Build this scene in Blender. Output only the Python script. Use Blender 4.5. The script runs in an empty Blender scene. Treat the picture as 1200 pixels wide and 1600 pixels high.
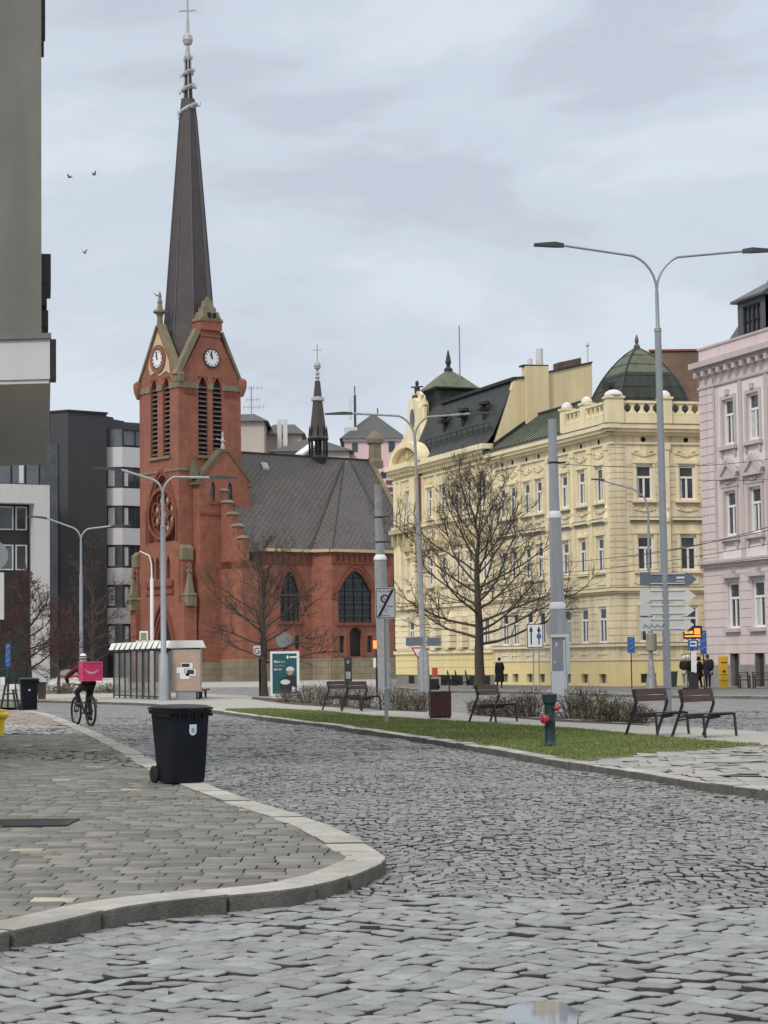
import bpy, bmesh, math, random
import numpy as np
from mathutils import Vector, Matrix
rnd = random.Random(7)
scene = bpy.context.scene
COL = scene.collection
# ------------------------------------------------------------------ camera
FPX, EYE = 3200.0, 1.7
PITCH, ROLL = math.radians(4.18), math.radians(-0.75)
cam_d = bpy.data.cameras.new("camera")
cam = bpy.data.objects.new("camera", cam_d)
COL.objects.link(cam)
cam_d.sensor_fit = 'VERTICAL'; cam_d.sensor_height = 24.0; cam_d.lens = 48.0
cam_d.clip_start = 0.1; cam_d.clip_end = 6000
CROT = Matrix.Rotation(math.pi/2+PITCH, 3, 'X') @ Matrix.Rotation(ROLL, 3, 'Z')
cam.matrix_world = Matrix.Translation((0, 0, EYE)) @ CROT.to_4x4()
scene.camera = cam
# ------------------------------------------------------------------ world (overcast sky) + weak wide sun
SUN_EL, SUN_AZ = math.radians(42), math.radians(215)      # azimuth measured from +Y towards +X
world = bpy.data.worlds.new("World"); scene.world = world; world.use_nodes = True
wn = world.node_tree; wn.nodes.clear()
def N_(tree, t, **kw):
    n = tree.nodes.new(t)
    for k, v in kw.items():
        if k in n.inputs.keys(): n.inputs[k].default_value = v
        else: setattr(n, k, v)
    return n
L_ = wn.links.new
tc = N_(wn, 'ShaderNodeTexCoord')
sky = N_(wn, 'ShaderNodeTexSky', sky_type='NISHITA', sun_disc=False, sun_elevation=SUN_EL, sun_rotation=SUN_AZ)
sky.air_density = 1.2; sky.dust_density = 2.0
skym = N_(wn, 'ShaderNodeVectorMath', operation='SCALE'); skym.inputs['Scale'].default_value = 0.10
L_(sky.outputs[0], skym.inputs[0])
mp = N_(wn, 'ShaderNodeMapping'); mp.inputs['Scale'].default_value = (2.6, 2.6, 7.0)
mp.inputs['Location'].default_value = (0.35, 0.1, 0.62)
mp.inputs['Rotation'].default_value = (0.10, 0.05, 0.0)
L_(tc.outputs['Generated'], mp.inputs[0])
n1 = N_(wn, 'ShaderNodeTexNoise', Scale=1.7, Detail=7.0, Roughness=0.55, Distortion=0.25)
L_(mp.outputs[0], n1.inputs['Vector'])
cr = N_(wn, 'ShaderNodeValToRGB')
cr.color_ramp.interpolation = 'EASE'
cr.color_ramp.elements[0].position = 0.41; cr.color_ramp.elements[0].color = (0.555, 0.595, 0.690, 1)
cr.color_ramp.elements[1].position = 0.60; cr.color_ramp.elements[1].color = (0.69, 0.755, 0.835, 1)
e = cr.color_ramp.elements.new(0.5); e.color = (0.62, 0.677, 0.77, 1)
L_(n1.outputs[0], cr.inputs[0])
sep = N_(wn, 'ShaderNodeSeparateXYZ'); L_(tc.outputs['Generated'], sep.inputs[0])
zr = N_(wn, 'ShaderNodeMapRange'); zr.inputs['From Min'].default_value = 0.34; zr.inputs['From Max'].default_value = 0.95
zr.inputs['To Min'].default_value = 1.0; zr.inputs['To Max'].default_value = 2.2
L_(sep.outputs['Z'], zr.inputs[0])
cl = N_(wn, 'ShaderNodeVectorMath', operation='SCALE')
L_(cr.outputs[0], cl.inputs[0]); L_(zr.outputs[0], cl.inputs['Scale'])
mixw = N_(wn, 'ShaderNodeMix', data_type='RGBA'); mixw.inputs[0].default_value = 0.93
zt_ = N_(wn, 'ShaderNodeMapRange'); zt_.inputs['From Min'].default_value = 0.36; zt_.inputs['From Max'].default_value = 0.75
L_(sep.outputs['Z'], zt_.inputs[0])
warm = N_(wn, 'ShaderNodeMix', data_type='RGBA', blend_type='MULTIPLY'); L_(zt_.outputs[0], warm.inputs[0]); L_(cl.outputs[0], warm.inputs[6]); warm.inputs[7].default_value = (1.12, 1.0, 0.82, 1)
L_(skym.outputs[0], mixw.inputs[6]); L_(warm.outputs[2], mixw.inputs[7])
bg = N_(wn, 'ShaderNodeBackground'); bg.inputs[1].default_value = 1.0
L_(mixw.outputs[2], bg.inputs[0])
wo = N_(wn, 'ShaderNodeOutputWorld'); L_(bg.outputs[0], wo.inputs[0])
sun_d = bpy.data.lights.new("sun", 'SUN'); sun = bpy.data.objects.new("sun", sun_d); COL.objects.link(sun)
sun_d.energy = 1.5; sun_d.angle = math.radians(11); sun_d.color = (1.0, 0.95, 0.87)
sdir = Vector((math.sin(SUN_AZ)*math.cos(SUN_EL), math.cos(SUN_AZ)*math.cos(SUN_EL), math.sin(SUN_EL)))
sun.rotation_euler = sdir.to_track_quat('Z', 'Y').to_euler()
sun.location = sdir*100
scene.view_settings.view_transform = 'Standard'; scene.view_settings.look = 'None'
scene.view_settings.gamma = 1.0; scene.view_settings.exposure = 0.06
scene.render.engine = 'CYCLES'
# ------------------------------------------------------------------ measuring helpers
EO = Vector((0, 0, EYE))
def ray(px, py): return CROT @ Vector(((px-600)/FPX, -(py-800)/FPX, -1))
def G(px, py, z=0.0):
    d = ray(px, py); t = (z-EYE)/d.z; return EO+d*t
def P(px, py, Y):
    d = ray(px, py); return EO+d*(Y/d.y)
def proj(p):
    q = CROT.transposed() @ (Vector(p)-EO); return 600+FPX*q.x/-q.z, 800-FPX*q.y/-q.z
# ------------------------------------------------------------------ materials
MATS = {}
def mat(name, col, rough=0.7, var=0.12, scale=3.0, bump=0.0, bscale=None, metal=0.0, spec=None, tint=None, streak=0.0,
        island=0.0, emit=None, kind=None, col2=None, bw=0.25, bh=0.08, mortar=0.01, mcol=None, fac2=0.5, s3=None, alpha=None):
    m = bpy.data.materials.new(name); m.use_nodes = True; t = m.node_tree; l = t.links.new
    b = t.nodes['Principled BSDF']
    b.inputs['Roughness'].default_value = rough; b.inputs['Metallic'].default_value = metal
    if spec is not None: b.inputs['Specular IOR Level'].default_value = spec
    tcn = t.nodes.new('ShaderNodeTexCoord')
    rgb = N_(t, 'ShaderNodeRGB'); rgb.outputs[0].default_value = (*col, 1); cur = rgb.outputs[0]
    hsrc = None
    if kind == 'brick':
        br = N_(t, 'ShaderNodeTexBrick', Scale=1.0); l(tcn.outputs['UV'], br.inputs['Vector'])
        br.inputs['Color1'].default_value = (*col, 1); br.inputs['Color2'].default_value = (*(col2 or col), 1)
        br.inputs['Mortar'].default_value = (*(mcol or tuple(c*.5 for c in col)), 1)
        br.inputs['Brick Width'].default_value = bw; br.inputs['Row Height'].default_value = bh
        br.inputs['Mortar Size'].default_value = mortar; br.inputs['Mortar Smooth'].default_value = 0.2
        cur = br.outputs['Color']; hsrc = br.outputs['Fac']
    elif kind == 'lattice':        # diamond slates: bricks laid at 45 degrees
        mpn = N_(t, 'ShaderNodeMapping'); mpn.inputs['Rotation'].default_value = (0, 0, math.radians(45)); mpn.inputs['Scale'].default_value = (1.25, 1.25, 1)
        l(tcn.outputs['UV'], mpn.inputs[0])
        br = N_(t, 'ShaderNodeTexBrick', Scale=1.0, offset=0.0); l(mpn.outputs[0], br.inputs['Vector'])
        br.inputs['Color1'].default_value = (*col, 1); br.inputs['Color2'].default_value = (*(col2 or col), 1)
        br.inputs['Mortar'].default_value = (*(mcol or tuple(c*.5 for c in col)), 1)
        br.inputs['Brick Width'].default_value = bw; br.inputs['Row Height'].default_value = bw
        br.inputs['Mortar Size'].default_value = mortar
        cur = br.outputs['Color']; hsrc = br.outputs['Fac']
    def mul(cur, src, lo, hi, fmin=0.3, fmax=0.7):
        mr = N_(t, 'ShaderNodeMapRange'); mr.inputs['From Min'].default_value = fmin; mr.inputs['From Max'].default_value = fmax
        mr.inputs['To Min'].default_value = lo; mr.inputs['To Max'].default_value = hi; l(src, mr.inputs[0])
        vm = N_(t, 'ShaderNodeVectorMath', operation='SCALE'); l(cur, vm.inputs[0]); l(mr.outputs[0], vm.inputs['Scale'])
        return vm.outputs[0]
    if var:
        nz = N_(t, 'ShaderNodeTexNoise', Scale=scale, Detail=6.0, Roughness=0.65); l(tcn.outputs['Object'], nz.inputs['Vector'])
        cur = mul(cur, nz.outputs[0], 1-var, 1+var)
    if tint:
        nz2 = N_(t, 'ShaderNodeTexNoise', Scale=scale*0.35, Detail=5.0, Roughness=0.6); l(tcn.outputs['Object'], nz2.inputs['Vector'])
        mr = N_(t, 'ShaderNodeMapRange'); mr.inputs['From Min'].default_value = 0.42; mr.inputs['From Max'].default_value = 0.66; mr.inputs['To Max'].default_value = fac2
        l(nz2.outputs[0], mr.inputs[0]); mx = N_(t, 'ShaderNodeMix', data_type='RGBA'); l(mr.outputs[0], mx.inputs[0]); l(cur, mx.inputs[6])
        mx.inputs[7].default_value = (*tint, 1); cur = mx.outputs[2]
    if streak:
        mpn = N_(t, 'ShaderNodeMapping'); mpn.inputs['Scale'].default_value = (1.6, 1.6, 0.12); l(tcn.outputs['Object'], mpn.inputs[0])
        nz3 = N_(t, 'ShaderNodeTexNoise', Scale=1.4, Detail=4.0); l(mpn.outputs[0], nz3.inputs['Vector'])
        cur = mul(cur, nz3.outputs[0], 1-streak, 1+streak*.5, 0.35, 0.65)
    if island:
        ge = t.nodes.new('ShaderNodeNewGeometry'); cur = mul(cur, ge.outputs['Random Per Island'], 1-island, 1+island, 0.0, 1.0)
    l(cur, b.inputs['Base Color'])
    if bump or (hsrc and bump is not None):
        bp = N_(t, 'ShaderNodeBump'); bp.inputs['Strength'].default_value = 0.6 if not bump else bump; bp.inputs['Distance'].default_value = 0.02
        nb = N_(t, 'ShaderNodeTexNoise', Scale=bscale or scale*6, Detail=5.0, Roughness=0.6); l(tcn.outputs['Object'], nb.inputs['Vector'])
        l(nb.outputs[0], bp.inputs['Height']); l(bp.outputs[0], b.inputs['Normal'])
    if emit: b.inputs['Emission Color'].default_value = (*emit[0], 1); b.inputs['Emission Strength'].default_value = emit[1]
    if alpha is not None: b.inputs['Alpha'].default_value = alpha
    MATS[name] = m; return m
# ------------------------------------------------------------------ mesh builder (world coordinates, one object per build)
class MB:
    def __init__(s): s.v = []; s.f = []
    def add(s, vs, fs):
        o = len(s.v); s.v += [tuple(v) for v in vs]; s.f += [tuple(i+o for i in f) for f in fs]; return s
    def box(s, a, b):
        (x0, y0, z0), (x1, y1, z1) = a, b
        return s.add([(x0,y0,z0),(x1,y0,z0),(x1,y1,z0),(x0,y1,z0),(x0,y0,z1),(x1,y0,z1),(x1,y1,z1),(x0,y1,z1)],
              [(0,3,2,1),(4,5,6,7),(0,1,5,4),(1,2,6,5),(2,3,7,6),(3,0,4,7)])
    def hexa(s, p):   # 8 points: bottom 4 then top 4
        return s.add(p, [(0,3,2,1),(4,5,6,7),(0,1,5,4),(1,2,6,5),(2,3,7,6),(3,0,4,7)])
    def obox(s, c, hx, hy, hz):   # oriented: centre and three half-vectors
        c, hx, hy, hz = Vector(c), Vector(hx), Vector(hy), Vector(hz)
        return s.hexa([c-hx-hy-hz, c+hx-hy-hz, c+hx+hy-hz, c-hx+hy-hz, c-hx-hy+hz, c+hx-hy+hz, c+hx+hy+hz, c-hx+hy+hz])
    def bar(s, a, b, w, h=None, up=(0,0,1)):
        a, b = Vector(a), Vector(b); h = h or w; d = (b-a)
        if d.length < 1e-6: return s
        dn = d.normalized(); upv = Vector(up)
        if abs(dn.dot(upv)) > .98: upv = Vector((0,1,0))
        sx = dn.cross(upv).normalized(); sy = sx.cross(dn).normalized()
        return s.obox((a+b)/2, sx*(w/2), sy*(h/2), d/2)
    def prism(s, poly, ext):      # polygon (list of 3-D points) extruded by vector
        n = len(poly); e = Vector(ext); p = [Vector(q) for q in poly]
        return s.add(p+[q+e for q in p], [tuple(range(n))[::-1], tuple(range(n, 2*n))]+[(i, (i+1) % n, (i+1) % n+n, i+n) for i in range(n)])
    def tube(s, pts, rad, n=8, caps=True):
        pts = [Vector(p) for p in pts]; m = len(pts)
        if not hasattr(rad, '__len__'): rad = [rad]*m
        vs = []; ref = None
        for i, p in enumerate(pts):
            d = (pts[min(i+1, m-1)]-pts[max(i-1, 0)]).normalized()
            if ref is None:
                ref = Vector((1,0,0)) if abs(d.x) < .9 else Vector((0,1,0))
            x = (ref-d*ref.dot(d)).normalized(); ref = x; y = d.cross(x)
            for k in range(n):
                a = 2*math.pi*k/n; vs.append(p+x*(math.cos(a)*rad[i])+y*(math.sin(a)*rad[i]))
        fs = [(i*n+k, i*n+(k+1) % n, (i+1)*n+(k+1) % n, (i+1)*n+k) for i in range(m-1) for k in range(n)]
        if caps: fs += [tuple(range(n))[::-1], tuple(range((m-1)*n, m*n))]
        return s.add(vs, fs)
    def lathe(s, c, prof, n=16, ang0=0.0, sx=1.0, sy=1.0, rot=0.0):   # prof [(r,z)...]
        c = Vector(c); vs = []; cr_, sr_ = math.cos(rot), math.sin(rot)
        for r, z in prof:
            for k in range(n):
                a = ang0+2*math.pi*k/n; x = math.cos(a)*r*sx; y = math.sin(a)*r*sy
                vs.append(c+Vector((x*cr_-y*sr_, x*sr_+y*cr_, z)))
        m = len(prof)
        fs = [(i*n+k, i*n+(k+1) % n, (i+1)*n+(k+1) % n, (i+1)*n+k) for i in range(m-1) for k in range(n)]
        fs += [tuple(range(n))[::-1], tuple(range((m-1)*n, m*n))]
        return s.add(vs, fs)
    def disc(s, c, nrm, r, th=0.02, n=20, rx=None):
        c, nrm = Vector(c), Vector(nrm).normalized()
        x = nrm.cross(Vector((0,0,1))).normalized(); y = x.cross(nrm)
        poly = [c+x*(math.cos(2*math.pi*k/n)*(rx or r))+y*(math.sin(2*math.pi*k/n)*r) for k in range(n)]
        return s.prism(poly, nrm*th)
    def build(s, name, m, parent=None, smooth=False, bevel=0.0, origin=None, loc=None):
        me = bpy.data.meshes.new(name)
        po = Vector((0,0,0))
        if parent is not None:
            q = parent
            while q is not None: po += q.location; q = q.parent
        elif origin is not None: po = Vector(origin)
        me.from_pydata([tuple(Vector(v)-po) for v in s.v], [], s.f)
        uvmap(me)
        if smooth: me.polygons.foreach_set('use_smooth', [True]*len(me.polygons))
        me.materials.append(MATS[m] if isinstance(m, str) else m)
        o = bpy.data.objects.new(name, me); COL.objects.link(o)
        if parent is not None: o.parent = parent
        elif origin is not None: o.location = po
        if bevel:
            bv = o.modifiers.new('bevel', 'BEVEL'); bv.width = bevel; bv.segments = 2; bv.limit_method = 'ANGLE'
        if smooth and len(s.f) < 60000:
            try: me.set_sharp_from_angle(angle=math.radians(40))
            except Exception: pass
        return o
def comps(mb):
    par = list(range(len(mb.v)))
    def fd(a):
        while par[a] != a: par[a] = par[par[a]]; a = par[a]
        return a
    for f in mb.f:
        for q in f[1:]: par[fd(q)] = fd(f[0])
    g = {}
    for f in mb.f: g.setdefault(fd(f[0]), []).append(f)
    out = []
    for fs in g.values():
        ids = sorted({i for f in fs for i in f}); mp_ = {i: k for k, i in enumerate(ids)}; m = MB(); m.v = [mb.v[i] for i in ids]; m.f = [tuple(mp_[i] for i in f) for f in fs]; out.append(m)
    return out
def each(mb, name, m, parent, smooth=False):      # every loose piece a part of its own
    return [c.build(name, m, parent, smooth) for c in comps(mb)]
def uvmap(me):
    nl = len(me.loops)
    if not nl: return
    me.update()
    nv = len(me.vertices); co = np.empty(nv*3, 'f'); me.vertices.foreach_get('co', co); co = co.reshape(-1, 3)
    vi = np.empty(nl, 'i'); me.loops.foreach_get('vertex_index', vi)
    npoly = len(me.polygons); nr = np.empty(npoly*3, 'f'); me.polygons.foreach_get('normal', nr); nr = nr.reshape(-1, 3)
    tot = np.empty(npoly, 'i'); me.polygons.foreach_get('loop_total', tot)
    n = np.repeat(nr, tot, axis=0)
    t = np.stack([-n[:, 1], n[:, 0], np.zeros(nl)], 1); ln = np.linalg.norm(t, axis=1)
    flat = ln < 0.05; t[flat] = (1, 0, 0); ln[flat] = 1; t /= ln[:, None]
    b = np.cross(n, t); p = co[vi]
    uv = np.stack([(p*t).sum(1), (p*b).sum(1)], 1).astype('f')
    lay = me.uv_layers.new(name='UVMap'); lay.data.foreach_set('uv', uv.ravel())
def tag(o, label=None, cat=None, group=None, kind=None):
    if label: o['label'] = label
    if cat: o['category'] = cat
    if group: o['group'] = group
    if kind: o['kind'] = kind
    return o
def thing(name, label, cat, loc=(0,0,0), rz=0.0, group=None):
    o = bpy.data.objects.new(name, None); COL.objects.link(o); o.empty_display_size = .3
    o.location = loc; o.rotation_euler = (0, 0, rz); return tag(o, label, cat, group)
def lthing(name, label, cat, group=None): return thing(name, label, cat, (0,0,0), 0, group)  # parts built round the origin, placed later
def kids(o): return [c for c in bpy.data.objects if c.parent == o]
def dup(o, loc=None, rz=None, label=None, group=None, parent=None):
    c = o.copy(); COL.objects.link(c); c.parent = parent
    if loc is not None: c.location = loc
    if rz is not None: c.rotation_euler = (0, 0, rz)
    if label: c['label'] = label
    if group: c['group'] = group
    for k in kids(o): dup(k, parent=c)
    return c
# ------------------------------------------------------------------ facade frame
class Fr:
    def __init__(s, A, ang, z0=0.0):
        s.A = Vector((A[0], A[1], z0)); a = math.radians(ang); s.U = Vector((math.cos(a), math.sin(a), 0))
        n = Vector((math.sin(a), -math.cos(a), 0))
        if n.dot(Vector((0,0,0))-s.A) < 0: n = -n
        s.N = n
    def p(s, u, z, d=0.0): return s.A+s.U*u+s.N*d+Vector((0, 0, z))
    def hit(s, px, py, d=0.0):
        r = ray(px, py); A = s.A+s.N*d; t = (A-EO).dot(s.N)/r.dot(s.N); q = EO+r*t
        return (q-A).dot(s.U), q.z-s.A.z
def fb(mb, F, u0, u1, z0, z1, d0, d1):
    return mb.hexa([F.p(u0,z0,d0), F.p(u1,z0,d0), F.p(u1,z0,d1), F.p(u0,z0,d1), F.p(u0,z1,d0), F.p(u1,z1,d0), F.p(u1,z1,d1), F.p(u0,z1,d1)])
def fpoly(mb, F, pts, d0, d1):
    return mb.prism([F.p(u, z, d0) for u, z in pts], F.N*(d1-d0))
def arch(a, b, zs, zt, kind, n=8):      # from left spring to right spring
    w = (b-a)/2; c = (a+b)/2; h = zt-zs; out = []
    if kind == 'seg' or kind == 'round':
        for i in range(n+1):
            t = math.pi*(1-i/n); out.append((c+w*math.cos(t), zs+h*math.sin(t)))
    else:
        for i in range(n+1):
            x = -1+2*i/n; y = 1-abs(x); # pointed
            out.append((c+w*x, zs+h*(1-abs(x)**1.75)))
    return out
def wall(mb, F, u0, u1, z0, z1, holes=(), rev=0.25, d=0.0):
    """holes: (a,b,zb,zt,kind,zs) - openings with reveals going in by rev"""
    us = sorted({round(x, 4) for x in [u0, u1]+[h[0] for h in holes]+[h[1] for h in holes] if u0-1e-6 <= x <= u1+1e-6})
    zs = sorted({round(x, 4) for x in [z0, z1]+[h[2] for h in holes]+[h[3] for h in holes] if z0-1e-6 <= x <= z1+1e-6})
    for i in range(len(us)-1):
        for j in range(len(zs)-1):
            uc, zc = (us[i]+us[i+1])/2, (zs[j]+zs[j+1])/2
            if any(h[0] < uc < h[1] and h[2] < zc < h[3] for h in holes): continue
            mb.add([F.p(us[i],zs[j],d), F.p(us[i+1],zs[j],d), F.p(us[i+1],zs[j+1],d), F.p(us[i],zs[j+1],d)], [(0,1,2,3)])
    for h in holes:
        a, b, zb, zt = h[:4]; kind = h[4] if len(h) > 4 else None
        if kind:
            sp = h[5]; ar = arch(a, b, sp, zt, kind); m = len(ar)//2
            mb.add([F.p(a, zt, d)]+[F.p(*q, d) for q in ar[:m+1]], [(0, i+1, i) for i in range(1, m+1)])
            mb.add([F.p(b, zt, d)]+[F.p(*q, d) for q in ar[m:]], [(0, i+1, i) for i in range(1, len(ar)-m)])
            loop = [(a, zb)]+ar+[(b, zb)]
        else: loop = [(a, zb), (a, zt), (b, zt), (b, zb)]
        n = len(loop)
        for i in range(n):
            p, q = loop[i], loop[(i+1) % n]
            mb.add([F.p(*p, d), F.p(*q, d), F.p(*q, d-rev), F.p(*p, d-rev)], [(0,1,2,3)])
    return mb
def pane_poly(F, a, b, zb, zt, kind, sp, d):
    loop = [(a, zb)]+arch(a, b, sp, zt, kind)+[(b, zb)] if kind else [(a, zb), (a, zt), (b, zt), (b, zb)]
    return [F.p(u, z, d) for u, z in loop]
def house_window(F, par, a, b, z0, z1, fm, gm, d=0.0, rev=0.25, trans=0.66, sillm=None, curtain=None):
    """white casement with transom and mullion set in the reveal; glass behind as a sub-part"""
    m = MB(); w = .115; e = d-rev
    fb(m, F, a, a+w, z0, z1, e, e+.09); fb(m, F, b-w, b, z0, z1, e, e+.09)
    fb(m, F, a+w, b-w, z0, z0+w, e, e+.09); fb(m, F, a+w, b-w, z1-w, z1, e, e+.09)
    zt = z0+(z1-z0)*trans; c = (a+b)/2
    fb(m, F, a+w, b-w, zt-.06, zt+.06, e+.005, e+.10); fb(m, F, c-.055, c+.055, z0+w, zt-.06, e+.002, e+.085)
    o = m.build('window', fm, par)
    g = MB(); fb(g, F, a+w*.5, b-w*.5, z0+w*.5, z1-w*.5, e-.04, e+.03); g.build('pane', gm, o)
    if curtain:
        cu = MB(); fb(cu, F, a+w, a+w+(c-a)*.55*rnd.random()+.05, z0+w, zt-.06, e+.033, e+.04)
        cu.build('curtain', curtain, o)
    if sillm:
        q = MB(); fb(q, F, a-.12, b+.12, z0-.13, z0-.002, d+.002, d+.16); q.build('sill', sillm, o)
    return o
# ------------------------------------------------------------------ material library
mat('brick_red', (.345,.118,.072), .85, .20, 1.0, kind='brick', col2=(.265,.088,.054), mcol=(.24,.12,.09), bw=.42, bh=.15, mortar=.02, streak=.10, tint=(.20,.08,.055), fac2=.35)
mat('brick_dark', (.21,.066,.042), .85, .10, 1.2)
mat('sandstone', (.22,.19,.125), .85, .18, 1.0, tint=(.17,.16,.10), streak=.2)
mat('sand_block', (.30,.25,.17), .85, .15, .8, kind='brick', col2=(.24,.20,.13), mcol=(.15,.13,.09), bw=1.3, bh=.62, mortar=.03, tint=(.13,.13,.10))
mat('cream_stone', (.52,.44,.27), .8, .1, 1.0)
mat('slate_spire', (.070,.054,.056), .6, .18, .8, kind='brick', col2=(.062,.048,.050), mcol=(.052,.040,.042), bw=.45, bh=.28, mortar=.03)
mat('slate_roof', (.100,.092,.090), .6, .14, .6, kind='lattice', col2=(.072,.066,.066), mcol=(.035,.032,.034), bw=.55, mortar=.05, tint=(.09,.085,.09))
mat('lead_white', (.40,.40,.40), .5, .2, 2.0)
mat('dark_wood', (.025,.018,.015), .7, .2, 1.0)
mat('louvre', (.16,.13,.13), .7, .1, 2.0)
mat('dark_void', (.012,.012,.014), .9, 0)
mat('clock_white', (.80,.80,.78), .5, 0)
mat('clock_hand', (.015,.02,.06), .5, 0)
mat('glass_dark', (.045,.052,.060), .10, .6, .8, spec=.8)
mat('glass_church', (.030,.042,.048), .35, .35, 1.5, kind='brick', col2=(.045,.058,.064), mcol=(.012,.014,.016), bw=.5, bh=.42, mortar=.05)
mat('glass_sky', (.10,.12,.14), .08, .3, .3, spec=.9)
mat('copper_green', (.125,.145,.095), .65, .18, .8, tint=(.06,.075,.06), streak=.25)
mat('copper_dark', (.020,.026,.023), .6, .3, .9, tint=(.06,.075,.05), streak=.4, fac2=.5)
mat('tin_dark', (.026,.031,.030), .6, .25, .9, tint=(.045,.055,.048), streak=.3)
mat('yellow_wall', (.79,.69,.49), .85, .10, .9, streak=.22, tint=(.62,.53,.37), bump=.15, bscale=3)
mat('yellow_base', (.82,.68,.34), .85, .05, .7, streak=.05, bump=.15, bscale=3)
mat('yellow_trim', (.82,.72,.48), .8, .07, .9, streak=.08)
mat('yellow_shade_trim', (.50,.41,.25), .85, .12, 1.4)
mat('gable_ochre', (.70,.585,.36), .85, .07, .5, streak=.10)
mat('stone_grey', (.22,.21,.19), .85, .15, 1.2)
mat('window_white', (.80,.80,.80), .5, 0)
mat('curtain', (.50,.51,.50), .9, .2, 4.0)
mat('pink_wall', (.66,.565,.555), .85, .04, .7, streak=.07, bump=.15, bscale=3)
mat('pink_trim', (.52,.455,.445), .8, .08, 1.0, streak=.08)
mat('pink_white', (.72,.69,.68), .8, .05, 1.0)
mat('slate_blue', (.075,.08,.085), .5, .2, 1.5)
mat('rust_roof', (.145,.085,.058), .85, .35, .8, tint=(.06,.045,.038))
mat('soffit_render', (.60,.575,.52), .9, .05, .6, streak=.04, bump=.25, bscale=14)  # paler than the wall: missing bounced light put into the colour
mat('moss_stone', (.13,.125,.08), .9, .25, 1.2, tint=(.10,.12,.06))
mat('dark_cladding', (.06,.045,.05), .6, .1, 2.0)
mat('concrete_grey', (.185,.178,.160), .9, .12, .5, streak=.14, tint=(.15,.145,.13), bump=.25, bscale=14)
mat('plaster_white', (.56,.57,.57), .8, .03, .5, streak=.04)
mat('frame_black', (.02,.018,.02), .5, 0)
mat('facade_dark', (.060,.062,.070), .8, .05, .4, streak=.05)
mat('bay_white', (.66,.66,.68), .6, .03, .5)
mat('beige_far', (.50,.44,.39), .85, .06, .3)
mat('pink_far', (.74,.53,.54), .85, .05, .3)
mat('roof_far', (.07,.075,.078), .7, .12, .3)
mat('steel_grey', (.36,.38,.41), .45, .10, 2.0, metal=.3, streak=.12)
mat('steel_pole', (.34,.365,.40), .5, .12, 1.5, metal=.2, streak=.15)
mat('lamp_metal', (.30,.33,.35), .45, .08, 2.0, metal=.4)
mat('lamp_head', (.05,.055,.065), .5, .1, 2.0)
mat('concrete_pole', (.30,.31,.31), .9, .22, 4.0, streak=.2)
mat('black_plastic', (.007,.008,.009), .45, .15, 3.0, spec=.35)
mat('navy_plastic', (.005,.007,.014), .5, .25, 3.0, spec=.28)
mat('rubber', (.010,.010,.011), .7, .1, 3.0)
mat('sticker', (.62,.70,.76), .5, 0)
mat('sticker_blue', (.18,.34,.46), .5, 0)
mat('bench_wood', (.055,.022,.017), .55, .25, 6.0)
mat('bench_steel', (.022,.025,.030), .45, .1, 4.0)
mat('seat_pale', (.30,.31,.32), .5, .1, 4.0)
mat('litter_wood', (.055,.016,.012), .55, .3, 5.0)
mat('hydrant_teal', (.008,.036,.040), .45, .2, 8.0)
mat('hydrant_red', (.42,.03,.04), .4, .15, 8.0)
mat('hydrant_pale', (.45,.25,.25), .5, .3, 8.0)
mat('sign_grey', (.30,.32,.34), .5, .1, 2.0, metal=.2)
mat('sign_pale', (.60,.61,.60), .5, .1, 1.6)
mat('sign_slate', (.12,.15,.19), .5, .1, 1.6)
mat('sign_white', (.72,.73,.75), .5, .03, 3.0)
mat('sign_black', (.02,.022,.03), .5, 0)
mat('sign_blue', (.035,.12,.38), .5, .05, 3.0)
mat('teal_poster', (.010,.085,.100), .5, .1, 2.0)
mat('poster_brown', (.40,.29,.235), .6, .12, 2.0)
mat('bark', (.060,.048,.040), .9, .25, 3.0)
mat('twig', (.075,.058,.046), .9, .2, 2.0)
mat('twig_red', (.085,.040,.034), .9, .2, 2.0)
mat('pink_bag', (.62,.035,.14), .5, .12, 5.0)
mat('pink_trim_bag', (.68,.10,.22), .5, .12, 5.0)
mat('bag_logo', (.75,.35,.45), .5, 0)
mat('jacket_maroon', (.075,.012,.016), .8, .2, 8.0)
mat('cloth_black', (.010,.010,.012), .85, .2, 8.0)
mat('cloth_navy', (.014,.018,.035), .85, .2, 8.0)
mat('cloth_pale', (.45,.42,.35), .85, .1, 8.0)
mat('skin', (.42,.26,.19), .6, .05, 8.0)
mat('hair_dark', (.02,.015,.012), .7, .1, 20.0)
mat('hair_white', (.70,.70,.70), .7, .1, 20.0)
mat('helmet_white', (.78,.78,.80), .35, 0)
mat('red_paint', (.30,.015,.02), .3, .1, 2.0)
mat('orange_red', (.45,.07,.03), .5, .1, 2.0)
mat('yellow_paint', (.72,.55,.03), .4, .08, 3.0)
mat('post_yellow', (.62,.37,.03), .5, .1, 3.0)
mat('bin_green', (.03,.05,.04), .5, .1, 3.0)
mat('box_beige', (.27,.25,.20), .6, .1, 3.0)
mat('led_orange', (.4,.1,.02), .5, 0, emit=((1.0,.22,.03), 2.2))
mat('shelter_roof', (.80,.80,.76), .5, .08, 1.0)
mat('shelter_glass', (.10,.11,.10), .10, .5, .8, spec=.8, tint=(.24,.24,.15), alpha=.42)
mat('shelter_glass2', (.16,.17,.17), .12, .4, .8, spec=.8, tint=(.34,.33,.16), alpha=.55)
mat('green_iron', (.014,.035,.032), .6, .1, 3.0)
mat('iron', (.03,.03,.032), .55, .2, 5.0, metal=.4)
mat('wire', (.03,.03,.033), .6, 0)
mat('bird_grey', (.08,.085,.095), .8, .2, 10.0)
mat('planter_brown', (.10,.065,.05), .8, .15, 2.0)
mat('shrub_dry', (.14,.098,.070), .9, .3, 6.0, island=.45)
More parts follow.
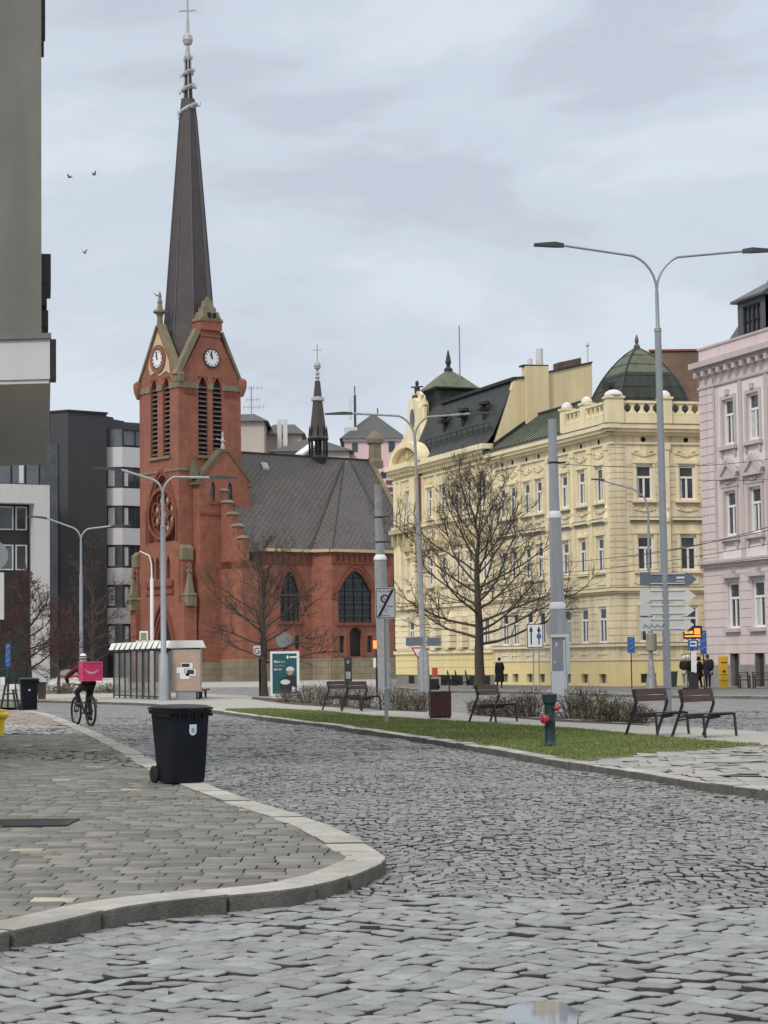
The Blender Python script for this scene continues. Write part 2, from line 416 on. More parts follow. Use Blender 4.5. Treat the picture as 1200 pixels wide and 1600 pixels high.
mat('shrub_olive', (.12,.115,.055), .9, .3, 6.0, island=.45)
mat('granite', (.405,.40,.375), .85, .20, 5.0, bump=.8, bscale=50, island=.16, tint=(.29,.285,.26))
mat('cobble_big', (.262,.277,.290), .48, .24, 7.0, bump=.7, bscale=60, island=.20, tint=(.215,.208,.19), spec=.5)
mat('cobble_small', (.218,.228,.236), .68, .18, 9.0, bump=.5, bscale=60, island=.26, tint=(.15,.154,.157))
mat('slab', (.200,.196,.180), .88, .16, 4.0, bump=.6, bscale=70, island=.26, tint=(.13,.13,.12))
mat('sett_grey', (.17,.17,.162), .85, .14, 5.0, bump=.4, bscale=60, island=.2)
mat('base_grey', (.30,.285,.27), .9, .15, 2.0, streak=.15)
mat('rose_tan', (.40,.30,.21), .8, .2, 2.0)
mat('leaf_brown', (.16,.10,.045), .9, .3, 8.0, island=.5)
mat('stone_side', (.045,.044,.041), .95, .35, 6.0)  # dark side faces: shade between stones put into the colour, with joint dirt
mat('kerb_side', (.135,.130,.118), .95, .35, 5.0, bump=.9, bscale=40, tint=(.07,.07,.055))  # darker kerb fronts: their shade is put into the colour along with dirt
mat('slab_pale', (.40,.385,.31), .85, .12, 5.0, bump=.5, bscale=90, island=.12)
mat('slab_light', (.33,.325,.32), .85, .14, 4.0, bump=.4, bscale=60, island=.16, tint=(.25,.24,.235))
mat('slab_pink', (.27,.225,.205), .85, .12, 4.0, bump=.4, bscale=60, island=.15)
mat('sett_pale', (.36,.36,.345), .8, .14, 5.0, bump=.4, bscale=60, island=.22)
mat('joint', (.018,.016,.014), .95, .3, 8.0)
mat('asphalt', (.155,.158,.162), .85, .12, 1.2, tint=(.12,.12,.122), bump=.4, bscale=20)
mat('path_light', (.35,.34,.32), .85, .10, 1.5, tint=(.27,.265,.26), bump=.4, bscale=18)
mat('plaza_light', (.36,.355,.345), .85, .10, .6, tint=(.28,.275,.265))
mat('soil', (.060,.046,.034), .95, .3, 4.0, bump=.6, bscale=20)
mat('lawn', (.125,.135,.06), .95, .35, 5.0, tint=(.105,.080,.052), fac2=.75, bump=.8, bscale=40)
mat('grass_blade', (.160,.220,.060), .85, .3, 1.5, island=.4, tint=(.19,.16,.085))
mat('kerb_dark', (.10,.095,.088), .9, .2, 5.0)
mat('ground_far', (.13,.13,.125), .95, .2, .2)
mat('paint_white', (.62,.62,.60), .7, .15, 5.0)
mat('puddle', (.16,.18,.20), .03, 0, spec=1.0)
# ------------------------------------------------------------------ ground, roads, pavements
from mathutils.geometry import tessellate_polygon
def cobble_far_mat():
    m = bpy.data.materials.new('cobble_far'); m.use_nodes = True; t = m.node_tree; l = t.links.new; b = t.nodes['Principled BSDF']
    tcn = t.nodes.new('ShaderNodeTexCoord'); vo = N_(t, 'ShaderNodeTexVoronoi', Scale=8.0); l(tcn.outputs['Object'], vo.inputs['Vector'])
    ve = N_(t, 'ShaderNodeTexVoronoi', Scale=8.0, feature='DISTANCE_TO_EDGE'); l(tcn.outputs['Object'], ve.inputs['Vector'])
    hs = N_(t, 'ShaderNodeSeparateColor'); l(vo.outputs['Color'], hs.inputs[0])
    a = N_(t, 'ShaderNodeMapRange'); a.inputs['To Min'].default_value = .62; a.inputs['To Max'].default_value = 1.25; l(hs.outputs[0], a.inputs[0])
    e = N_(t, 'ShaderNodeMapRange'); e.inputs['From Max'].default_value = .12; e.inputs['To Min'].default_value = .35; e.inputs['To Max'].default_value = 1; l(ve.outputs[0], e.inputs[0])
    nz = N_(t, 'ShaderNodeTexNoise', Scale=.9, Detail=6.0, Roughness=.7); l(tcn.outputs['Object'], nz.inputs['Vector'])
    n = N_(t, 'ShaderNodeMapRange'); n.inputs['From Min'].default_value = .3; n.inputs['From Max'].default_value = .7; n.inputs['To Min'].default_value = .82; n.inputs['To Max'].default_value = 1.18; l(nz.outputs[0], n.inputs[0])
    m1 = N_(t, 'ShaderNodeMath', operation='MULTIPLY'); l(a.outputs[0], m1.inputs[0]); l(e.outputs[0], m1.inputs[1])
    m2 = N_(t, 'ShaderNodeMath', operation='MULTIPLY'); l(m1.outputs[0], m2.inputs[0]); l(n.outputs[0], m2.inputs[1])
    vs = N_(t, 'ShaderNodeVectorMath', operation='SCALE'); vs.inputs[0].default_value = (.235,.243,.248); l(m2.outputs[0], vs.inputs['Scale'])
    l(vs.outputs[0], b.inputs['Base Color']); b.inputs['Roughness'].default_value = .75
    bp = N_(t, 'ShaderNodeBump', Strength=.7, Distance=.02); l(e.outputs[0], bp.inputs['Height']); l(bp.outputs[0], b.inputs['Normal'])
    MATS['cobble_far'] = m
cobble_far_mat()
def catmull(pts, step=.25):
    P_ = [Vector(p) for p in pts]; out = []
    for i in range(len(P_)-1):
        p0 = P_[max(i-1,0)]; p1 = P_[i]; p2 = P_[i+1]; p3 = P_[min(i+2,len(P_)-1)]
        n = max(1, int((p2-p1).length/step))
        for k in range(n):
            t = k/n; out.append(.5*((2*p1)+(-p0+p2)*t+(2*p0-5*p1+4*p2-p3)*t*t+(-p0+3*p1-3*p2+p3)*t**3))
    out.append(P_[-1]); return out
def offset(pts, d):       # offset a polyline to its left by d
    o = []
    for i, p in enumerate(pts):
        t = pts[min(i+1,len(pts)-1)]-pts[max(i-1,0)]; n = Vector((-t.y, t.x, 0)).normalized(); o.append(p+n*d)
    return o
def inside(poly, x, y):
    x = np.asarray(x); y = np.asarray(y); c = np.zeros(x.shape, bool); n = len(poly)
    for i in range(n):
        x1, y1 = poly[i][0], poly[i][1]; x2, y2 = poly[(i+1) % n][0], poly[(i+1) % n][1]
        k = ((y1 > y) != (y2 > y)); xi = (x2-x1)*(y-y1)/((y2-y1) if abs(y2-y1) > 1e-12 else 1e-12)+x1
        c ^= k & (x < xi)
    return c
def sheet(name, poly, z, m, kind='structure', parent=None, th=0.0):
    mb = MB(); vs = [Vector((p[0], p[1], z)) for p in poly]
    tris = tessellate_polygon([vs])
    fs = []
    for t in tris:
        a, b, c = (vs[i] for i in t); fs.append(tuple(t) if (b-a).cross(c-a).z > 0 else tuple(t)[::-1])
    mb.add(vs, fs)
    if th:
        n = len(vs); mb.add(vs+[v-Vector((0,0,th)) for v in vs], [(i, (i+1) % n, (i+1) % n+n, i+n) for i in range(n)])
    o = mb.build(name, m, parent)
    if kind and parent is None: tag(o, kind=kind)
    return o
def setts(name, m, Q, z, gap, relief=.006, drop=.035, near=False, cut=.16, undul=.008, top=None):
    Q = np.array(Q, float); n = len(Q); rs = np.random.RandomState(len(Q))
    c = Q.mean(1, keepdims=True); sz = np.linalg.norm(Q[:, 0]-Q[:, 2], axis=1)[:, None, None]
    Qs = c+(Q-c)*(1-gap*1.4/np.maximum(sz, .02)); Qs += rs.normal(0, 1, Qs.shape)*gap*.35
    nx = np.roll(Qs, -1, 1); pv = np.roll(Qs, 1, 1)
    oc = np.stack([Qs*(1-cut)+pv*cut, Qs*(1-cut)+nx*cut], 2).reshape(n, 8, 2)
    h = rs.normal(0, relief, (n, 1)); tilt = rs.normal(0, relief*2.2/ .12, (n, 1, 2))*.5
    und = undul*(np.sin(c[..., 0]*1.7+c[..., 1]*.9)+np.sin(c[..., 0]*.8-c[..., 1]*.55+1.3)+.5*np.sin(c[..., 1]*2.3))
    rings = [(1.0, -drop), (.99, -.010), (.965, -.0035), (.89, 0.0)] if near else [(1.0, -drop), (.985, -.006), (top or .86, 0.0)]
    V = []
    for s, dz in rings:
        xy = c+(oc-c)*s; zz = z+dz+h+und+((xy-c)*tilt).sum(-1)
        V.append(np.concatenate([xy, zz[..., None]], -1))
    nr = len(rings); V = np.stack(V, 1).reshape(-1, 3); per = nr*8
    base = (np.arange(n)*per)[:, None, None]
    k = np.arange(8); kn = (k+1) % 8
    quads = np.concatenate([np.stack([r*8+k, r*8+kn, (r+1)*8+kn, (r+1)*8+k], -1) for r in range(nr-1)])
    QF = (base+quads[None]).reshape(-1, 4); TF = (np.arange(n)*per)[:, None]+(nr-1)*8+k[None]
    # orientation
    area = ((Q[0][1]-Q[0][0])[0]*(Q[0][2]-Q[0][1])[1]-(Q[0][1]-Q[0][0])[1]*(Q[0][2]-Q[0][1])[0])
    if area < 0: QF = QF[:, ::-1]; TF = TF[:, ::-1]
    me = bpy.data.meshes.new(name); me.vertices.add(len(V)); me.vertices.foreach_set('co', V.astype('f').ravel())
    nl = QF.size+TF.size; me.loops.add(nl); me.loops.foreach_set('vertex_index', np.concatenate([QF.ravel(), TF.ravel()]).astype('i'))
    tot = np.concatenate([np.full(len(QF), 4), np.full(len(TF), 8)]).astype('i'); st = np.concatenate([[0], np.cumsum(tot)[:-1]]).astype('i')
    me.polygons.add(len(tot)); me.polygons.foreach_set('loop_start', st); me.polygons.foreach_set('loop_total', tot)
    me.polygons.foreach_set('use_smooth', np.ones(len(tot), bool)); me.update(calc_edges=True); me.validate()
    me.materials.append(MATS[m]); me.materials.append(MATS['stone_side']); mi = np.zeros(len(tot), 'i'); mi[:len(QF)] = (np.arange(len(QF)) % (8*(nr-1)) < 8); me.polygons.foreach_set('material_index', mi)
    o = bpy.data.objects.new(name, me); COL.objects.link(o); return o
def bond(x0, x1, y0, y1, w, h, wv=.15, hv=.06, jit=.06, seed=1, offs=.5):
    r = random.Random(seed); Q = []; y = y0; j = 0
    while y < y1:
        hh = h*(1+r.uniform(-hv, hv)); x = x0-(r.random() if offs is None else offs*(j % 2)+r.uniform(-.08,.08))*w
        while x < x1:
            ww = w*(1+r.uniform(-wv, wv)); g = lambda: r.uniform(-jit, jit)*h*.5
            Q.append(((x+g(), y+g()), (x+ww+g(), y+g()), (x+ww+g(), y+hh+g()), (x+g(), y+hh+g()))); x += ww
        y += hh; j += 1
    return np.array(Q)
# ---- outlines (world metres)
LK = [G(-150,1518,0),G(0,1488,0),G(100,1466,0),G(205,1440,0),G(330,1425,0),G(455,1412,0),G(530,1396,0),G(578,1377,0),G(605,1362,0),
      G(598,1332,.11),G(560,1310,.11),G(500,1283,.11),G(420,1258,.11),G(330,1228,.11),G(262,1200,.11),G(212,1172,.11),G(160,1148,.11),G(122,1132,.11),G(97,1122,.11),G(72,1114,.11),G(40,1110.5,.11),G(-20,1109,.11),G(-120,1108,.11)]
LK = [Vector((p.x, p.y, 0)) for p in LK]; lk = catmull(LK, .2)
RK = [(-120,1094),(0,1096),(60,1097.5),(147,1100),(220,1102.5),(285,1107.5),(350,1117),(400,1124.5),(460,1132),(520,1140),(597,1152),(667,1162.5),(720,1171),(800,1185),(867,1198),(950,1211),(1030,1225),(1117,1238),(1200,1248),(1350,1268),(1800,1328),(2300,1395)]
rk = catmull([Vector((*G(x,y,0)[:2],0)) for x,y in RK], .4)
FARE = [(2500,1207),(1400,1154),(1200,1143),(1062,1134.5),(870,1123),(740,1115),(600,1106),(480,1094),(400,1088),(330,1084),(150,1081),(0,1079),(-120,1078)]
fe = [Vector((*G(x,y,.11)[:2],0)) for x,y in FARE]
left_pave = [(p.x,p.y) for p in lk]+[(-40, lk[-1].y),(-40, 4),(lk[0].x-.5, 6)]
island = [(p.x,p.y) for p in rk]+[(p.x,p.y) for p in fe]
tag(MB().add([(-2500,-300,-.09),(2500,-300,-.09),(2500,4500,-.09),(-2500,4500,-.09)], [(0,1,2,3)]).build('ground','ground_far'), kind='structure')
sheet('road', [(-60,63.5),(60,63.5),(70,150),(110,420),(-150,420),(-90,150)], -.004, 'cobble_far')
sheet('road', [(6.5,3),(60,3),(60,63.5),(17.5,63.5)], -.008, 'asphalt')
sheet('road_bed', [(-30,3),(30,3),(40,64),(-40,64)], -.040, 'joint')
# ---- big diagonal setts at the crossing
def frustum(Q, m=2.2):
    c = Q.mean(1); return (np.abs(c[:,0]) < .1875*c[:,1]+m)
lkp = [(p.x,p.y) for p in offset(lk, .10)]+left_pave[len(lk):]
rkp = [(p.x,p.y) for p in offset(rk, .12)]+island[len(rk):]
a = math.radians(-43); ca, sa = math.cos(a), math.sin(a)
Q = bond(-16, 16, -16, 16, .20, .175, .2, .08, .08, 3, None)
Q = np.stack([Q[...,0]*ca-Q[...,1]*sa, Q[...,0]*sa+Q[...,1]*ca+9.0], -1)
Q[...,1] += .10*np.sin(Q[...,0]*1.3)+.08*np.sin(Q[...,1]*.9)
c = Q.mean(1); yb = 15.1-.4*np.maximum(c[:,0],0)+.12*np.sin(c[:,0]*5)
k = (c[:,1] > 6.5) & (c[:,1] < yb) & frustum(Q,4.5) & ~inside(lkp, c[:,0], c[:,1]); tag(setts('road_setts','cobble_big',Q[k],0.0,.020,.0048,.05,True,cut=.09,undul=.012), kind='structure')
# ---- small setts in arcs up the side street
Q = bond(-9, 12, 13.5, 37.2, .118, .112, .18, .05, .10, 5, None)
X = Q[...,0]; ph = (X/1.5) % 1.0; Q[...,1] = Q[...,1]+.42*np.sin(np.pi*ph)+.05*np.sin(X*2.1+Q[...,1])
c = Q.mean(1); k = (c[:,1] > 15.1-.4*np.maximum(c[:,0],0)+.12*np.sin(c[:,0]*5)) & (c[:,1] < 37.4) & frustum(Q,4.0) & ~inside(lkp, c[:,0], c[:,1]) & ~inside(rkp, c[:,0], c[:,1])
wdt = np.abs(Q[:,1,0]-Q[:,0,0]); k &= wdt < .3
tag(setts('road_cobbles','cobble_small',Q[k],-.004,.014,.0046,.04,cut=.13,undul=.012), kind='structure')
Q = bond(-16, 16, 36.6, 66, .17, .15, .2, .05, .12, 6, None)
X = Q[...,0]; ph = (X/1.8) % 1.0; Q[...,1] = Q[...,1]+.5*np.sin(np.pi*ph)
c = Q.mean(1); k = (c[:,1] > 36.9) & frustum(Q,3.5) & ~inside(lkp, c[:,0], c[:,1]) & ~inside(rkp, c[:,0], c[:,1])
wdt = np.abs(Q[:,1,0]-Q[:,0,0]); k &= wdt < .4
tag(setts('road_cobbles','cobble_small',Q[k],.002,.013,.0040,.04,cut=.12,undul=.012), kind='structure')
# ---- left pavement
sheet('pavement_bed', [(p.x,p.y) for p in offset(lk,.06)]+left_pave[len(lk):], .088, 'joint', th=.12)
lin = [(p.x,p.y) for p in offset(lk,.22)]+left_pave[len(lk):]
def bandpoly(pxs, z=.11): return [tuple(G(x,y,z)[:2]) for x,y in pxs]
band1 = bandpoly([(-60,1168),(60,1170),(140,1174),(215,1184),(245,1200),(150,1192),(60,1186),(-60,1184)])
band2 = bandpoly([(-60,1132),(60,1133),(100,1135),(150,1146),(120,1147),(60,1146),(-60,1145)])
Q = bond(-18, 3, 9.5, 52, .30, .245, .14, .02, .012, 11, None)
yy = Q[...,1]; Q[...,0] += .05*np.sin(yy*.3); Q[...,1] += -.10*Q[...,0]*np.clip((20-yy)/10,0,1)
c = Q.mean(1); k = inside(lin, c[:,0], c[:,1]) & frustum(Q, 2.5) & ~inside(band1, c[:,0], c[:,1]) & (c[:,1] < G(60,1147,.11).y)
Qs_ = Q[k]; r2 = np.random.RandomState(4).rand(len(Qs_)); pale = r2 < .012
tag(setts('pavement','slab',Qs_[~pale],.106,.008,.0011,.02,cut=.02,undul=.003,top=.965), kind='structure')
tag(setts('pavement_pale_slabs','slab_pale',Qs_[pale],.107,.010,.002,.02,cut=.02,undul=.003,top=.965), kind='structure')
for nm, bp_, seed, sm_ in (('sett_band',band1,21,'sett_grey'),('sett_band',band2,22,'sett_pale')):
    Q = bond(-20, 0, 30, 66, .17, .30, .2, .05, .10, seed, None); c = Q.mean(1)
    k = inside(bp_, c[:,0], c[:,1]); tag(setts(nm,sm_,Q[k],.112,.03,.004,.03,undul=.003), kind='structure')
Q = bond(-30, 0, G(60,1133,.11).y-.3, 82, .3, .3, .1, .05, .03, 23, None); c = Q.mean(1)
k = inside(lin, c[:,0], c[:,1]) & ~inside(band2, c[:,0], c[:,1]); tag(setts('far_pavement_slabs','slab_pink',Q[k],.108,.012,.002,.02,cut=.03,undul=.002), kind='structure')
# ---- kerb stones
def kerb(name, line, m='granite', w=.30, z0=-.06, z1=.116, seed=1, lmin=.6, lmax=1.2, bev=.018):
    r = random.Random(seed); mb = MB(); cum = [0]
    for i in range(len(line)-1): cum.append(cum[-1]+(line[i+1]-line[i]).length)
    def at(s):
        s = min(max(s,0),cum[-1]-1e-4)
        import bisect
        i = min(bisect.bisect_right(cum, s)-1, len(line)-2); t = (s-cum[i])/max(1e-6,cum[i+1]-cum[i]); p = line[i].lerp(line[i+1],t)
        d = (line[min(i+2,len(line)-1)]-line[max(i-1,0)]).normalized(); return p, Vector((-d.y,d.x,0))
    s = 0
    while s < cum[-1]-.2:
        L = r.uniform(lmin,lmax); e = min(s+L-.028, cum[-1]); n = 4 if L > .5 else 2; dz = r.uniform(-.009,.009); dw = r.uniform(-.015,.015); sh = r.uniform(-.014,.014)
        rows = []
        for k in range(n+1):
            p, nn = at(s+(e-s)*k/n); rows.append((p+nn*sh, p+nn*(w+dw+sh)))
        vs = []
        for a_, b_ in rows: vs += [a_+Vector((0,0,z0)), b_+Vector((0,0,z0)), b_+Vector((0,0,z1+dz)), a_+Vector((0,0,z1+dz-.004))]
        fs = [(0,1,2,3), (4*n+3,4*n+2,4*n+1,4*n)]
        for k in range(n):
            for q in range(4): fs.append((4*k+q, 4*k+4+q, 4*k+4+(q+1)%4, 4*k+(q+1)%4))
        mb.add(vs, fs); s += L
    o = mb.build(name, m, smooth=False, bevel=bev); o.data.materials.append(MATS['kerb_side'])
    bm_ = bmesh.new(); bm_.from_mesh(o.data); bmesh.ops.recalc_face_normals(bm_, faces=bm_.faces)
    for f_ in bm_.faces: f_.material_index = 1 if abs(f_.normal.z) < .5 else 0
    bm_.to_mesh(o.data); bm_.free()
    return tag(o, kind='structure')
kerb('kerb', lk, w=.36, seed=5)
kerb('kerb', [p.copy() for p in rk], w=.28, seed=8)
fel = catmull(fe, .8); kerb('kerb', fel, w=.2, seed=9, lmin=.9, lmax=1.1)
# ---- island
sheet('pavement', [(p.x,p.y) for p in offset(rk,.1)]+[(p.x,p.y) for p in offset(fe,.06)], .104, 'path_light', th=.14)
nearR = [p for p in rk if 26 < p.y < 40]
low = [p for p in offset(rk,.2)]
def zone(a_, b_): # part of the island kerb between two pixel columns
    return [p for p in low if a_ <= proj((p.x,p.y,0))[0] <= b_]
up = [(1192,1163),(1033,1151),(908,1139),(825,1133),(700,1126),(587,1119),(507,1111),(420,1107),(352,1108)]
lawn = [(p.x,p.y) for p in zone(352, 925)]+[tuple(G(940,1186,.11)[:2])]+[tuple(G(x,y,.11)[:2]) for x,y in up]
sheet('lawn', lawn, .1115, 'lawn')
slabz = [(p.x,p.y) for p in zone(925, 1340)]+[tuple(G(x,y,.11)[:2]) for x,y in [(1400,1150),(1340,1158),(1192,1163.5),(940,1186.5)]]
Q = bond(1, 16, 24, 46, .42, .42, .25, .05, .04, 31, None); c = Q.mean(1); k = inside(slabz, c[:,0], c[:,1])
tag(setts('paving_slabs','slab_light',Q[k],.1165,.014,.004,.02,cut=.02,undul=.002,top=.96), kind='structure')
# grass blades
def blades(name, poly, n, hmin, hmax, m, w=.012, seed=3, z=.11):
    rs = np.random.RandomState(seed); xs = [p[0] for p in poly]; ys = [p[1] for p in poly]; pts = np.zeros((0,2))
    while len(pts) < n:
        q = np.stack([rs.uniform(min(xs),max(xs),n*2), rs.uniform(min(ys),max(ys),n*2)],1)
        patch = np.sin(q[:,0]*1.9+np.sin(q[:,1]*1.1)*2)+np.sin(q[:,1]*1.3+q[:,0]*.7)+rs.uniform(-1.6,1.6,len(q))
        pts = np.concatenate([pts, q[inside(poly,q[:,0],q[:,1]) & (patch > -1.15)]])
    pts = pts[:n]; an = rs.uniform(0,6.28,n); h = rs.uniform(hmin,hmax,n); ln = rs.uniform(.1,.8,n)*h; la = rs.uniform(0,6.28,n)
    dx = np.cos(an)*w; dy = np.sin(an)*w
    V = np.stack([np.stack([pts[:,0]-dx,pts[:,1]-dy,np.full(n,z)],1), np.stack([pts[:,0]+dx,pts[:,1]+dy,np.full(n,z)],1),
                  np.stack([pts[:,0]+np.cos(la)*ln,pts[:,1]+np.sin(la)*ln,z+h],1)],1).reshape(-1,3)
    me = bpy.data.meshes.new(name); me.from_pydata(V.tolist(), [], np.arange(n*3).reshape(-1,3).tolist()); me.materials.append(MATS[m])
    o = bpy.data.objects.new(name, me); COL.objects.link(o); return tag(o, 'short rough green grass on the island between road and path', 'grass', kind='stuff')
lin2 = [p for p in offset(rk,.33)]
lawn_in = [(p.x,p.y) for p in lin2 if 356 <= proj((p.x,p.y,0))[0] <= 920]+[tuple(G(940,1184,.11)[:2])]+[tuple(G(x,y+.3,.11)[:2]) for x,y in up]
blades('grass', lawn_in, 70000, .02, .058, 'grass_blade', .009)
# planting bed along the path, soil mound round the small tree
bed = [tuple(G(x,y,.11)[:2]) for x,y in [(1012,1128.5),(870,1122),(745,1114.5),(745,1108),(870,1110),(1012,1119)]]
sheet('soil', [tuple(G(x,y,.11)[:2]) for x,y in [(668,1110.5),(560,1102),(470,1094.5),(395,1089),(392,1092),(450,1100),(560,1107.5),(668,1112.5)]], .1145, 'soil')
sheet('soil', [tuple(G(x,y,.11)[:2]) for x,y in [(1015,1128.8),(870,1124),(742,1116),(742,1116.8),(870,1127),(1015,1133.5)]], .1145, 'soil')
# ---- far side: pavement in front of the houses and the square round the church
farp = [tuple(G(x,y,.13)[:2]) for x,y in [(1500,1101),(1200,1087.5),(1060,1086),(960,1084),(820,1080),(700,1078.6),(620,1074)]]+[(-1,190),(60,190),(60,70)]
sheet('pavement', farp, .12, 'asphalt', th=.14)
kerb('kerb', [Vector((*p,0)) for p in farp[:7]][::-1][::-1], w=-.25, z1=.128, seed=12, lmin=.9, lmax=1.1)
sheet('square', [tuple(G(x,y,.05)[:2]) for x,y in [(640,1074.5),(560,1072),(440,1073),(330,1074)]]+[(-30,150),(-90,165),(-90,330),(30,330),(6,150)], .05, 'plaza_light', th=.08)
tag(MB().add([],[]) and sheet('puddle', [(G(x,y,.0)[0],G(x,y,0)[1]) for x,y in [(795,1572),(830,1563),(880,1566),(905,1580),(900,1604),(850,1612),(800,1606),(780,1590)]], -.001, 'puddle'), kind='structure')
# drain grate in the left pavement
gA = G(-30,1290,.118); mb = MB()
x0, x1, y0, y1 = G(-40,1289,.12).x, G(97,1289,.12).x, G(50,1290,.12).y, G(50,1280,.12).y
for i in range(24): xx = x0+(x1-x0)*i/24; mb.box((xx,y0+.05,.106),(xx+.045,y1-.05,.121))
mb.box((x0,y0,.10),(x1,y0+.05,.124)); mb.box((x0,y1-.05,.10),(x1,y1,.124)); mb.box((x1-.002,y0,.10),(x1+.05,y1,.124))
tag(mb.build('drain_grate','iron'), 'long iron drain grate set into the grey slab pavement', 'drain grate')

def litter(name, lab, pts, z, n, spread, seed):
    r = random.Random(seed); m = MB()
    for i in range(n):
        p = r.choice(pts); x, y = p.x+r.gauss(0,spread), p.y+r.gauss(0,spread*1.5); s_ = r.uniform(.012,.03); a_ = r.uniform(0,6.28); u = Vector((math.cos(a_),math.sin(a_),r.uniform(-.3,.3)))*s_; v = Vector((-math.sin(a_),math.cos(a_),r.uniform(-.3,.3)))*s_*.6; c_ = Vector((x,y,z+r.uniform(.004,.014)))
        m.add([c_-u,c_+v,c_+u,c_-v],[(0,1,2,3)])
    return tag(m.build(name,'leaf_brown'), lab, 'leaves', kind='stuff')
litter('fallen_leaves','small brown leaves scattered in the gutter along the kerbs',[p for p in offset(lk,-.12) if p.y < 40]+[p for p in offset(rk,-.12) if 20 < p.y < 60],.006,420,.09,3)
litter('fallen_leaves','small brown leaves scattered over the left pavement and the lawn',[Vector((x_*1.0,y_*1.0,0)) for x_ in range(-6,0) for y_ in range(13,30)]+[p for p in offset(rk,1.6) if 30 < p.y < 60],.115,160,.5,4)
# ------------------------------------------------------------------ the brick church
NC = P(281,1064,190)
church = thing('church', 'red brick church with tall dark slate spire and clocks in its tower gables', 'church', (NC.x, NC.y, 0))
def cframe(u, v, ang): # frame whose origin is at church-local (u, v)
    U = Vector((math.cos(math.radians(37.7)), math.sin(math.radians(37.7)), 0)); V = Vector((-U.y, U.x, 0))
    return Fr((NC.x+U.x*u+V.x*v, NC.y+U.y*u+V.y*v), ang)
FR = cframe(0, 0, 37.7); FL = cframe(0, 0, 127.7); CU = FR.U; CV = FL.U
def cp(u, v, z): return Vector((NC.x, NC.y, 0))+CU*u+CV*v+Vector((0,0,z))
T = 7.0
# tower walls
RL = [(2.2,3.3,21.3,28.75,'pt',27.6),(3.82,4.92,21.3,28.75,'pt',27.6)]
LLv = [(1.5,2.75,21.3,28.75,'pt',27.6),(3.72,4.95,21.3,28.75,'pt',27.6)]
ROSE = (.55,5.45,13.2,19.6,'pt',15.9)
ARC = [(1.62+k*.95,1.62+k*.95+.62,9.75,11.85,'pt',11.2) for k in range(4)]
PORT = (.75,5.1,0.0,7.3,'pt',3.6)
m = MB(); wall(m, FR, 0, T, 0, 28.3, [h for h in RL], .55)
wall(m, FL, 0, T, 0, 28.3, [h for h in LLv]+[ROSE]+ARC+[PORT], .55)
m.add([cp(T,0,0),cp(T,T,0),cp(T,T,28.3),cp(T,0,28.3)], [(0,1,2,3)]); m.add([cp(0,T,0),cp(T,T,0),cp(T,T,28.3),cp(0,T,28.3)], [(0,1,2,3)])
# upper lancet heads inside gables: gable walls (R is cut off below a chimney-like turret)
def gable(F, pts, holes, clock):
    g = MB(); fpoly(g, F, pts, -.5, .02); return g.build('gable', 'brick_red', church)
m.build('tower_wall', 'brick_red', church)
def gable_face(F, foot0, foot1, top, holes, z0=28.3):
    # gable wall above z0 with the tops of the lancets cut in: polygon minus arches
    g = MB(); zt = max(h[3] for h in holes)+.02
    wall(g, F, foot0, foot1, z0, zt, [(h[0],h[1],z0-.001,h[3],'pt',z0+.0) for h in holes], .5, d=0)
    (a0, a1) = (foot0, foot1)
    top = [(foot0, zt)]+top+[(foot1, zt)]
    g.prism([F.p(u, z, 0) for u, z in top], F.N*-.5)
    return g.build('gable', 'brick_red', church)
gable_face(FR, .35, 6.75, [(2.45,32.4),(2.45,34.0),(4.75,34.0),(4.75,32.4)], RL)
gable_face(FL, .35, 6.75, [(3.5,33.7)], LLv)
# copings
m = MB()
def cop(F, a, b, w=.42, d0=-.55, d1=.16):
    (u0,z0),(u1,z1) = a, b; L = math.hypot(u1-u0,z1-z0); nu, nz = -(z1-z0)/L, (u1-u0)/L
    if nz < 0: nu, nz = -nu, -nz
    fpoly(m, F, [(u0,z0),(u1,z1),(u1+nu*w,z1+nz*w),(u0+nu*w,z0+nz*w)], d0, d1)
cop(FR,(.1,28.55),(2.42,33.0),.55); cop(FR,(6.95,28.55),(4.8,33.1),.18)
cop(FL,(.1,28.55),(3.45,33.75),.42); cop(FL,(6.95,28.55),(3.55,33.75),.22)
fb(m,FR,-.12,.5,28.1,28.75,-.5,.22); fb(m,FL,.0,.5,28.1,28.75,-.5,.2)
for F,hs in ((FR,RL),(FL,LLv)):
    us = [-.06]+[x for h in hs for x in (h[0],h[1])]+[T+.06]
    for k in range(0,len(us),2): fb(m,F,us[k],us[k+1],27.55,28.12,-.01,.12)
    fb(m,F,hs[0][0]-.15,hs[1][1]+.15,21.0,21.28,.0,.22)
    fb(m,F,-.05,T+.05,19.75,20.0,.0,.10) if F is FL else fb(m,F,-.05,1.7,19.75,20.0,.0,.10)
each(m, 'coping', 'sandstone', church)
# knob brackets at the outer corners
m = MB(); 
for (u,v) in ((-.1,T+.1),(T+.1,-.1),(T+.1,T+.1)):
    m.lathe(cp(u,v,0), [(.12,27.1),(.36,27.7),(.44,28.1),(.44,28.6),(.2,28.85)], 8)
each(m, 'corner_bracket', 'brick_red', church)
m = MB()
for F,hs in ((FR,RL),):
    for (a,b) in ((.6,2.05),(5.05,6.5)):
        for k in range(6): fb(m,F,a+(b-a)*k/6,a+(b-a)*(k+.55)/6,27.0,27.5,.0,.10)
        fb(m,F,a,b,26.8+.22,27.0+.1,.0,.07)
m.build('corbel_frieze','brick_dark',church)
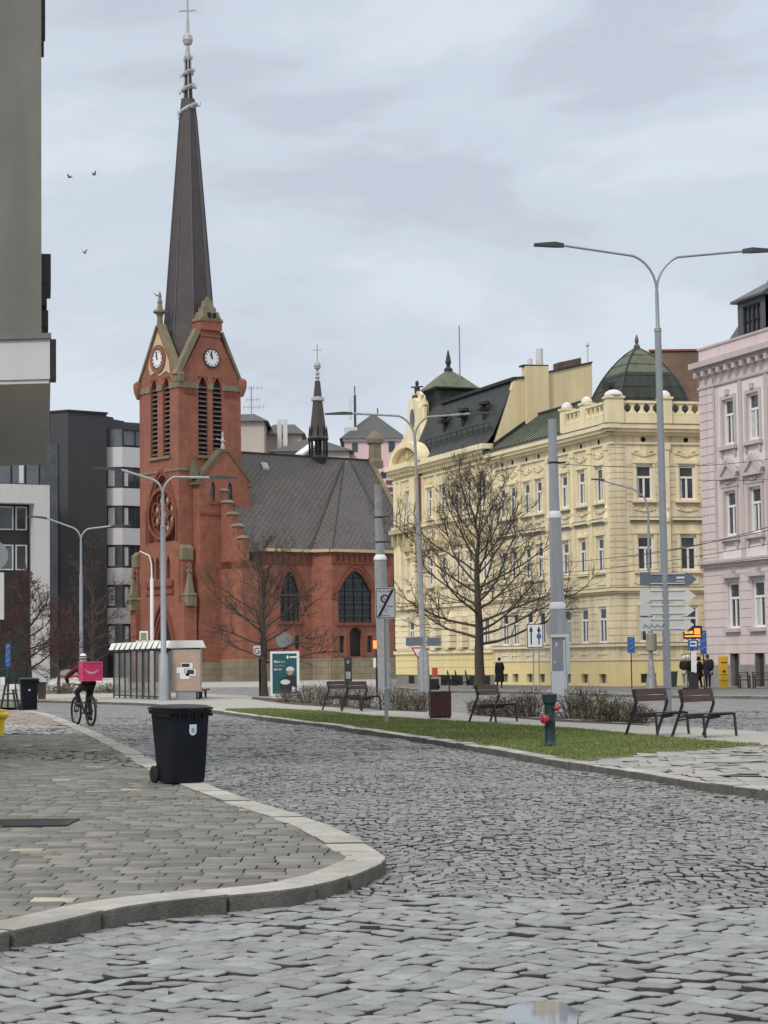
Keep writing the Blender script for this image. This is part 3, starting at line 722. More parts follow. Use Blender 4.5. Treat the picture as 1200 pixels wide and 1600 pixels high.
# cream tympanum of the left gable with clock ring
m = MB(); fpoly(m, FL, [(1.35,29.0),(1.55,30.2),(2.0,30.9),(3.5,33.2),(5.0,30.9),(5.25,29.9),(4.9,29.2),(4.2,29.35),(3.2,28.95),(2.1,29.3)], 0, .05)
m.build('tympanum', 'cream_stone', church)
m = MB(); m.lathe((0,0,0), [(.95,0),(1.35,0),(1.35,.16),(.95,.16)], 28); m.f = m.f[:-2]
rot = Matrix((FL.U, Vector((0,0,1)), FL.N)).transposed()
m.v = [tuple(FL.p(3.42,30.6,.03)+rot@Vector(q)) for q in m.v]; m.build('clock_ring','brick_red',church)
def clock(F, u, z, r, d):
    c = MB(); c.disc(F.p(u,z,d), F.N, r, .10, 28); o = c.build('clock','clock_white',church)
    h = MB()
    def hand(deg, L, w):
        a = math.radians(deg); du, dz = -math.sin(a)*1, math.cos(a)
        s_ = -1 if F is FL else 1   # the face reads clockwise as seen from the square
        du = math.sin(a)*(1 if F.U.dot(Vector((1,0,0)))>0 else -1)
        h.bar(F.p(u-du*.15*L,z-dz*.15*L,d+.13), F.p(u+du*L,z+dz*L,d+.13), w, .04, up=F.N)
    hand(-22, r*.55, .16); hand(-8, r*.8, .10); h.build('hand','clock_hand',o)
    k = MB()
    for i in range(12):
        a = math.radians(i*30); k.obox(F.p(u+math.sin(a)*r*.84,z+math.cos(a)*r*.84,d+.11), F.U*.05, F.N*.02, Vector((0,0,.07)))
    k.build('hour_marks','clock_hand',o)
    q = MB(); q.lathe((0,0,0), [(r,0),(r+.1,0),(r+.1,.12),(r,.12)], 28); q.f = q.f[:-2]; R3 = Matrix((F.U, Vector((0,0,1)), F.N)).transposed()
    q.v = [tuple(F.p(u,z,d)+R3@Vector(w_)) for w_ in q.v]; q.build('rim','frame_black',o)
clock(FR, 3.69, 30.55, .80, .03); clock(FL, 3.42, 30.6, .86, .08)
# louvred sound windows
for F, hs in ((FR,RL),(FL,LLv)):
    for h in hs:
        lw = MB(); lw.prism(pane_poly(F,h[0],h[1],h[2],h[3],'pt',h[5],-.50), F.N*-.04); o = lw.build('louvre_window','dark_void',church)
        s = MB(); n = 15
        for k in range(n):
            z = h[2]+.15+k*(6.6/n)+.05; s.hexa([F.p(h[0],z,-.1),F.p(h[1],z,-.1),F.p(h[1],z+.24,-.46),F.p(h[0],z+.24,-.46),F.p(h[0],z+.03,-.1),F.p(h[1],z+.03,-.1),F.p(h[1],z+.27,-.46),F.p(h[0],z+.27,-.46)])
        s.build('louvre_slats','louvre',o)
# gable roofs + spire
m = MB()
ctr = cp(3.5,3.5,0)
for F, in ((FR,),(FL,)):
    a,b,c_ = F.p(.3,28.4,-.3), F.p(6.8,28.4,-.3), F.p(3.55,33.6,-.3)
    back = ctr+Vector((0,0,33.6))
    m.add([a,c_,back,ctr+Vector((0,0,28.4))],[(0,1,2,3)]); m.add([b,c_,back,ctr+Vector((0,0,28.4))],[(0,1,2,3)])
m.build('gable_roof','slate_spire',church)
m = MB(); r0 = 3.15; pr = [(r0+.25,27.9),(2.95,29.8),(2.42,34.0),(.87,54.1),(.62,56.3)]
m.lathe(ctr, pr, 8, ang0=math.radians(22.5+37.7)); m.build('spire','slate_spire',church)
m = MB()
for k in range(8):
    a = math.radians(22.5+37.7+45*k); m.tube([ctr+Vector((math.cos(a)*r*1.005,math.sin(a)*r*1.005,z)) for r,z in pr[1:]], [.09,.08,.05,.04], 5)
m.build('spire_rib','slate_blue',church)
# spire top: ragged stone crown, lantern, ball and cross
m = MB()
def deck(z, r, sl, rot, th=.2):
    q = MB(); q.lathe((0,0,0),[(r*.72,z-th*1.3),(r,z-th*.3),(r*.96,z+th*.6),(r*.5,z+th*.9)],8,rot)
    for k in range(5):
        a = k*2*math.pi/5+rot; q.bar((math.cos(a)*r*.85,math.sin(a)*r*.85,z-.1),(math.cos(a)*r*1.22,math.sin(a)*r*1.22,z-.28),.12); q.bar((math.cos(a)*r*1.2,math.sin(a)*r*1.2,z-.3),(math.cos(a)*r*1.25,math.sin(a)*r*1.25,z+.12),.07)
    m.add([ctr+Vector((v[0],v[1],v[2]+v[0]*sl)) for v in q.v], q.f)
deck(55.3,.98,.52,.1,.24); deck(57.4,.70,.42,.5,.2); deck(58.9,.62,.45,.9,.18); deck(60.4,.36,.3,.2,.2)
for q in range(4):
    a = q*math.pi/2+.2; m.bar(ctr+Vector((math.cos(a)*.42,math.sin(a)*.42,55.4)),ctr+Vector((math.cos(a)*.25,math.sin(a)*.25,60.6)),.12)
m.lathe(ctr,[(.30,60.3),(.22,60.9),(.16,61.6),(.38,61.7),(.52,62.1),(.42,62.55),(.2,62.8),(.14,63.6),(.11,64.5)],12)
m.build('spire_crown','lead_white',church)
m = MB(); m.tube([ctr+Vector((0,0,54.9)),ctr+Vector((0,0,60.4))],[.5,.18],8); m.build('crown_core','dark_wood',church)
m = MB(); m.tube([ctr+Vector((0,0,64.3)),ctr+Vector((0,0,66.6))],.09,6); X_ = Vector((1,0,0)); m.bar(ctr+X_*-.8+Vector((0,0,65.0)),ctr+X_*.8+Vector((0,0,65.05)),.12); m.build('cross','lead_white',church)
# turret on the right gable
m = MB(); fb(m,FR,2.42,4.78,33.2,34.15,-1.3,.25); fb(m,FR,2.3,4.9,34.02,34.16,-1.35,.3); fb(m,FR,2.45,4.75,32.6,32.75,-.1,.1); m.build('turret','brick_red',church)
m = MB()
def frus(mb, u, half, z0, z1, h1, d=-.5, hd=.8, hd1=None):
    hd1 = hd1 or hd*h1/half
    mb.hexa([FR.p(u-half,z0,d-hd),FR.p(u+half,z0,d-hd),FR.p(u+half,z0,d+hd),FR.p(u-half,z0,d+hd),FR.p(u-h1,z1,d-hd1),FR.p(u+h1,z1,d-hd1),FR.p(u+h1,z1,d+hd1),FR.p(u-h1,z1,d+hd1)])
frus(m,3.6,1.25,34.17,34.35,1.2); frus(m,3.6,1.05,34.35,35.0,.85); frus(m,3.6,.72,35.0,35.45,.66,hd=.5); frus(m,3.6,.5,35.45,36.1,.4,hd=.4); frus(m,3.6,.2,36.1,36.5,.1,hd=.15)
m.build('turret_cap','sandstone',church)
m = MB()
for k in (-.45,.12): fb(m,FR,3.6+k,3.6+k+.3,34.42,34.85,.2,.42)
each(m,'turret_opening','dark_void',church)
# finial of left gable: post, capital, small figure
m = MB(); q = FL.p(3.5,0,-.2)
m.lathe(q,[(.32,33.6),(.26,34.6),(.34,34.9),(.66,35.1),(.62,35.3),(.3,35.4),(.2,35.9),(.26,36.1),(.13,36.5),(.17,36.7),(.05,37.1)],8); m.build('finial','sandstone',church)
# rose window
rc, rz = 3.0, 15.9; m = MB(); fb(m,FL,.5,5.5,13.2,19.6,-.75,-.58); m.build('rose_backing','brick_red',church)
m = MB(); R3 = Matrix((FL.U, Vector((0,0,1)), FL.N)).transposed()
def ring(mb, u, z, r0_, r1_, d, th, n=32, su=1.0):
    q = MB(); q.lathe((0,0,0),[(r0_,0),(r1_,0),(r1_,th),(r0_,th)],n); vs=[tuple(FL.p(u,z,d)+R3@Vector((w_[0]*su,w_[1],w_[2]))) for w_ in q.v]; mb.add(vs,q.f[:-2])
ring(m,rc,rz,2.15,2.5,-.2,.35); m.build('rose_ring','brick_dark',church)
m = MB(); ring(m,rc,rz,1.98,2.15,-.35,.2)
for k in range(8):
    a = 2*math.pi*(k+.5)/8; ring(m,rc+math.cos(a)*1.42,rz+math.sin(a)*1.42,.42,.60,-.35,.22,16)
ring(m,rc,rz,.55,.8,-.35,.22,20); m.build('rose_tracery','brick_dark',church)
m = MB(); m.disc(FL.p(rc,rz,-.55),FL.N,2.1,.04,32); m.build('rose_glass','rose_tan',church)
m = MB()
for k in range(8):
    a = 2*math.pi*(k+.5)/8; m.disc(FL.p(rc+math.cos(a)*1.42,rz+math.sin(a)*1.42,-.45),FL.N,.43,.05,14)
each(m,'rose_pane','cream_stone',church)
# arch mould over the rose, arcade, ledge, portal
m = MB(); prev=None
for (u,z) in [(.3,13.2)]+arch(.3,5.7,16.1,20.0,'pt',14)+[(5.7,13.2)]:
    if prev: m.bar(FL.p(*prev,.05),FL.p(u,z,.05),.22,.22,up=FL.N)
    prev=(u,z)
fb(m,FL,.9,5.7,9.0,9.5,0,.3); fb(m,FL,.9,5.7,8.3,8.6,0,.2)
m.build('moulding','brick_dark',church)
for h in ARC:
    g = MB(); g.prism(pane_poly(FL,h[0],h[1],h[2],h[3],'pt',h[5],-.45),FL.N*-.05); g.build('arcade_window','dark_void',church)
m = MB(); prev=None
for off,dd in ((0.0,.12),(-.28,-.10),(-.5,-.3)):
    prev=None
    for (u,z) in [(PORT[0]-off*-1,0)]+arch(PORT[0]-off*-1,PORT[1]+off*1,3.6,7.3+off*1.0,'pt',14)+[(PORT[1]+off,0)]:
        if prev: m.bar(FL.p(*prev,dd),FL.p(u,z,dd),.26,.26,up=FL.N)
        prev=(u,z)
m.build('portal_moulding','brick_dark',church)
m = MB(); m.prism(pane_poly(FL,PORT[0],PORT[1],0,7.3,'pt',3.6,-.5),FL.N*-.1); m.build('portal','dark_wood',church)
# portal gable wall projecting slightly with gable coping
# buttresses beside the portal with stone caps, pinnacles
def buttress(F, u0, u1, d1, zlow, zhigh, d2):
    b = MB(); fb(b,F,u0,u1,0,zlow,-.05,d1); fb(b,F,u0+.15,u1-.15,zlow,zhigh,-.05,d2); b.build('buttress','brick_red',church)
    c = MB(); fb(c,F,u0+.05,u1-.05,zhigh-.2,zhigh+.85,-.02,d2+.12)
    c.hexa([F.p(u0+.05,zhigh+.85,-.02),F.p(u1-.05,zhigh+.85,-.02),F.p(u1-.05,zhigh+.85,d2+.12),F.p(u0+.05,zhigh+.85,d2+.12),F.p(u0+.05,zhigh+1.25,-.02),F.p(u1-.05,zhigh+1.25,-.02),F.p(u1-.05,zhigh+.9,d2+.1),F.p(u0+.05,zhigh+.9,d2+.1)])
    c.build('buttress_cap','sandstone',church)
    p = MB(); um=(u0+u1)/2; dm=(d1+d2)/2+.1; hw=(u1-u0)/2
    def fr(z0,z1,a,b_): p.hexa([F.p(um-a,z0,dm-a),F.p(um+a,z0,dm-a),F.p(um+a,z0,dm+a),F.p(um-a,z0,dm+a),F.p(um-b_,z1,dm-b_),F.p(um+b_,z1,dm-b_),F.p(um+b_,z1,dm+b_),F.p(um-b_,z1,dm+b_)])
    fr(zlow-.3,zlow+.7,.52,.5); fr(zlow+.7,zlow+.9,.58,.42); fr(zlow+.9,zlow+2.9,.36,.10); fr(zlow+2.85,zlow+3.1,.2,.2); fr(zlow+3.1,zlow+3.7,.07,.07)
    p.obox(F.p(um,zlow+3.4,dm),F.U*.25,F.N*.07,Vector((0,0,.07))); p.build('pinnacle','sandstone',church)
buttress(FR,-.02,1.35,.85,7.4,11.6,.30); buttress(FL,7.0,8.0,.5,7.2,11.2,.25)

# tower flank thickening (stair) on the right face, with its own gable
FS = cframe(0,-1.0,37.7)
m = MB(); LN = [(2.85,3.45,16.9,18.75,'pt',18.2),(4.75,5.35,16.9,18.75,'pt',18.2)]
wall(m, FS, 1.6, 7.3, 0, 18.9, LN+[(5.2,6.0,9.2,11.4,'pt',10.7)], .3)
m.add([FS.p(1.6,0),FS.p(1.6,0,-1),FS.p(1.6,18.9,-1),FS.p(1.6,18.9)],[(0,1,2,3)]); m.add([FS.p(7.3,0),FS.p(7.3,0,-1),FS.p(7.3,18.9,-1),FS.p(7.3,18.9)],[(0,1,2,3)])
m.prism([FS.p(1.6,18.9),FS.p(4.0,21.6),FS.p(4.9,21.6),FS.p(7.3,18.9)],FS.N*-1.0); m.build('stair_wall','brick_red',church)
for h in LN+[(5.2,6.0,9.2,11.4,'pt',10.7)]:
    g = MB(); g.prism(pane_poly(FS,h[0],h[1],h[2],h[3],'pt',h[5],-.25),FS.N*-.05); g.build('lancet_window','glass_dark',church)
m = MB(); cop(FS,(1.35,18.5),(4.15,21.65),.24,-1.05,.12); cop(FS,(7.6,18.5),(4.75,21.65),.24,-1.05,.12)
fb(m,FS,1.2,1.8,18.4,18.8,-1,.2); fb(m,FS,7.1,7.7,18.4,18.8,-1,.2); fb(m,FS,4.0,4.9,21.6,21.85,-1,.1)
m.hexa([FS.p(.9,18.9,-.8),FS.p(1.6,18.9,-.8),FS.p(1.6,18.9,.1),FS.p(.9,18.9,.1),FS.p(1.1,20.6,-.5),FS.p(1.3,20.6,-.5),FS.p(1.3,20.6,-.2),FS.p(1.1,20.6,-.2)])
m.build('gable_coping','moss_stone',church)
m = MB(); q = FS.p(4.45,0,-.3); m.lathe(q,[(.22,21.8),(.2,22.2),(.09,22.4),(.18,22.7),(.08,23.1),(.12,23.3),(.02,23.6)],8); m.bar(q+Vector((-.6,0,22.9)),q+Vector((.3,0,22.6)),.09); m.build('gable_finial','lead_white',church)
m = MB(); fb(m,FS,2.6,3.7,16.6,16.88,0,.12); fb(m,FS,4.5,5.6,16.6,16.88,0,.12); fb(m,FS,1.6,7.3,15.6,15.8,0,.1); m.build('sill','brick_dark',church)
# ---- nave: west gable stepped, long slate roof, transept apse, east gable
u_w, u_e, v_n, v_f = 4.4, 25.3, -4.0, 11.0; ez, rz_ = 12.35, 22.05
FN = cframe(0, v_n, 37.7)
WN = [(8.6,11.0,5.6,10.35,'pt',8.3)]
SM = [(8.9,9.5,3.0,4.3,'round',4.0),(10.2,10.8,3.0,4.3,'round',4.0)]
m = MB(); wall(m, FN, u_w+1.2, 12.3, 2.1, ez, WN+SM, .4)
m.add([cp(u_w,v_n,0),cp(u_w,v_f,0),cp(u_w,v_f,ez),cp(u_w,3.5,rz_),cp(u_w,v_n,ez)],[(0,1,2,3,4)])
m.add([cp(u_e,v_n,0),cp(u_e,v_f,0),cp(u_e,v_f,ez),cp(u_e,3.5,rz_),cp(u_e,v_n,ez)],[(0,1,2,3,4)])
m.add([cp(u_w,v_f,0),cp(u_e,v_f,0),cp(u_e,v_f,ez),cp(u_w,v_f,ez)],[(0,1,2,3)])
# polygonal transept
AP = [(12.2,v_n),(13.2,-5.9),(20.3,-5.9),(22.6,v_n)]
FA = cframe(0,-5.9,37.7)
BW = (13.95,18.15,5.45,10.4,'pt',8.3); DW = (15.2,16.75,2.1,5.0,'round',4.3); LW = [(13.95,14.65,2.6,4.2),(17.25,17.95,2.6,4.2)]
wall(m, FA, 13.2, 20.3, 2.1, ez, [BW,DW]+LW, .45)
for (a_, b_) in ((AP[0],AP[1]),(AP[2],AP[3])):
    m.add([cp(*a_,0),cp(*b_,0),cp(*b_,ez),cp(*a_,ez)],[(0,1,2,3)])
wall(m, FN, 22.6, u_e, 2.1, ez, [], .4)
m.build('nave_wall','brick_red',church)
# right splay of the transept: its own window
A2, B2 = cp(*AP[2],0), cp(*AP[3],0); ang2 = math.degrees(math.atan2(B2.y-A2.y,B2.x-A2.x)); FB = Fr(A2,ang2)
g = MB(); g.prism(pane_poly(FB,.6,2.4,5.6,10.2,'pt',8.4,.03),FB.N*.04); g.build('nave_window','glass_church',church)
g = MB(); g.prism(pane_poly(FB,1.3,2.1,2.5,4.6,'round',4.1,.03),FB.N*.04); g.build('small_window','glass_dark',church)
for F,h in ((FN,WN[0]),(FA,BW)):
    g = MB(); g.prism(pane_poly(F,h[0],h[1],h[2],h[3],'pt',h[5],-.38),F.N*-.05); o=g.build('nave_window','glass_church',church)
    q = MB(); n=7
    for k in range(1,4): uu=h[0]+(h[1]-h[0])*k/4; fb(q,F,uu-.035,uu+.035,h[2],h[5]+(1.2 if k!=2 else 1.9)*.9,-.38,-.30)
    for k in range(n): zz=h[2]+.5+k*.62; fb(q,F,h[0]+.05+max(0,zz-h[5])*.45,h[1]-.05-max(0,zz-h[5])*.45,zz,zz+.05,-.375,-.31)
    q.build('glazing_bar','iron',o)
    q = MB(); prev=None
    for (u,z) in [(h[0]-.25,h[5]-.6)]+arch(h[0]-.3,h[1]+.3,h[5],h[3]+.38,'pt',14)+[(h[1]+.25,h[5]-.6)]:
        if prev: q.bar(F.p(*prev,.04),F.p(u,z,.04),.26,.16,up=F.N)
        prev=(u,z)
    prev=None
    for (u,z) in [(h[0]-.8,h[5]-.5),(h[0]-.45,h[5]-.5)]+arch(h[0]-.62,h[1]+.62,h[5]-.2,h[3]+.75,'pt',14)+[(h[1]+.45,h[5]-.5),(h[1]+.8,h[5]-.5)]:
        if prev: q.bar(F.p(*prev,.06),F.p(u,z,.06),.14,.14,up=F.N)
        prev=(u,z)
    fb(q,F,h[0]-.3,h[1]+.3,h[2]-.28,h[2]-.005,0,.22)
    q.build('window_moulding','brick_dark',church)
g = MB(); g.prism(pane_poly(FA,*DW,-.4),FA.N*-.05); g.build('door','dark_wood',church)
for h in LW: g = MB(); fb(g,FA,h[0],h[1],h[2],h[3],-.4,-.35); g.build('small_window','glass_dark',church)
for h in SM: g = MB(); g.prism(pane_poly(FN,*h,-.35),FN.N*-.05); g.build('small_window','glass_dark',church)
m = MB(); fb(m,FA,DW[0]-.22,DW[0]-.02,2.1,4.6,0,.12); fb(m,FA,DW[1]+.02,DW[1]+.22,2.1,4.6,0,.12)
for (F,a_,b_) in ((FA,13.2,20.3),(FN,u_w+1.2,12.2)):
    fb(m,F,a_,b_,11.05,11.2,0,.14); n=int((b_-a_)/.62)
    for k in range(n):
        uu=a_+(b_-a_)*(k+.2)/n; fb(m,F,uu,uu+.18,11.2,11.9,0,.16)
    fb(m,F,a_,b_,11.9,12.1,0,.18)
    fb(m,F,a_,b_,2.1,2.25,0,.12); fb(m,F,a_,b_,8.0,8.12,0,.06) if F is FN else (fb(m,F,a_,13.3,7.7,7.85,0,.08), fb(m,F,18.8,b_,7.7,7.85,0,.08))
m.build('frieze','brick_dark',church)
m = MB()
def eave(F,a_,b_,z,d): fb(m,F,a_,b_,z,z+.28,-.1,d)
eave(FN,6.3,12.3,12.12,.45); eave(FA,13.0,20.5,12.12,.45)
eave(Fr(cp(*AP[0],0),math.degrees(math.atan2((cp(*AP[1],0)-cp(*AP[0],0)).y,(cp(*AP[1],0)-cp(*AP[0],0)).x))),0,2.1,12.12,.45); eave(FB,0,3,12.12,.45)
each(m,'gutter','cream_stone',church)
m = MB(); fb(m,FN,u_w,12.3,0,2.1,-.3,.18); fb(m,FA,13.1,20.4,0,2.1,-.3,.18)
F1_=Fr(cp(*AP[0],0),math.degrees(math.atan2((cp(*AP[1],0)-cp(*AP[0],0)).y,(cp(*AP[1],0)-cp(*AP[0],0)).x))); fb(m,F1_,0,2.1,0,2.1,-.2,.18); fb(m,FB,0,3,0,2.1,-.2,.18)
fb(m,FS,1.5,7.4,0,1.9,-.8,.15); FW_ = cframe(0,-4.6,37.7); fb(m,FW_,u_w-.5,u_w+1.4,0,2.1,-4,.12); each(m,'plinth','sand_block',church)
# roofs
o_ = .35
def rp(u,v,z): return cp(u,v,z)
m = MB()
k_ = (rz_-ez)/(3.5-v_n)
m.add([rp(u_w+.1,v_n-o_,ez-k_*o_+.15),rp(12.3,v_n-o_,ez-k_*o_+.15),rp(u_e-.2,v_n-o_,ez-k_*o_+.15),rp(u_e-.2,3.5,rz_+.15),rp(u_w+.1,3.5,rz_+.15)],[(0,1,2,3,4)])
m.add([rp(u_w+.1,v_f+o_,ez-k_*o_+.15),rp(u_e-.2,v_f+o_,ez-k_*o_+.15),rp(u_e-.2,3.5,rz_+.15),rp(u_w+.1,3.5,rz_+.15)],[(0,1,2,3)])
apx = rp(22.1,3.2,rz_-.05); ezz = ez+.06
q = [rp(12.0,v_n-.3,ezz),rp(13.05,-6.3,ezz),rp(20.45,-6.3,ezz),rp(22.9,v_n-.2,ezz)]
apL = rp(17.0,-.4,ez+k_*(3.6)+.25); 
ap1 = rp(21.6,3.2,rz_-.02)
m.add([q[0],q[1],ap1],[(0,1,2)]); m.add([q[1],q[2],rp(22.3,3.2,rz_-.02),ap1],[(0,1,2,3)]); m.add([q[2],q[3],rp(22.3,3.2,rz_-.02)],[(0,1,2)])
m.build('nave_roof','slate_roof',church)
m = MB()
for a_,b_ in ((q[1],ap1),(q[2],rp(22.3,3.2,rz_)),(q[0],ap1)): m.tube([a_,b_],.09,5)
m.bar(rp(u_w,3.5,rz_+.18),rp(u_e,3.5,rz_+.18),.22,.16)
m.build('roof_ridge','tin_dark',church)
# stepped west gable coping (visible slope) and east gable coping with pedestal
m = MB(); c = MB()
for k in range(5):
    v0 = -.2-k*.88; zt = 17.9-k*1.16; vv = [v0, v0-.88]
    a0, a1 = cp(u_w-.35,vv[0],0), cp(u_w-.35,vv[1],0)
    m.hexa([cp(u_w-.4,vv[1],10.5),cp(u_w+.35,vv[1],10.5),cp(u_w+.35,vv[0],10.5),cp(u_w-.4,vv[0],10.5),cp(u_w-.4,vv[1],zt),cp(u_w+.35,vv[1],zt),cp(u_w+.35,vv[0],zt),cp(u_w-.4,vv[0],zt)])
    c.hexa([cp(u_w-.55,vv[1]-.12,zt),cp(u_w+.5,vv[1]-.12,zt),cp(u_w+.5,vv[0],zt),cp(u_w-.55,vv[0],zt),cp(u_w-.3,vv[1]+.1,zt+.28),cp(u_w+.2,vv[1]+.1,zt+.28),cp(u_w+.2,vv[0],zt+.28),cp(u_w-.3,vv[0],zt+.28)])
m.hexa([cp(u_w-.4,-4.6,0),cp(u_w+1.3,-4.6,0),cp(u_w+1.3,0,0),cp(u_w-.4,0,0),cp(u_w-.4,-4.6,11.2),cp(u_w+1.3,-4.6,11.2),cp(u_w+1.3,0,11.2),cp(u_w-.4,0,11.2)])
m.build('stepped_gable','brick_red',church); c.build('step_coping','sandstone',church)
m = MB()
m.prism([cp(u_e-.45,3.5,rz_-.2),cp(u_e-.45,v_n-.6,ez-1.0),cp(u_e-.45,v_n-.6,ez-.35),cp(u_e-.45,3.5,rz_+.45)],CU*.5)
m.build('east_coping','sandstone',church)
m = MB(); q_ = cp(u_e+.3,3.3,0); m.lathe(q_,[(.85,21.4),(.85,22.1),(.66,22.4),(.62,23.8),(.9,24.0),(.92,24.4),(.55,24.9),(.1,25.3)],4,math.radians(37.7+45)); m.build('east_finial','sandstone',church)
# ridge turret (fleche)
fc = cp(18.6,3.5,0); m = MB()
m.lathe(fc,[(.6,21.5),(1.0,22.15),(1.0,22.3),(.7,22.4)],8); m.lathe(fc,[(.95,23.9),(1.08,24.1),(.95,24.3),(.82,24.8),(.46,28.0),(.26,29.9)],8); m.build('fleche','slate_spire',church)
m = MB(); m.tube([fc+Vector((0,0,22.3)),fc+Vector((0,0,24.0))],.34,8)
for k in range(8):
    a = k*math.pi/4; p0 = fc+Vector((math.cos(a)*.86,math.sin(a)*.86,0)); m.bar(p0+Vector((0,0,22.3)),p0+Vector((0,0,23.95)),.2)
    m.lathe(p0,[(.17,23.9),(.12,24.6),(.02,25.4)],5)
m.build('fleche_lantern','dark_void',church)
m = MB(); m.lathe(fc,[(.2,29.8),(.15,30.1),(.26,30.25),(.15,30.45),(.24,30.65),(.13,30.8),(.12,31.0),(.30,31.15),(.36,31.45),(.26,31.75),(.08,31.9),(.05,32.2)],10)
m.lathe(fc,[(.42,27.75),(.68,27.9),(.64,28.2),(.42,28.3)],8); m.build('fleche_crown','lead_white',church)
m = MB(); m.tube([fc+Vector((0,0,32.0)),fc+Vector((0,0,33.6))],.05,5); m.bar(fc+Vector((-.42,0,33.0)),fc+Vector((.42,0,33.05)),.07); m.build('fleche_cross','lead_white',church)
# roof skylight
zz = lambda v: ez+k_*(v-v_n)+.15
m = MB(); v0 = 2.2; a = [cp(11.0,v0,zz(v0)+.2),cp(11.75,v0,zz(v0)+.2),cp(11.75,v0+.42,zz(v0+.42)+.2),cp(11.0,v0+.42,zz(v0+.42)+.2)]
m.prism(a,(0,0,-.4)); m.build('skylight','lead_white',church)
# ------------------------------------------------------------------ houses
EC = P(965,1073,117)
F1 = Fr(EC, 110.15); F2 = Fr(EC, 13.7)
def courses(m, F, u0, u1, z0, z1, holes, h=.42, gap=.05, th=.035):
    z = z0
    while z < z1-.05:
        zt = min(z+h-gap, z1)
        hs = sorted([hh for hh in holes if hh[2] < zt and hh[3] > z]); u = u0
        for hh in hs:
            if hh[0]-.12 > u+.05: fb(m, F, u, hh[0]-.12, z, zt, 0.001, th)
            u = hh[1]+.12
        if u1 > u+.05: fb(m, F, u, u1, z, zt, 0.001, th)
        z += h
def swirl(m, F, uc, zc, w, h, d=.0, seed=0):   # low relief of scrolls and leaves
    r = random.Random(seed)
    for sgn in (-1, 1):
        prev = None
        for i in range(9):
            t = i/8; a = t*4.2; rr = (1-t*.75)*h*.5
            u = uc+sgn*(w*.28+math.cos(a)*rr*.9); z = zc+math.sin(a)*rr*.9
            if prev: m.bar(F.p(*prev, d+.04), F.p(u, z, d+.04), .07, .08, up=F.N)
            prev = (u, z)
        m.bar(F.p(uc+sgn*w*.05, zc-h*.2, d+.03), F.p(uc+sgn*w*.5, zc+h*.15, d+.03), .07, .07, up=F.N)
    m.disc(F.p(uc, zc, d), F.N, h*.26, .10, 8)
def block(mb, A, U1, L1, U2, L2, z0, z1):
    A = Vector(A); a, b = U1*L1, U2*L2; z = Vector((0,0,1))
    return mb.hexa([A+z*z0, A+a+z*z0, A+a+b+z*z0, A+b+z*z0, A+z*z1, A+a+z*z1, A+a+b+z*z1, A+b+z*z1])
# ======== corner house
ch = thing('corner_house', 'pale yellow corner house with dark green dome and white lozenge balustrade', 'house', (EC.x, EC.y, 0))
W1 = [1.76, 4.14, 6.52, 10.22, 12.06, 14.24, 15.9]; W2 = [1.88, 4.5]
ZF = [(2.62,4.68),(6.72,8.72),(10.8,12.78)]
def rects(cols, hw=.5): return [(c-hw, c+hw, a, b) for c in cols for a, b in ZF]+[(c-hw*.95, c+hw*.95, .3, .82) for c in cols]
m = MB(); H1 = rects(W1); H2 = rects(W2)
wall(m, F1, 0, 17.6, 1.69, 14.9, [h for h in H1 if h[2] > 1.5], .28); wall(m, F2, 0, 7.2, 1.69, 14.9, [h for h in H2 if h[2] > 1.5], .28)
m.build('wall', 'yellow_wall', ch)
m = MB(); wall(m, F1, -.05, 17.6, 0, 1.69, [h for h in H1 if h[2] < 1.5], .3, d=.06); wall(m, F2, -.05, 7.2, 0, 1.69, [h for h in H2 if h[2] < 1.5], .3, d=.06)
m.build('plinth', 'yellow_base', ch)
m = MB(); bw_ = F1.p(17.6,0); m.add([F1.p(17.6,0),F1.p(17.6,0,-9),F1.p(17.6,14.9,-9),F1.p(17.6,14.9)],[(0,1,2,3)])
m.add([F2.p(7.2,0),F2.p(7.2,0,-12),F2.p(7.2,14.9,-12),F2.p(7.2,14.9)],[(0,1,2,3)]); m.build('rear_wall','yellow_wall',ch)
m = MB()
for F, cols, L, HH in ((F1,W1,17.6,H1),(F2,W2,7.2,H2)):
    courses(m, F, .02, L, 2.62, 5.35, HH)
    courses(m, F, .02, .75, 5.9, 14.0, [], .36)
    if F is F2:
        for a_, b_ in ((.78,1.30),(2.46,2.95),(3.45,3.93),(5.07,5.6)): courses(m, F, a_, b_, 6.7, 9.0, [], .42); courses(m, F, a_, b_, 10.7, 13.2, [], .42)
m.build('rustication', 'yellow_wall', ch)
m = MB(); dk = MB()
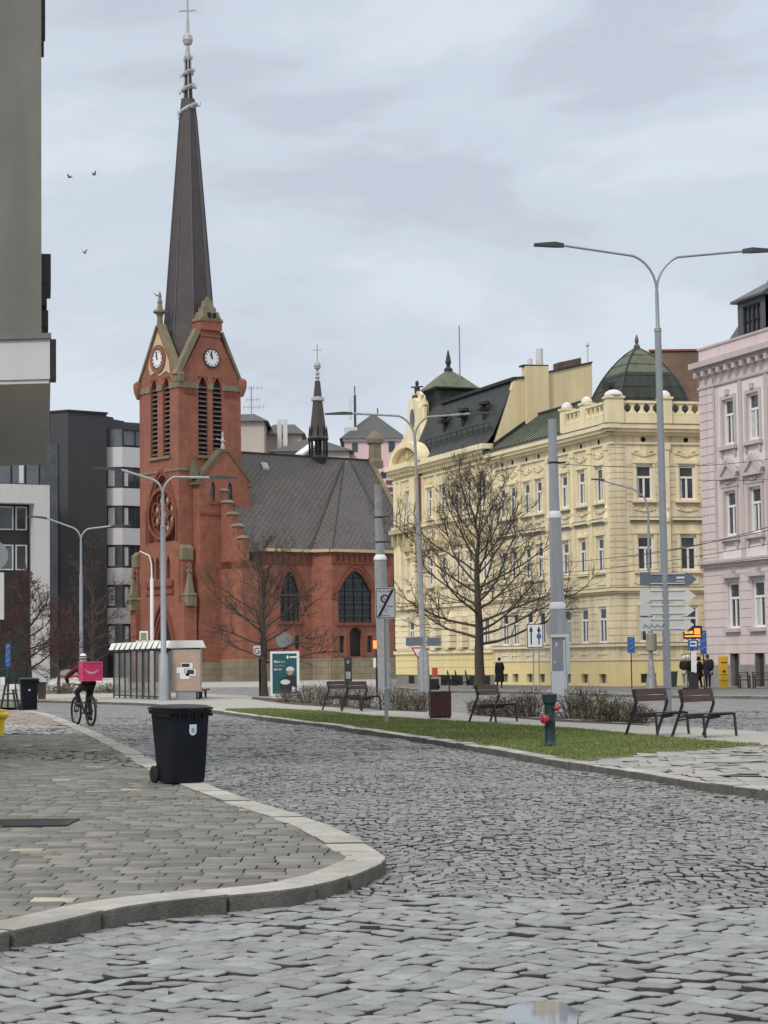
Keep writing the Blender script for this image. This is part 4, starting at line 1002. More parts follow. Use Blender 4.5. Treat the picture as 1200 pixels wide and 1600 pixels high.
for F, cols, L in ((F1,W1,17.6),(F2,W2,7.2)):
    s = 0
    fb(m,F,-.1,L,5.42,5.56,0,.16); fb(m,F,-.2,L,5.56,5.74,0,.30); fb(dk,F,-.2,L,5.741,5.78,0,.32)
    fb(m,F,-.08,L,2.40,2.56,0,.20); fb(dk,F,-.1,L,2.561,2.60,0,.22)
    fb(m,F,-.06,L,1.60,1.72,.06,.12)
    # eaves cornice in three steps
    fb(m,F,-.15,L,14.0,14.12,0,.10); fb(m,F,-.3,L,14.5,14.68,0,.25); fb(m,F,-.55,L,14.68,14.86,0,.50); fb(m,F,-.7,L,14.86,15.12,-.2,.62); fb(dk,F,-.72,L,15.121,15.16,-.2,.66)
    for i, c in enumerate(cols):
        fb(m,F,c-.78,c-.62,6.0,6.55,0,.05)
        # window surrounds
        for (a, b) in ZF[1:]:
            fb(m,F,c-.68,c-.505,a-.05,b+.12,0,.07); fb(m,F,c+.505,c+.68,a-.05,b+.12,0,.07); fb(m,F,c-.72,c+.72,b+.12,b+.30,0,.12)
            fb(m,F,c-.74,c+.74,a-.16,a-.05,0,.20)
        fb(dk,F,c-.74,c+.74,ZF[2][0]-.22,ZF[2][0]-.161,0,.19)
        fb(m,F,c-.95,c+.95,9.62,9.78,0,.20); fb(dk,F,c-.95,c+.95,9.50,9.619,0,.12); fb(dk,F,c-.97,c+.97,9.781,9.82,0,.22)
        fb(m,F,c-.6,c+.6,5.95,6.5,0,.05)
        fb(m,F,c-.62,c+.62,1.95,2.02,.0,.05); fb(m,F,c-.62,c-.5,1.9,2.15,0,.06); fb(m,F,c+.5,c+.62,1.9,2.15,0,.06)
        swirl(m,F,c,10.22,1.3,.42,0,i); swirl(m,F,c,13.45,1.5,.62,0,i+9)
    pil = [.78,2.95,5.33,8.37,8.75,13.1,17.2] if F is F1 else [3.2,5.75]
    for p_ in pil:
        fb(m,F,p_-.22,p_+.22,5.78,13.7,0,.09); fb(m,F,p_-.30,p_+.30,13.7,14.0,0,.14)
        m.lathe(F.p(p_,9.4,.05),[(.05,0),(.22,.15),(.25,.4),(.1,.75),(.16,.95),(.03,1.2)],6)
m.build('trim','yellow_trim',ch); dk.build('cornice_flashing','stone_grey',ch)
m = MB()
for F, cols in ((F1,W1),(F2,W2)):
    for c in cols: m.disc(F.p(c,14.28,.003),F.N,.15,.012,12)
each(m,'vent_opening','dark_void',ch)
for F, cols in ((F1,W1),(F2,W2)):
    for c in cols:
        for a, b in ZF: house_window(F, ch, c-.5, c+.5, a, b, 'window_white', 'glass_dark', 0, .16, curtain='curtain' if rnd.random() < .75 else None)
        g = MB(); fb(g,F,c-.47,c+.47,.3,.82,-.2,-.15); o = g.build('basement_window','glass_dark',ch); g = MB(); fb(g,F,c-.03,c+.03,.3,.82,-.15,-.10); g.build('bar','pink_trim',o)
# balustrade
m = MB(); cap = MB()
def balus(F, u0, u1, n, d=.25):
    fb(m,F,u0,u1,15.13,15.72,d-.30,d); fb(m,F,u0,u1,16.36,16.50,d-.28,d+.03); fb(m,F,u0,u1,15.72,15.80,d-.26,d+.01)
    for k in range(n+1):
        uu = u0+(u1-u0)*k/n; w = .07
        fb(m,F,max(u0,uu-w),min(u1,uu+w),15.8,16.36,d-.22,d-.04)
    for k in range(n):
        a, b = u0+(u1-u0)*k/n, u0+(u1-u0)*(k+1)/n; c = (a+b)/2
        for s_ in (0, 1):
            za, zb = (15.8, 16.36) if s_ else (16.36, 15.8)
            fpoly(m,F,[(a,za),(c-.04,za),(a,(za+zb)/2)],d-.20,d-.06); fpoly(m,F,[(b,za),(c+.04,za),(b,(za+zb)/2)],d-.20,d-.06)
def pier(F, u, w=.34, d=.3):
    fb(m,F,u-w,u+w,15.13,16.62,d-.62,d+.06); fb(m,F,u-w-.08,u+w+.08,16.62,16.74,d-.7,d+.14)
    cap.lathe(F.p(u,16.742,d-.28),[(w*1.05,0),(w*1.15,.08),(w*.95,.25),(w*.5,.36),(.03,.40)],12)
balus(F2,.62,2.95,4); balus(F2,3.55,5.95,4); fb(m,F2,5.95,7.2,15.13,16.5,-.05,.25)
balus(F1,.62,2.9,4); balus(F1,3.5,5.7,4)
pier(F2,.12,.48); pier(F2,3.25,.3); pier(F2,6.2,.3); pier(F1,3.2,.3); pier(F1,5.95,.3)
m.build('balustrade','yellow_trim',ch); each(cap,'pier_cap','pink_white',ch)
# dome: square cloister vault
U2, U1 = F2.U, F1.U
D0 = EC+Vector((math.cos(math.radians(60)),math.sin(math.radians(60)),0))*3.3+U2*-.95; D0.z = 0
Ls, Lt = 4.65, 4.6
def domering(t, s):
    c = D0+U2*(Ls/2)+U1*(Lt/2); z = Vector((0,0,15.2+5.15*t))
    return [c+U2*(i*Ls/2*s)+U1*(j*Lt/2*s)+z for i, j in ((-1,-1),(1,-1),(1,1),(-1,1))]
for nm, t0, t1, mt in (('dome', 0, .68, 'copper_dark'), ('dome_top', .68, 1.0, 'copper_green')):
    m = MB(); n = 9; rows = []
    for i in range(n+1):
        t = t0+(t1-t0)*i/n; s = max(.015, (1-max(0,(t-.05)/.95)**1.9)**.78); rows.append(domering(t, s))
    for i in range(n):
        a, b = rows[i], rows[i+1]
        for k in range(4): m.add([a[k],a[(k+1)%4],b[(k+1)%4],b[k]],[(0,1,2,3)])
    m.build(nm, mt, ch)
m = MB()
for k in range(4):
    pts = []
    for i in range(15):
        t = i/14; s = max(.015,(1-max(0,(t-.05)/.95)**1.9)**.78); pts.append(domering(t,s)[k])
    m.tube(pts,.07,5)
for t in (.22,.36,.50,.64,.78,.9):
    s = (1-max(0,(t-.05)/.95)**1.9)**.78; r_ = domering(t,s*1.003); m.tube(r_+[r_[0]],.028,4,False)
m.build('dome_seam','copper_dark',ch)
m = MB(); tp = D0+U2*(Ls/2)+U1*(Lt/2); m.lathe(tp,[(.18,20.25),(.2,20.45),(.09,20.6),(.13,20.8),(.03,21.15)],8); m.build('dome_finial','slate_blue',ch)
dn = Fr(D0, 110.15); m = MB(); m.lathe((0,0,0),[(.3,0),(.45,0),(.45,.5),(.3,.5)],12); R3 = Matrix((dn.U,Vector((0,0,1)),dn.N)).transposed()
m.v = [tuple(dn.p(2.2,17.9,-.75)+R3@Vector(q)) for q in m.v]; m.build('dome_oculus','copper_dark',ch)
# green pitched roof behind the cornice
h1 = F1.hit(893,634,-3.3); zr_ = h1[1]
m = MB(); m.add([F1.p(5.9,15.17,.5),F1.p(17.75,15.17,.5),F1.p(17.75,zr_,-3.3),F1.p(5.9,zr_,-3.3),F1.p(5.9,15.1,-7),F1.p(17.75,15.1,-7)],[(0,1,2,3),(3,2,5,4)])
m.add([F1.p(17.75,15.17,.5),F1.p(17.75,zr_,-3.3),F1.p(17.75,15.0,-3.3)],[(0,1,2)]); m.add([F1.p(5.9,15.17,.5),F1.p(5.9,zr_,-3.3),F1.p(5.9,15.0,-3.3)],[(0,1,2)])
m.add([F1.p(0,15.14,.3),F1.p(6,15.14,.3),F1.p(6,15.14,-9),F1.p(0,15.14,-9)],[(0,1,2,3)])
m.add([F2.p(0,15.14,.3),F2.p(7.2,15.14,.3),F2.p(7.2,15.14,-9),F2.p(0,15.14,-9)],[(0,1,2,3)])
m.build('roof','copper_green',ch)
m = MB(); m.bar(F1.p(17.7,15.3,.55),F1.p(17.7,zr_+.14,-3.35),.22,.22); m.bar(F1.p(17.75,zr_+.08,-3.3),F1.p(5.9,zr_+.08,-3.3),.16,.14); m.bar(F1.p(5.9,15.22,.58),F1.p(17.7,15.22,.58),.12,.10)
for k in range(18): uu = 6.2+k*.66; m.bar(F1.p(uu,15.2,.48),F1.p(uu,zr_+.03,-3.28),.04,.05)
m.build('roof_edge','tin_dark',ch)
# ======== left house with mansard
lh = thing('mansard_house', 'yellow ornate house with dark mansard roof, scroll gable and pavilion turret', 'house', (F1.p(17.6,0).x, F1.p(17.6,0).y, 0))
LW1 = [18.9,21.4,23.6,26.2,28.6]; UE = 34.7; LR = [F1.hit(642.6,900,.4)[0]]
LZ = [(2.62,4.55),(7.0,8.95),(11.75,13.8)]
m = MB(); HL = [(c-.5,c+.5,a,b) for c in LW1 for a,b in LZ]; HR_ = [(c-.5,c+.5,a,b) for c in LR for a,b in LZ]
wall(m,F1,17.6,30.4,2.25,15.3,HL,.28,d=.04); wall(m,F1,30.4,UE,2.25,15.3,HR_,.28,d=.45)
for uu in (30.4,UE): m.add([F1.p(uu,0,.45),F1.p(uu,0,-9 if uu>31 else .0),F1.p(uu,15.3,-9 if uu>31 else .0),F1.p(uu,15.3,.45)],[(0,1,2,3)])
m.build('wall','yellow_wall',lh)
m = MB(); fb(m,F1,17.6,30.4,.75,2.25,-.2,.10); fb(m,F1,30.4,UE+.05,.75,2.25,-.2,.52); 
for z in (1.2,1.75): pass
m.build('plinth','yellow_base',lh)
m = MB()
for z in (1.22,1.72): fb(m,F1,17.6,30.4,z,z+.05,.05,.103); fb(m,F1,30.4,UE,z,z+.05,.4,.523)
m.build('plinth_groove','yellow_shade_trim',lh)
m = MB(); fb(m,F1,17.6,30.4,0,.75,-.2,.06); fb(m,F1,30.4,UE,0,.75,-.2,.48); m.build('stone_base','stone_grey',lh)
m = MB()
for c in LW1+LR: d_ = .48 if c > 30 else .06; fb(m,F1,c-.55,c+.55,.08,.68,d_-.02,d_+.01)
each(m,'basement_opening','dark_void',lh)
m = MB(); dk = MB()
for (a_,b_,d) in ((17.6,30.4,.04),(30.3,UE+.15,.45)):
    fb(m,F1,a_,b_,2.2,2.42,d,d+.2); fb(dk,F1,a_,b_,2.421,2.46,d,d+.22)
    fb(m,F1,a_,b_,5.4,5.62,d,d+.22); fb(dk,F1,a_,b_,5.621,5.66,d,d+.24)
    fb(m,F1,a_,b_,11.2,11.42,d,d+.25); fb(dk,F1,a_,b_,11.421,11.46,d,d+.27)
    fb(m,F1,a_,b_,14.7,14.84,d,d+.12); fb(m,F1,a_,b_,15.3,15.52,d-.1,d+.5); fb(m,F1,a_-.1,b_+.1,15.52,15.86,d-.1,d+.72)
    k = int((b_-a_)/.38)
    for i in range(k): uu = a_+(b_-a_)*(i+.3)/k; fb(m,F1,uu,uu+.17,15.02,15.3,d,d+.34)
    courses(m,F1,a_+.03,b_,2.6,5.3,[h for h in HL+HR_],.42,th=d+.035)
for i,c in enumerate(LW1+LR):
    d = .45 if c > 30 else .04
    for (a,b) in LZ[1:]:
        fb(m,F1,c-.70,c-.505,a-.05,b+.1,d,d+.09); fb(m,F1,c+.505,c+.70,a-.05,b+.1,d,d+.09); fb(m,F1,c-.76,c+.76,b+.1,b+.28,d,d+.16); fb(m,F1,c-.76,c+.76,a-.2,a-.05,d,d+.22)
    swirl(m,F1,c,14.25,1.2,.4,d,i)
    # pediment over the middle window: alternately triangular and round
    z = 9.55
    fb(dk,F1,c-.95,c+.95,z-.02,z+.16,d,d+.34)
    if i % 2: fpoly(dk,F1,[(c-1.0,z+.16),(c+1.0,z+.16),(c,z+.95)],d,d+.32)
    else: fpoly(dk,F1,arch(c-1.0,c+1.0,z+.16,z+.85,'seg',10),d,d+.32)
    fb(m,F1,c-.7,c-.5,z-.45,z-.03,d,d+.22); fb(m,F1,c+.5,c+.7,z-.45,z-.03,d,d+.22)
    fb(m,F1,c-.62,c+.62,6.05,6.6,d,d+.06); swirl(m,F1,c,10.85,.9,.35,d,i+5)
for p_ in (17.95,20.1,24.9,27.4,30.0): fb(m,F1,p_-.2,p_+.2,5.7,14.7,.04,.12)
for p_ in (30.65,31.15,33.4,34.4): fb(m,F1,p_-.25,p_+.25,5.7,14.7,.45,.58)
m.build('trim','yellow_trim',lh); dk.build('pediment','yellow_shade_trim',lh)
for c in LW1+LR:
    d = .45 if c > 30 else .04
    for a,b in LZ: house_window(F1, lh, c-.5, c+.5, a, b, 'window_white', 'glass_dark', d, .16, curtain='curtain' if rnd.random() < .7 else None)
# balcony-like bracket on the projecting bay
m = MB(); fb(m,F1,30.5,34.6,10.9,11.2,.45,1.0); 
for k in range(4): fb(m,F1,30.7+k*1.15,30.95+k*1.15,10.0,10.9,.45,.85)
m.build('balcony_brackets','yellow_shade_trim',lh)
# arched pediment on the bay
m = MB(); ha = F1.hit(654,728,.9)[0]; hb = F1.hit(609,737,.9)[0]; ht = F1.hit(632,690,.9)[1]; ar = arch(ha,hb,15.86,ht,'seg',18); ar2 = arch(ha+.45,hb-.45,15.86,ht-.42,'seg',18)
for i in range(18): m.hexa([F1.p(*ar[i],.0),F1.p(*ar[i+1],.0),F1.p(*ar[i+1],.95),F1.p(*ar[i],.95),F1.p(*ar2[i],.0),F1.p(*ar2[i+1],.0),F1.p(*ar2[i+1],.95),F1.p(*ar2[i],.95)])
m.build('arch_pediment','yellow_trim',lh)
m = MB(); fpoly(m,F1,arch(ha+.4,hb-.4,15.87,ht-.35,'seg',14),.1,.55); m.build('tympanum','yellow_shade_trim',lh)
m = MB(); swirl(m,F1,(ha+hb)/2,16.4,2.4,.9,.56,3); swirl(m,F1,(ha+hb)/2,16.7,1.3,.6,.56,4); m.build('tympanum_relief','cream_stone',lh)
# scroll gable with oval window
m = MB(); g0 = -1.0; uc = F1.hit(643,660,g0)[0]-.2
pts = [(uc-2.9,15.9),(uc-2.9,17.6),(uc-2.4,18.0),(uc-1.5,18.4),(uc-1.15,19.2),(uc-1.1,20.2),(uc-.9,20.7),(uc-.4,21.0),(uc+.4,21.0),(uc+.9,20.7),(uc+1.1,20.2),(uc+1.15,19.2),(uc+1.5,18.4),(uc+2.6,18.0),(uc+2.9,17.6),(uc+2.9,15.9)]
fpoly(m,F1,pts,g0-.9,g0); m.build('scroll_gable','yellow_wall',lh)
m = MB(); pr = None
for q in pts[1:-1]:
    if pr: m.bar(F1.p(*pr,g0-.4),F1.p(*q,g0-.4),1.05,.2,up=F1.N)
    pr = q
m.build('gable_coping','yellow_trim',lh)
m = MB(); m.disc(F1.p(uc,19.5,g0+.01),F1.N,.72,.04,18,.42); m.build('oval_window','glass_dark',lh)
m = MB(); sc = F1.p(uc,21.0,g0-.4); m.lathe(sc,[(.4,0),(.35,.25),(.15,.3)],8); m.lathe(sc,[(.12,.3),(.2,.55),(.22,.8),(.1,.95),(.14,1.1),(.13,1.25),(.03,1.35)],8); m.bar(sc+Vector((-.45,0,.85)),sc+Vector((.45,0,.9)),.1); m.build('gable_figure','tin_dark',lh)
m = MB(); cr_ = F1.p(uc-1.9,0,g0-.3)
m.build('gable_figure','tin_dark',lh) if m.v else None
# mansard
m = MB()
def mroof(u0,u1):
    m.add([F1.p(u0,15.87,.35),F1.p(u1,15.87,.35),F1.p(u1,16.5,-.15),F1.p(u0,16.5,-.15),F1.p(u1,20.1,-1.75),F1.p(u0,20.1,-1.75),F1.p(u1,21.1,-6),F1.p(u0,21.1,-6),F1.p(u1,15.8,-9),F1.p(u0,15.8,-9)],
      [(0,1,2,3),(3,2,4,5),(5,4,6,7),(7,6,8,9)])
mroof(17.65,32.5); m.add([F1.p(32.5,15.87,.35),F1.p(32.5,16.5,-.15),F1.p(32.5,20.1,-1.75),F1.p(32.5,21.1,-6),F1.p(32.5,15.8,-9)],[(0,1,2,3,4)])
m.add([F1.p(32.5,15.87,.3),F1.p(UE,15.87,.3),F1.p(UE,15.87,-9),F1.p(32.5,19,-6)],[(0,1,2,3)])
m.build('mansard_roof','tin_dark',lh)
m = MB(); m.bar(F1.p(17.6,20.2,-1.72),F1.p(30.6,20.2,-1.72),.34,.22)
for k in range(13): uu = 18.3+k*.95; m.bar(F1.p(uu,16.9,-.15),F1.p(uu,16.9+.5,-.15),.05)
m.bar(F1.p(18,17.35,-.1),F1.p(29.8,17.35,-.1),.05); m.bar(F1.p(18,17.05,-.1),F1.p(29.8,17.05,-.1),.05)
m.build('roof_rail','iron',lh)
for uu in (20.5,24.2,27.6):
    m = MB(); b0 = F1.p(uu,18.6,-.75); m.lathe(b0,[(.16,-.8),(.16,.15),(.42,.2),(.36,.42),(.05,.55)],7); m.obox(b0+F1.N*.1+Vector((0,0,-.1)),F1.U*.3,F1.N*.3,Vector((0,0,.12))); m.build('roof_vent','iron',lh)
m = MB(); fw = [(0,14.8),(-.25,15.9),(-1.72,20.2),(-2.4,20.25),(-2.42,21.03),(-4.05,21.08),(-4.1,20.66),(-5.2,20.92),(-7.4,21.45),(-7.4,13.5),(0,13.5)]
FP = Fr(F1.p(17.6,0), 20.15)
m.prism([F1.p(17.6,z,d) for d,z in fw], F1.U*.35); m.build('firewall','gable_ochre',lh)
m = MB(); m.prism([F1.p(17.55,z,d) for d,z in ((-2.42,13.5),(-2.42,21.03),(-4.05,21.08),(-4.05,13.5))], F1.U*-.28); m.build('chimney','gable_ochre',lh)
m = MB(); m.prism([F1.p(17.45,z,d) for d,z in ((-2.3,21.05),(-2.3,21.16),(-4.15,21.2),(-4.15,21.08))], F1.U*.7)
m.prism([F1.p(17.5,z,d) for d,z in ((-1.65,20.2),(-1.65,20.32),(-2.4,20.38),(-2.4,20.26))], F1.U*.5); m.prism([F1.p(17.5,z,d) for d,z in ((-4.1,20.67),(-4.1,20.78),(-7.4,21.57),(-7.4,21.45))], F1.U*.5); m.build('firewall_flashing','tin_dark',lh)
m = MB(); q = F1.p(17.8,0,-3.65); m.tube([q+Vector((0,0,21.1)),q+Vector((0,0,22.3))],.24,12); q = F1.p(17.8,0,-2.95); m.tube([q+Vector((0,0,21.1)),q+Vector((0,0,21.6))],.17,12); each(m,'flue_pipe','sign_pale',lh)
m = MB(); m.prism([F1.p(18.2,z,d) for d,z in ((-5.2,20.8),(-5.2,21.5),(-6.9,21.9),(-6.9,20.8))], F1.U*.8); m.build('rear_chimney','rust_roof',lh)
m = MB(); q = F1.p(17.8,0,-7.2); m.tube([q+Vector((0,0,21.4)),q+Vector((0,0,22.8))],.05,6); m.lathe(q+Vector((0,0,22.6)),[(.08,0),(.14,.1),(.08,.3)],6); m.build('antenna','sign_pale',lh)
# pavilion turret
dt = -3.4; ut = F1.hit(701,605,dt)[0]; pc = F1.p(ut,0,dt); 
def sq(mb, z0, z1, a, b): mb.hexa([pc+F1.U*i*a+F1.N*j*a+Vector((0,0,z0)) for i,j in ((-1,-1),(1,-1),(1,1),(-1,1))]+[pc+F1.U*i*b+F1.N*j*b+Vector((0,0,z1)) for i,j in ((-1,-1),(1,-1),(1,1),(-1,1))])
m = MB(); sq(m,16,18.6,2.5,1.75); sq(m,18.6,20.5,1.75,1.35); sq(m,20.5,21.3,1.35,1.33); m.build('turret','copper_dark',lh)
m = MB(); sq(m,21.3,21.5,1.35,1.72); m.build('turret_eave','tin_dark',lh)
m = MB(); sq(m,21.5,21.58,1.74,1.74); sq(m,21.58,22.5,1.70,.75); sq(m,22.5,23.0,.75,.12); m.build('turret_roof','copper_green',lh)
m = MB(); m.lathe(pc,[(.3,22.85),(.32,23.1),(.12,23.3),(.22,23.6),(.16,23.95),(.04,24.5)],8); m.build('turret_finial','tin_dark',lh)
m = MB(); q = pc-F1.U*1.0+F1.N*-.5; m.tube([q+Vector((0,0,21)),q+Vector((0,0,26.2))],.05,6); m.build('flagpole','sign_grey',lh)
# downpipe
m = MB(); m.tube([F1.p(30.2,15.4,.25),F1.p(30.2,2.4,.25)],.09,8); m.build('downpipe','brick_dark',lh)
# ======== pink house
PA = P(1104,1073,110); FK = Fr(PA, 109.5-180)
ph = thing('pink_house', 'pale pink house with triangular window pediments and a slate roof dormer', 'house', (PA.x, PA.y, 0))
KC = [(2.55,3.75),(5.12,6.35),(7.75,9.0),(10.3,11.6),(12.9,14.2)]; KZ = [(3.2,5.6),(8.05,10.4),(12.85,15.25)]
m = MB(); HK = [(a,b,c,d) for a,b in KC for c,d in KZ]+[(a+.2,b-.1,.2,1.9) for a,b in KC]
wall(m,FK,0,16,1.3,17.2,HK,.34); m.add([FK.p(0,0),FK.p(0,0,-10),FK.p(0,18.2,-10),FK.p(0,18.2)],[(0,1,2,3)]); fb(m,FK,0,16,17.55,18.25,-.4,-.02)
m.build('wall','pink_wall',ph)
m = MB(); wall(m,FK,-.03,16,0,1.3,[h for h in HK if h[2]<1],.3,d=.07); m.build('stone_base','base_grey',ph)
m = MB()
courses(m,FK,.02,16,1.9,6.2,HK,.46,.05,.03)
for k in range(22): z = 7.0+k*.46; fb(m,FK,.03,.72,z,z+.41,0,.04); fb(m,FK,.78,1.5,z,z+.41,0,.04)
m.build('rustication','pink_wall',ph)
m = MB(); w_ = MB()
fb(m,FK,-.05,16,6.45,6.62,0,.18); fb(m,FK,-.1,16,6.62,6.82,0,.34); fb(m,FK,-.1,16,16.1,16.22,0,.10); fb(m,FK,-.05,16,17.0,17.2,0,.30); fb(m,FK,-.1,16,17.2,17.5,-.3,.60)
for k in range(20): uu = .1+k*.83; fb(m,FK,uu,uu+.3,16.72,17.0,0,.42)
fb(m,FK,-.05,16,18.25,18.36,-.45,.06)
for a,b in KC:
    c = (a+b)/2
    fb(w_,FK,a-.42,b+.42,12.2,16.0,-.01,.015) if False else None
    for zz0,zz1 in ((12.62,15.95),(7.75,10.9)):
        pass
    # white field round the upper window
    fb(w_,FK,a-.45,a-.22,11.6,15.95,0,.02); fb(w_,FK,b+.22,b+.45,11.6,15.95,0,.02); fb(w_,FK,a-.22,b+.22,15.45,15.95,0,.02); fb(w_,FK,a-.22,b+.22,11.6,12.5,0,.02)
    fb(w_,FK,a-.35,b+.35,6.85,7.45,0,.02)
    for z0,z1 in KZ[1:]:
        fb(m,FK,a-.22,a-.005,z0-.1,z1+.2,0,.08); fb(m,FK,b+.005,b+.22,z0-.1,z1+.2,0,.08); fb(m,FK,a-.005,b+.005,z1+.002,z1+.2,0,.08); fb(m,FK,a-.32,b+.32,z0-.28,z0-.1,0,.26)
        fb(m,FK,a-.2,a-.02,z0-.62,z0-.28,0,.16); fb(m,FK,b+.02,b+.2,z0-.62,z0-.28,0,.16)
    fb(m,FK,a-.18,b+.18,3.0,3.19,0,.24)
    fb(m,FK,a-.18,b+.18,5.82,6.0,0,.34); fb(m,FK,c-.4,c+.4,6.0,6.25,0,.28)
    fb(m,FK,c-.16,c+.16,15.46,15.75,.02,.16)
    # pediment
    fb(m,FK,a-.35,b+.35,11.0,11.16,0,.34); fpoly(m,FK,[(a-.4,11.16),(b+.4,11.16),(c,11.95)],0,.14)
    for s_ in (-1,1): m.bar(FK.p(c+s_*(b-a+.8)/2,11.2,.2),FK.p(c,11.98,.2),.36,.14,up=FK.N)
    fb(m,FK,a-.3,b+.3,10.6,11.0,0,.12); swirl(m,FK,c,10.82,.8,.25,.12,2)
for uu in (4.42,7.05,9.65,12.2): fb(m,FK,uu-.17,uu+.17,6.85,16.1,0,.06)
fb(m,FK,1.56,1.72,6.85,16.1,0,.06)
m.build('trim','pink_trim',ph); w_.build('white_panel','pink_white',ph)
for a,b in KC:
    for z0,z1 in KZ: house_window(FK, ph, a, b, z0, z1, 'window_white', 'glass_dark', 0, .22, curtain='curtain' if rnd.random() < .6 else None)
    g = MB(); fb(g,FK,a+.2,b-.1,.2,1.9,-.28,-.22); g.build('cellar_door','glass_dark',ph)
m = MB() # roof
m.add([FK.p(1.9,18.3,-.6),FK.p(16,18.3,-.6),FK.p(16,22.0,-2.6),FK.p(3.6,22.0,-2.6),FK.p(1.9,18.3,-9),FK.p(3.6,22,-7)],[(0,1,2,3),(0,3,5,4),(3,2,(5),)[:3]])
m.hexa([FK.p(6.2,20.2,-.5),FK.p(9.6,20.2,-.5),FK.p(9.6,20.2,-4),FK.p(6.2,20.2,-4),FK.p(7.7,25.0,-2),FK.p(8.1,25.0,-2),FK.p(8.1,25.0,-2.4),FK.p(7.7,25.0,-2.4)])
m.build('roof','slate_blue',ph)
m = MB(); wall(m,FK,3.75,6.6,18.2,20.2,[(4.3,6.1,18.45,19.95)],.2,d=-.35); m.add([FK.p(3.75,18.2,-.35),FK.p(3.75,18.2,-3),FK.p(3.75,20.2,-3),FK.p(3.75,20.2,-.35)],[(0,1,2,3)]); fb(m,FK,6.65,9.5,18.2,20.2,-3.5,-.6); m.build('dormer','slate_blue',ph)
m = MB(); fb(m,FK,3.5,6.9,20.2,20.32,-2.8,-.05)
m.hexa([FK.p(3.5,20.32,-3.0),FK.p(6.9,20.32,-3.0),FK.p(6.9,20.32,-.05),FK.p(3.5,20.32,-.05),FK.p(4.9,21.3,-2.9),FK.p(6.9,21.5,-2.9),FK.p(6.9,21.3,-1.6),FK.p(5.2,21.3,-1.6)]); m.build('dormer_roof','slate_blue',ph)
m = MB(); fb(m,FK,4.3,6.1,18.45,18.53,-.5,-.42); fb(m,FK,4.3,6.1,19.87,19.95,-.5,-.42); fb(m,FK,5.12,5.28,18.53,19.87,-.5,-.40)
for u_ in (4.3,4.72,5.62,6.02): fb(m,FK,u_,u_+.08,18.53,19.87,-.5,-.42)
fb(m,FK,4.38,6.02,19.15,19.21,-.495,-.43); o = m.build('dormer_window','frame_black',ph)
g = MB(); fb(g,FK,4.32,6.08,18.47,19.93,-.56,-.52); g.build('pane','glass_sky',o)
# ======== rust-coloured roof block behind the dome
rb = thing('rear_house', 'rust brown steep roof and pale wall rising behind the dark dome', 'house', (P(1065,560,136).x, 136, 0))
m = MB(); a, b = P(1030,549,136), P(1102,549,136); m.hexa([Vector((a.x,136,0)),Vector((b.x+2,136,0)),Vector((b.x+2,146,0)),Vector((a.x,146,0)),Vector((a.x,136,17.5)),Vector((b.x+2,136,17.5)),Vector((b.x+2,146,17.5)),Vector((a.x,146,17.5))]); m.build('wall','pink_white',rb)
m = MB(); m.hexa([Vector((a.x-.5,135.4,17.5)),Vector((b.x+2,135.4,17.5)),Vector((b.x+2,146,17.5)),Vector((a.x-.5,146,17.5)),Vector((a.x-.3,138.2,a.z+.3)),Vector((b.x+2,138.2,a.z+.3)),Vector((b.x+2,141,a.z+.3)),Vector((a.x-.3,141,a.z+.3))]); m.build('roof','rust_roof',rb)
m = MB(); m.bar(Vector((a.x-.4,138.2,a.z+.38)),Vector((b.x+2,138.2,a.z+.38)),.25,.14); m.build('ridge_cap','brick_dark',rb)
# ======== near grey building on the left with the overhanging storey
nb = thing('overhanging_building', 'tall grey rendered building with white band overhanging the left pavement', 'building', (-9,34,0))
y0, y1 = 30.0, 42.3; p0, p1 = P(78,592,y0), P(75,719,y1); zs = p0.z
dl = Vector((-1.39,1,0)).normalized()
A_ = Vector((p0.x,y0,0)); B_ = Vector((p1.x,y1,0)); FW = Fr(A_, math.degrees(math.atan2(dl.y,dl.x)))
# front face nearly square to the street; recedes slightly to the left
L = 9.0; C0 = A_+Vector((-L,.9,0)); C1 = B_+Vector((-L,1.6,0))
bt = P(78,529,y0).z
def ngon_prism(mb, poly, z0, z1): return mb.prism([Vector((p.x,p.y,z0)) for p in poly], (0,0,z1-z0))
m = MB(); ngon_prism(m,[A_,B_,C1,C0],zs,bt); m.build('white_band','plaster_white',nb)
m = MB(); ngon_prism(m,[A_+Vector((-.02,.03,0)),B_+Vector((-.02,-.03,0)),C1,C0],zs-.06,zs-.002); m.build('soffit','soffit_render',nb)
ins = Vector((-.14,.10,0)); A2, B2, C02, C12 = A_+ins, B_+Vector((-.14,-.1,0)), C0+Vector((0,.1,0)), C1
m = MB(); ngon_prism(m,[A2,B2,C12,C02],bt+.10,24); m.build('upper_wall','concrete_grey',nb)
m = MB(); ngon_prism(m,[A_+Vector((.03,-.05,0)),B_+Vector((.03,.0,0)),C1,C0+Vector((0,-.05,0))],bt,bt+.08); m.build('ledge','concrete_grey',nb)
sd = (B_-A_).normalized(); sn = Vector((sd.y,-sd.x,0))
m = MB()
for (pyt,pyb,ww,s0) in ((-5,34,.05,.2),(34,60,.03,.2),(396,445,.13,.4),(445,476,.07,.4),(486,512,.09,.3),(512,527,.04,.3)):
    zt, zb = P(75,pyt,30.5).z, P(75,pyb,30.5).z
    q = A2+sd*s0; m.obox(q+sd*.6+sn*(ww/2)+Vector((0,0,(zt+zb)/2)), sd*.6, sn*(ww/2+.01), Vector((0,0,(zt-zb)/2-.004)))
each(m,'side_window_surround','frame_black',nb)
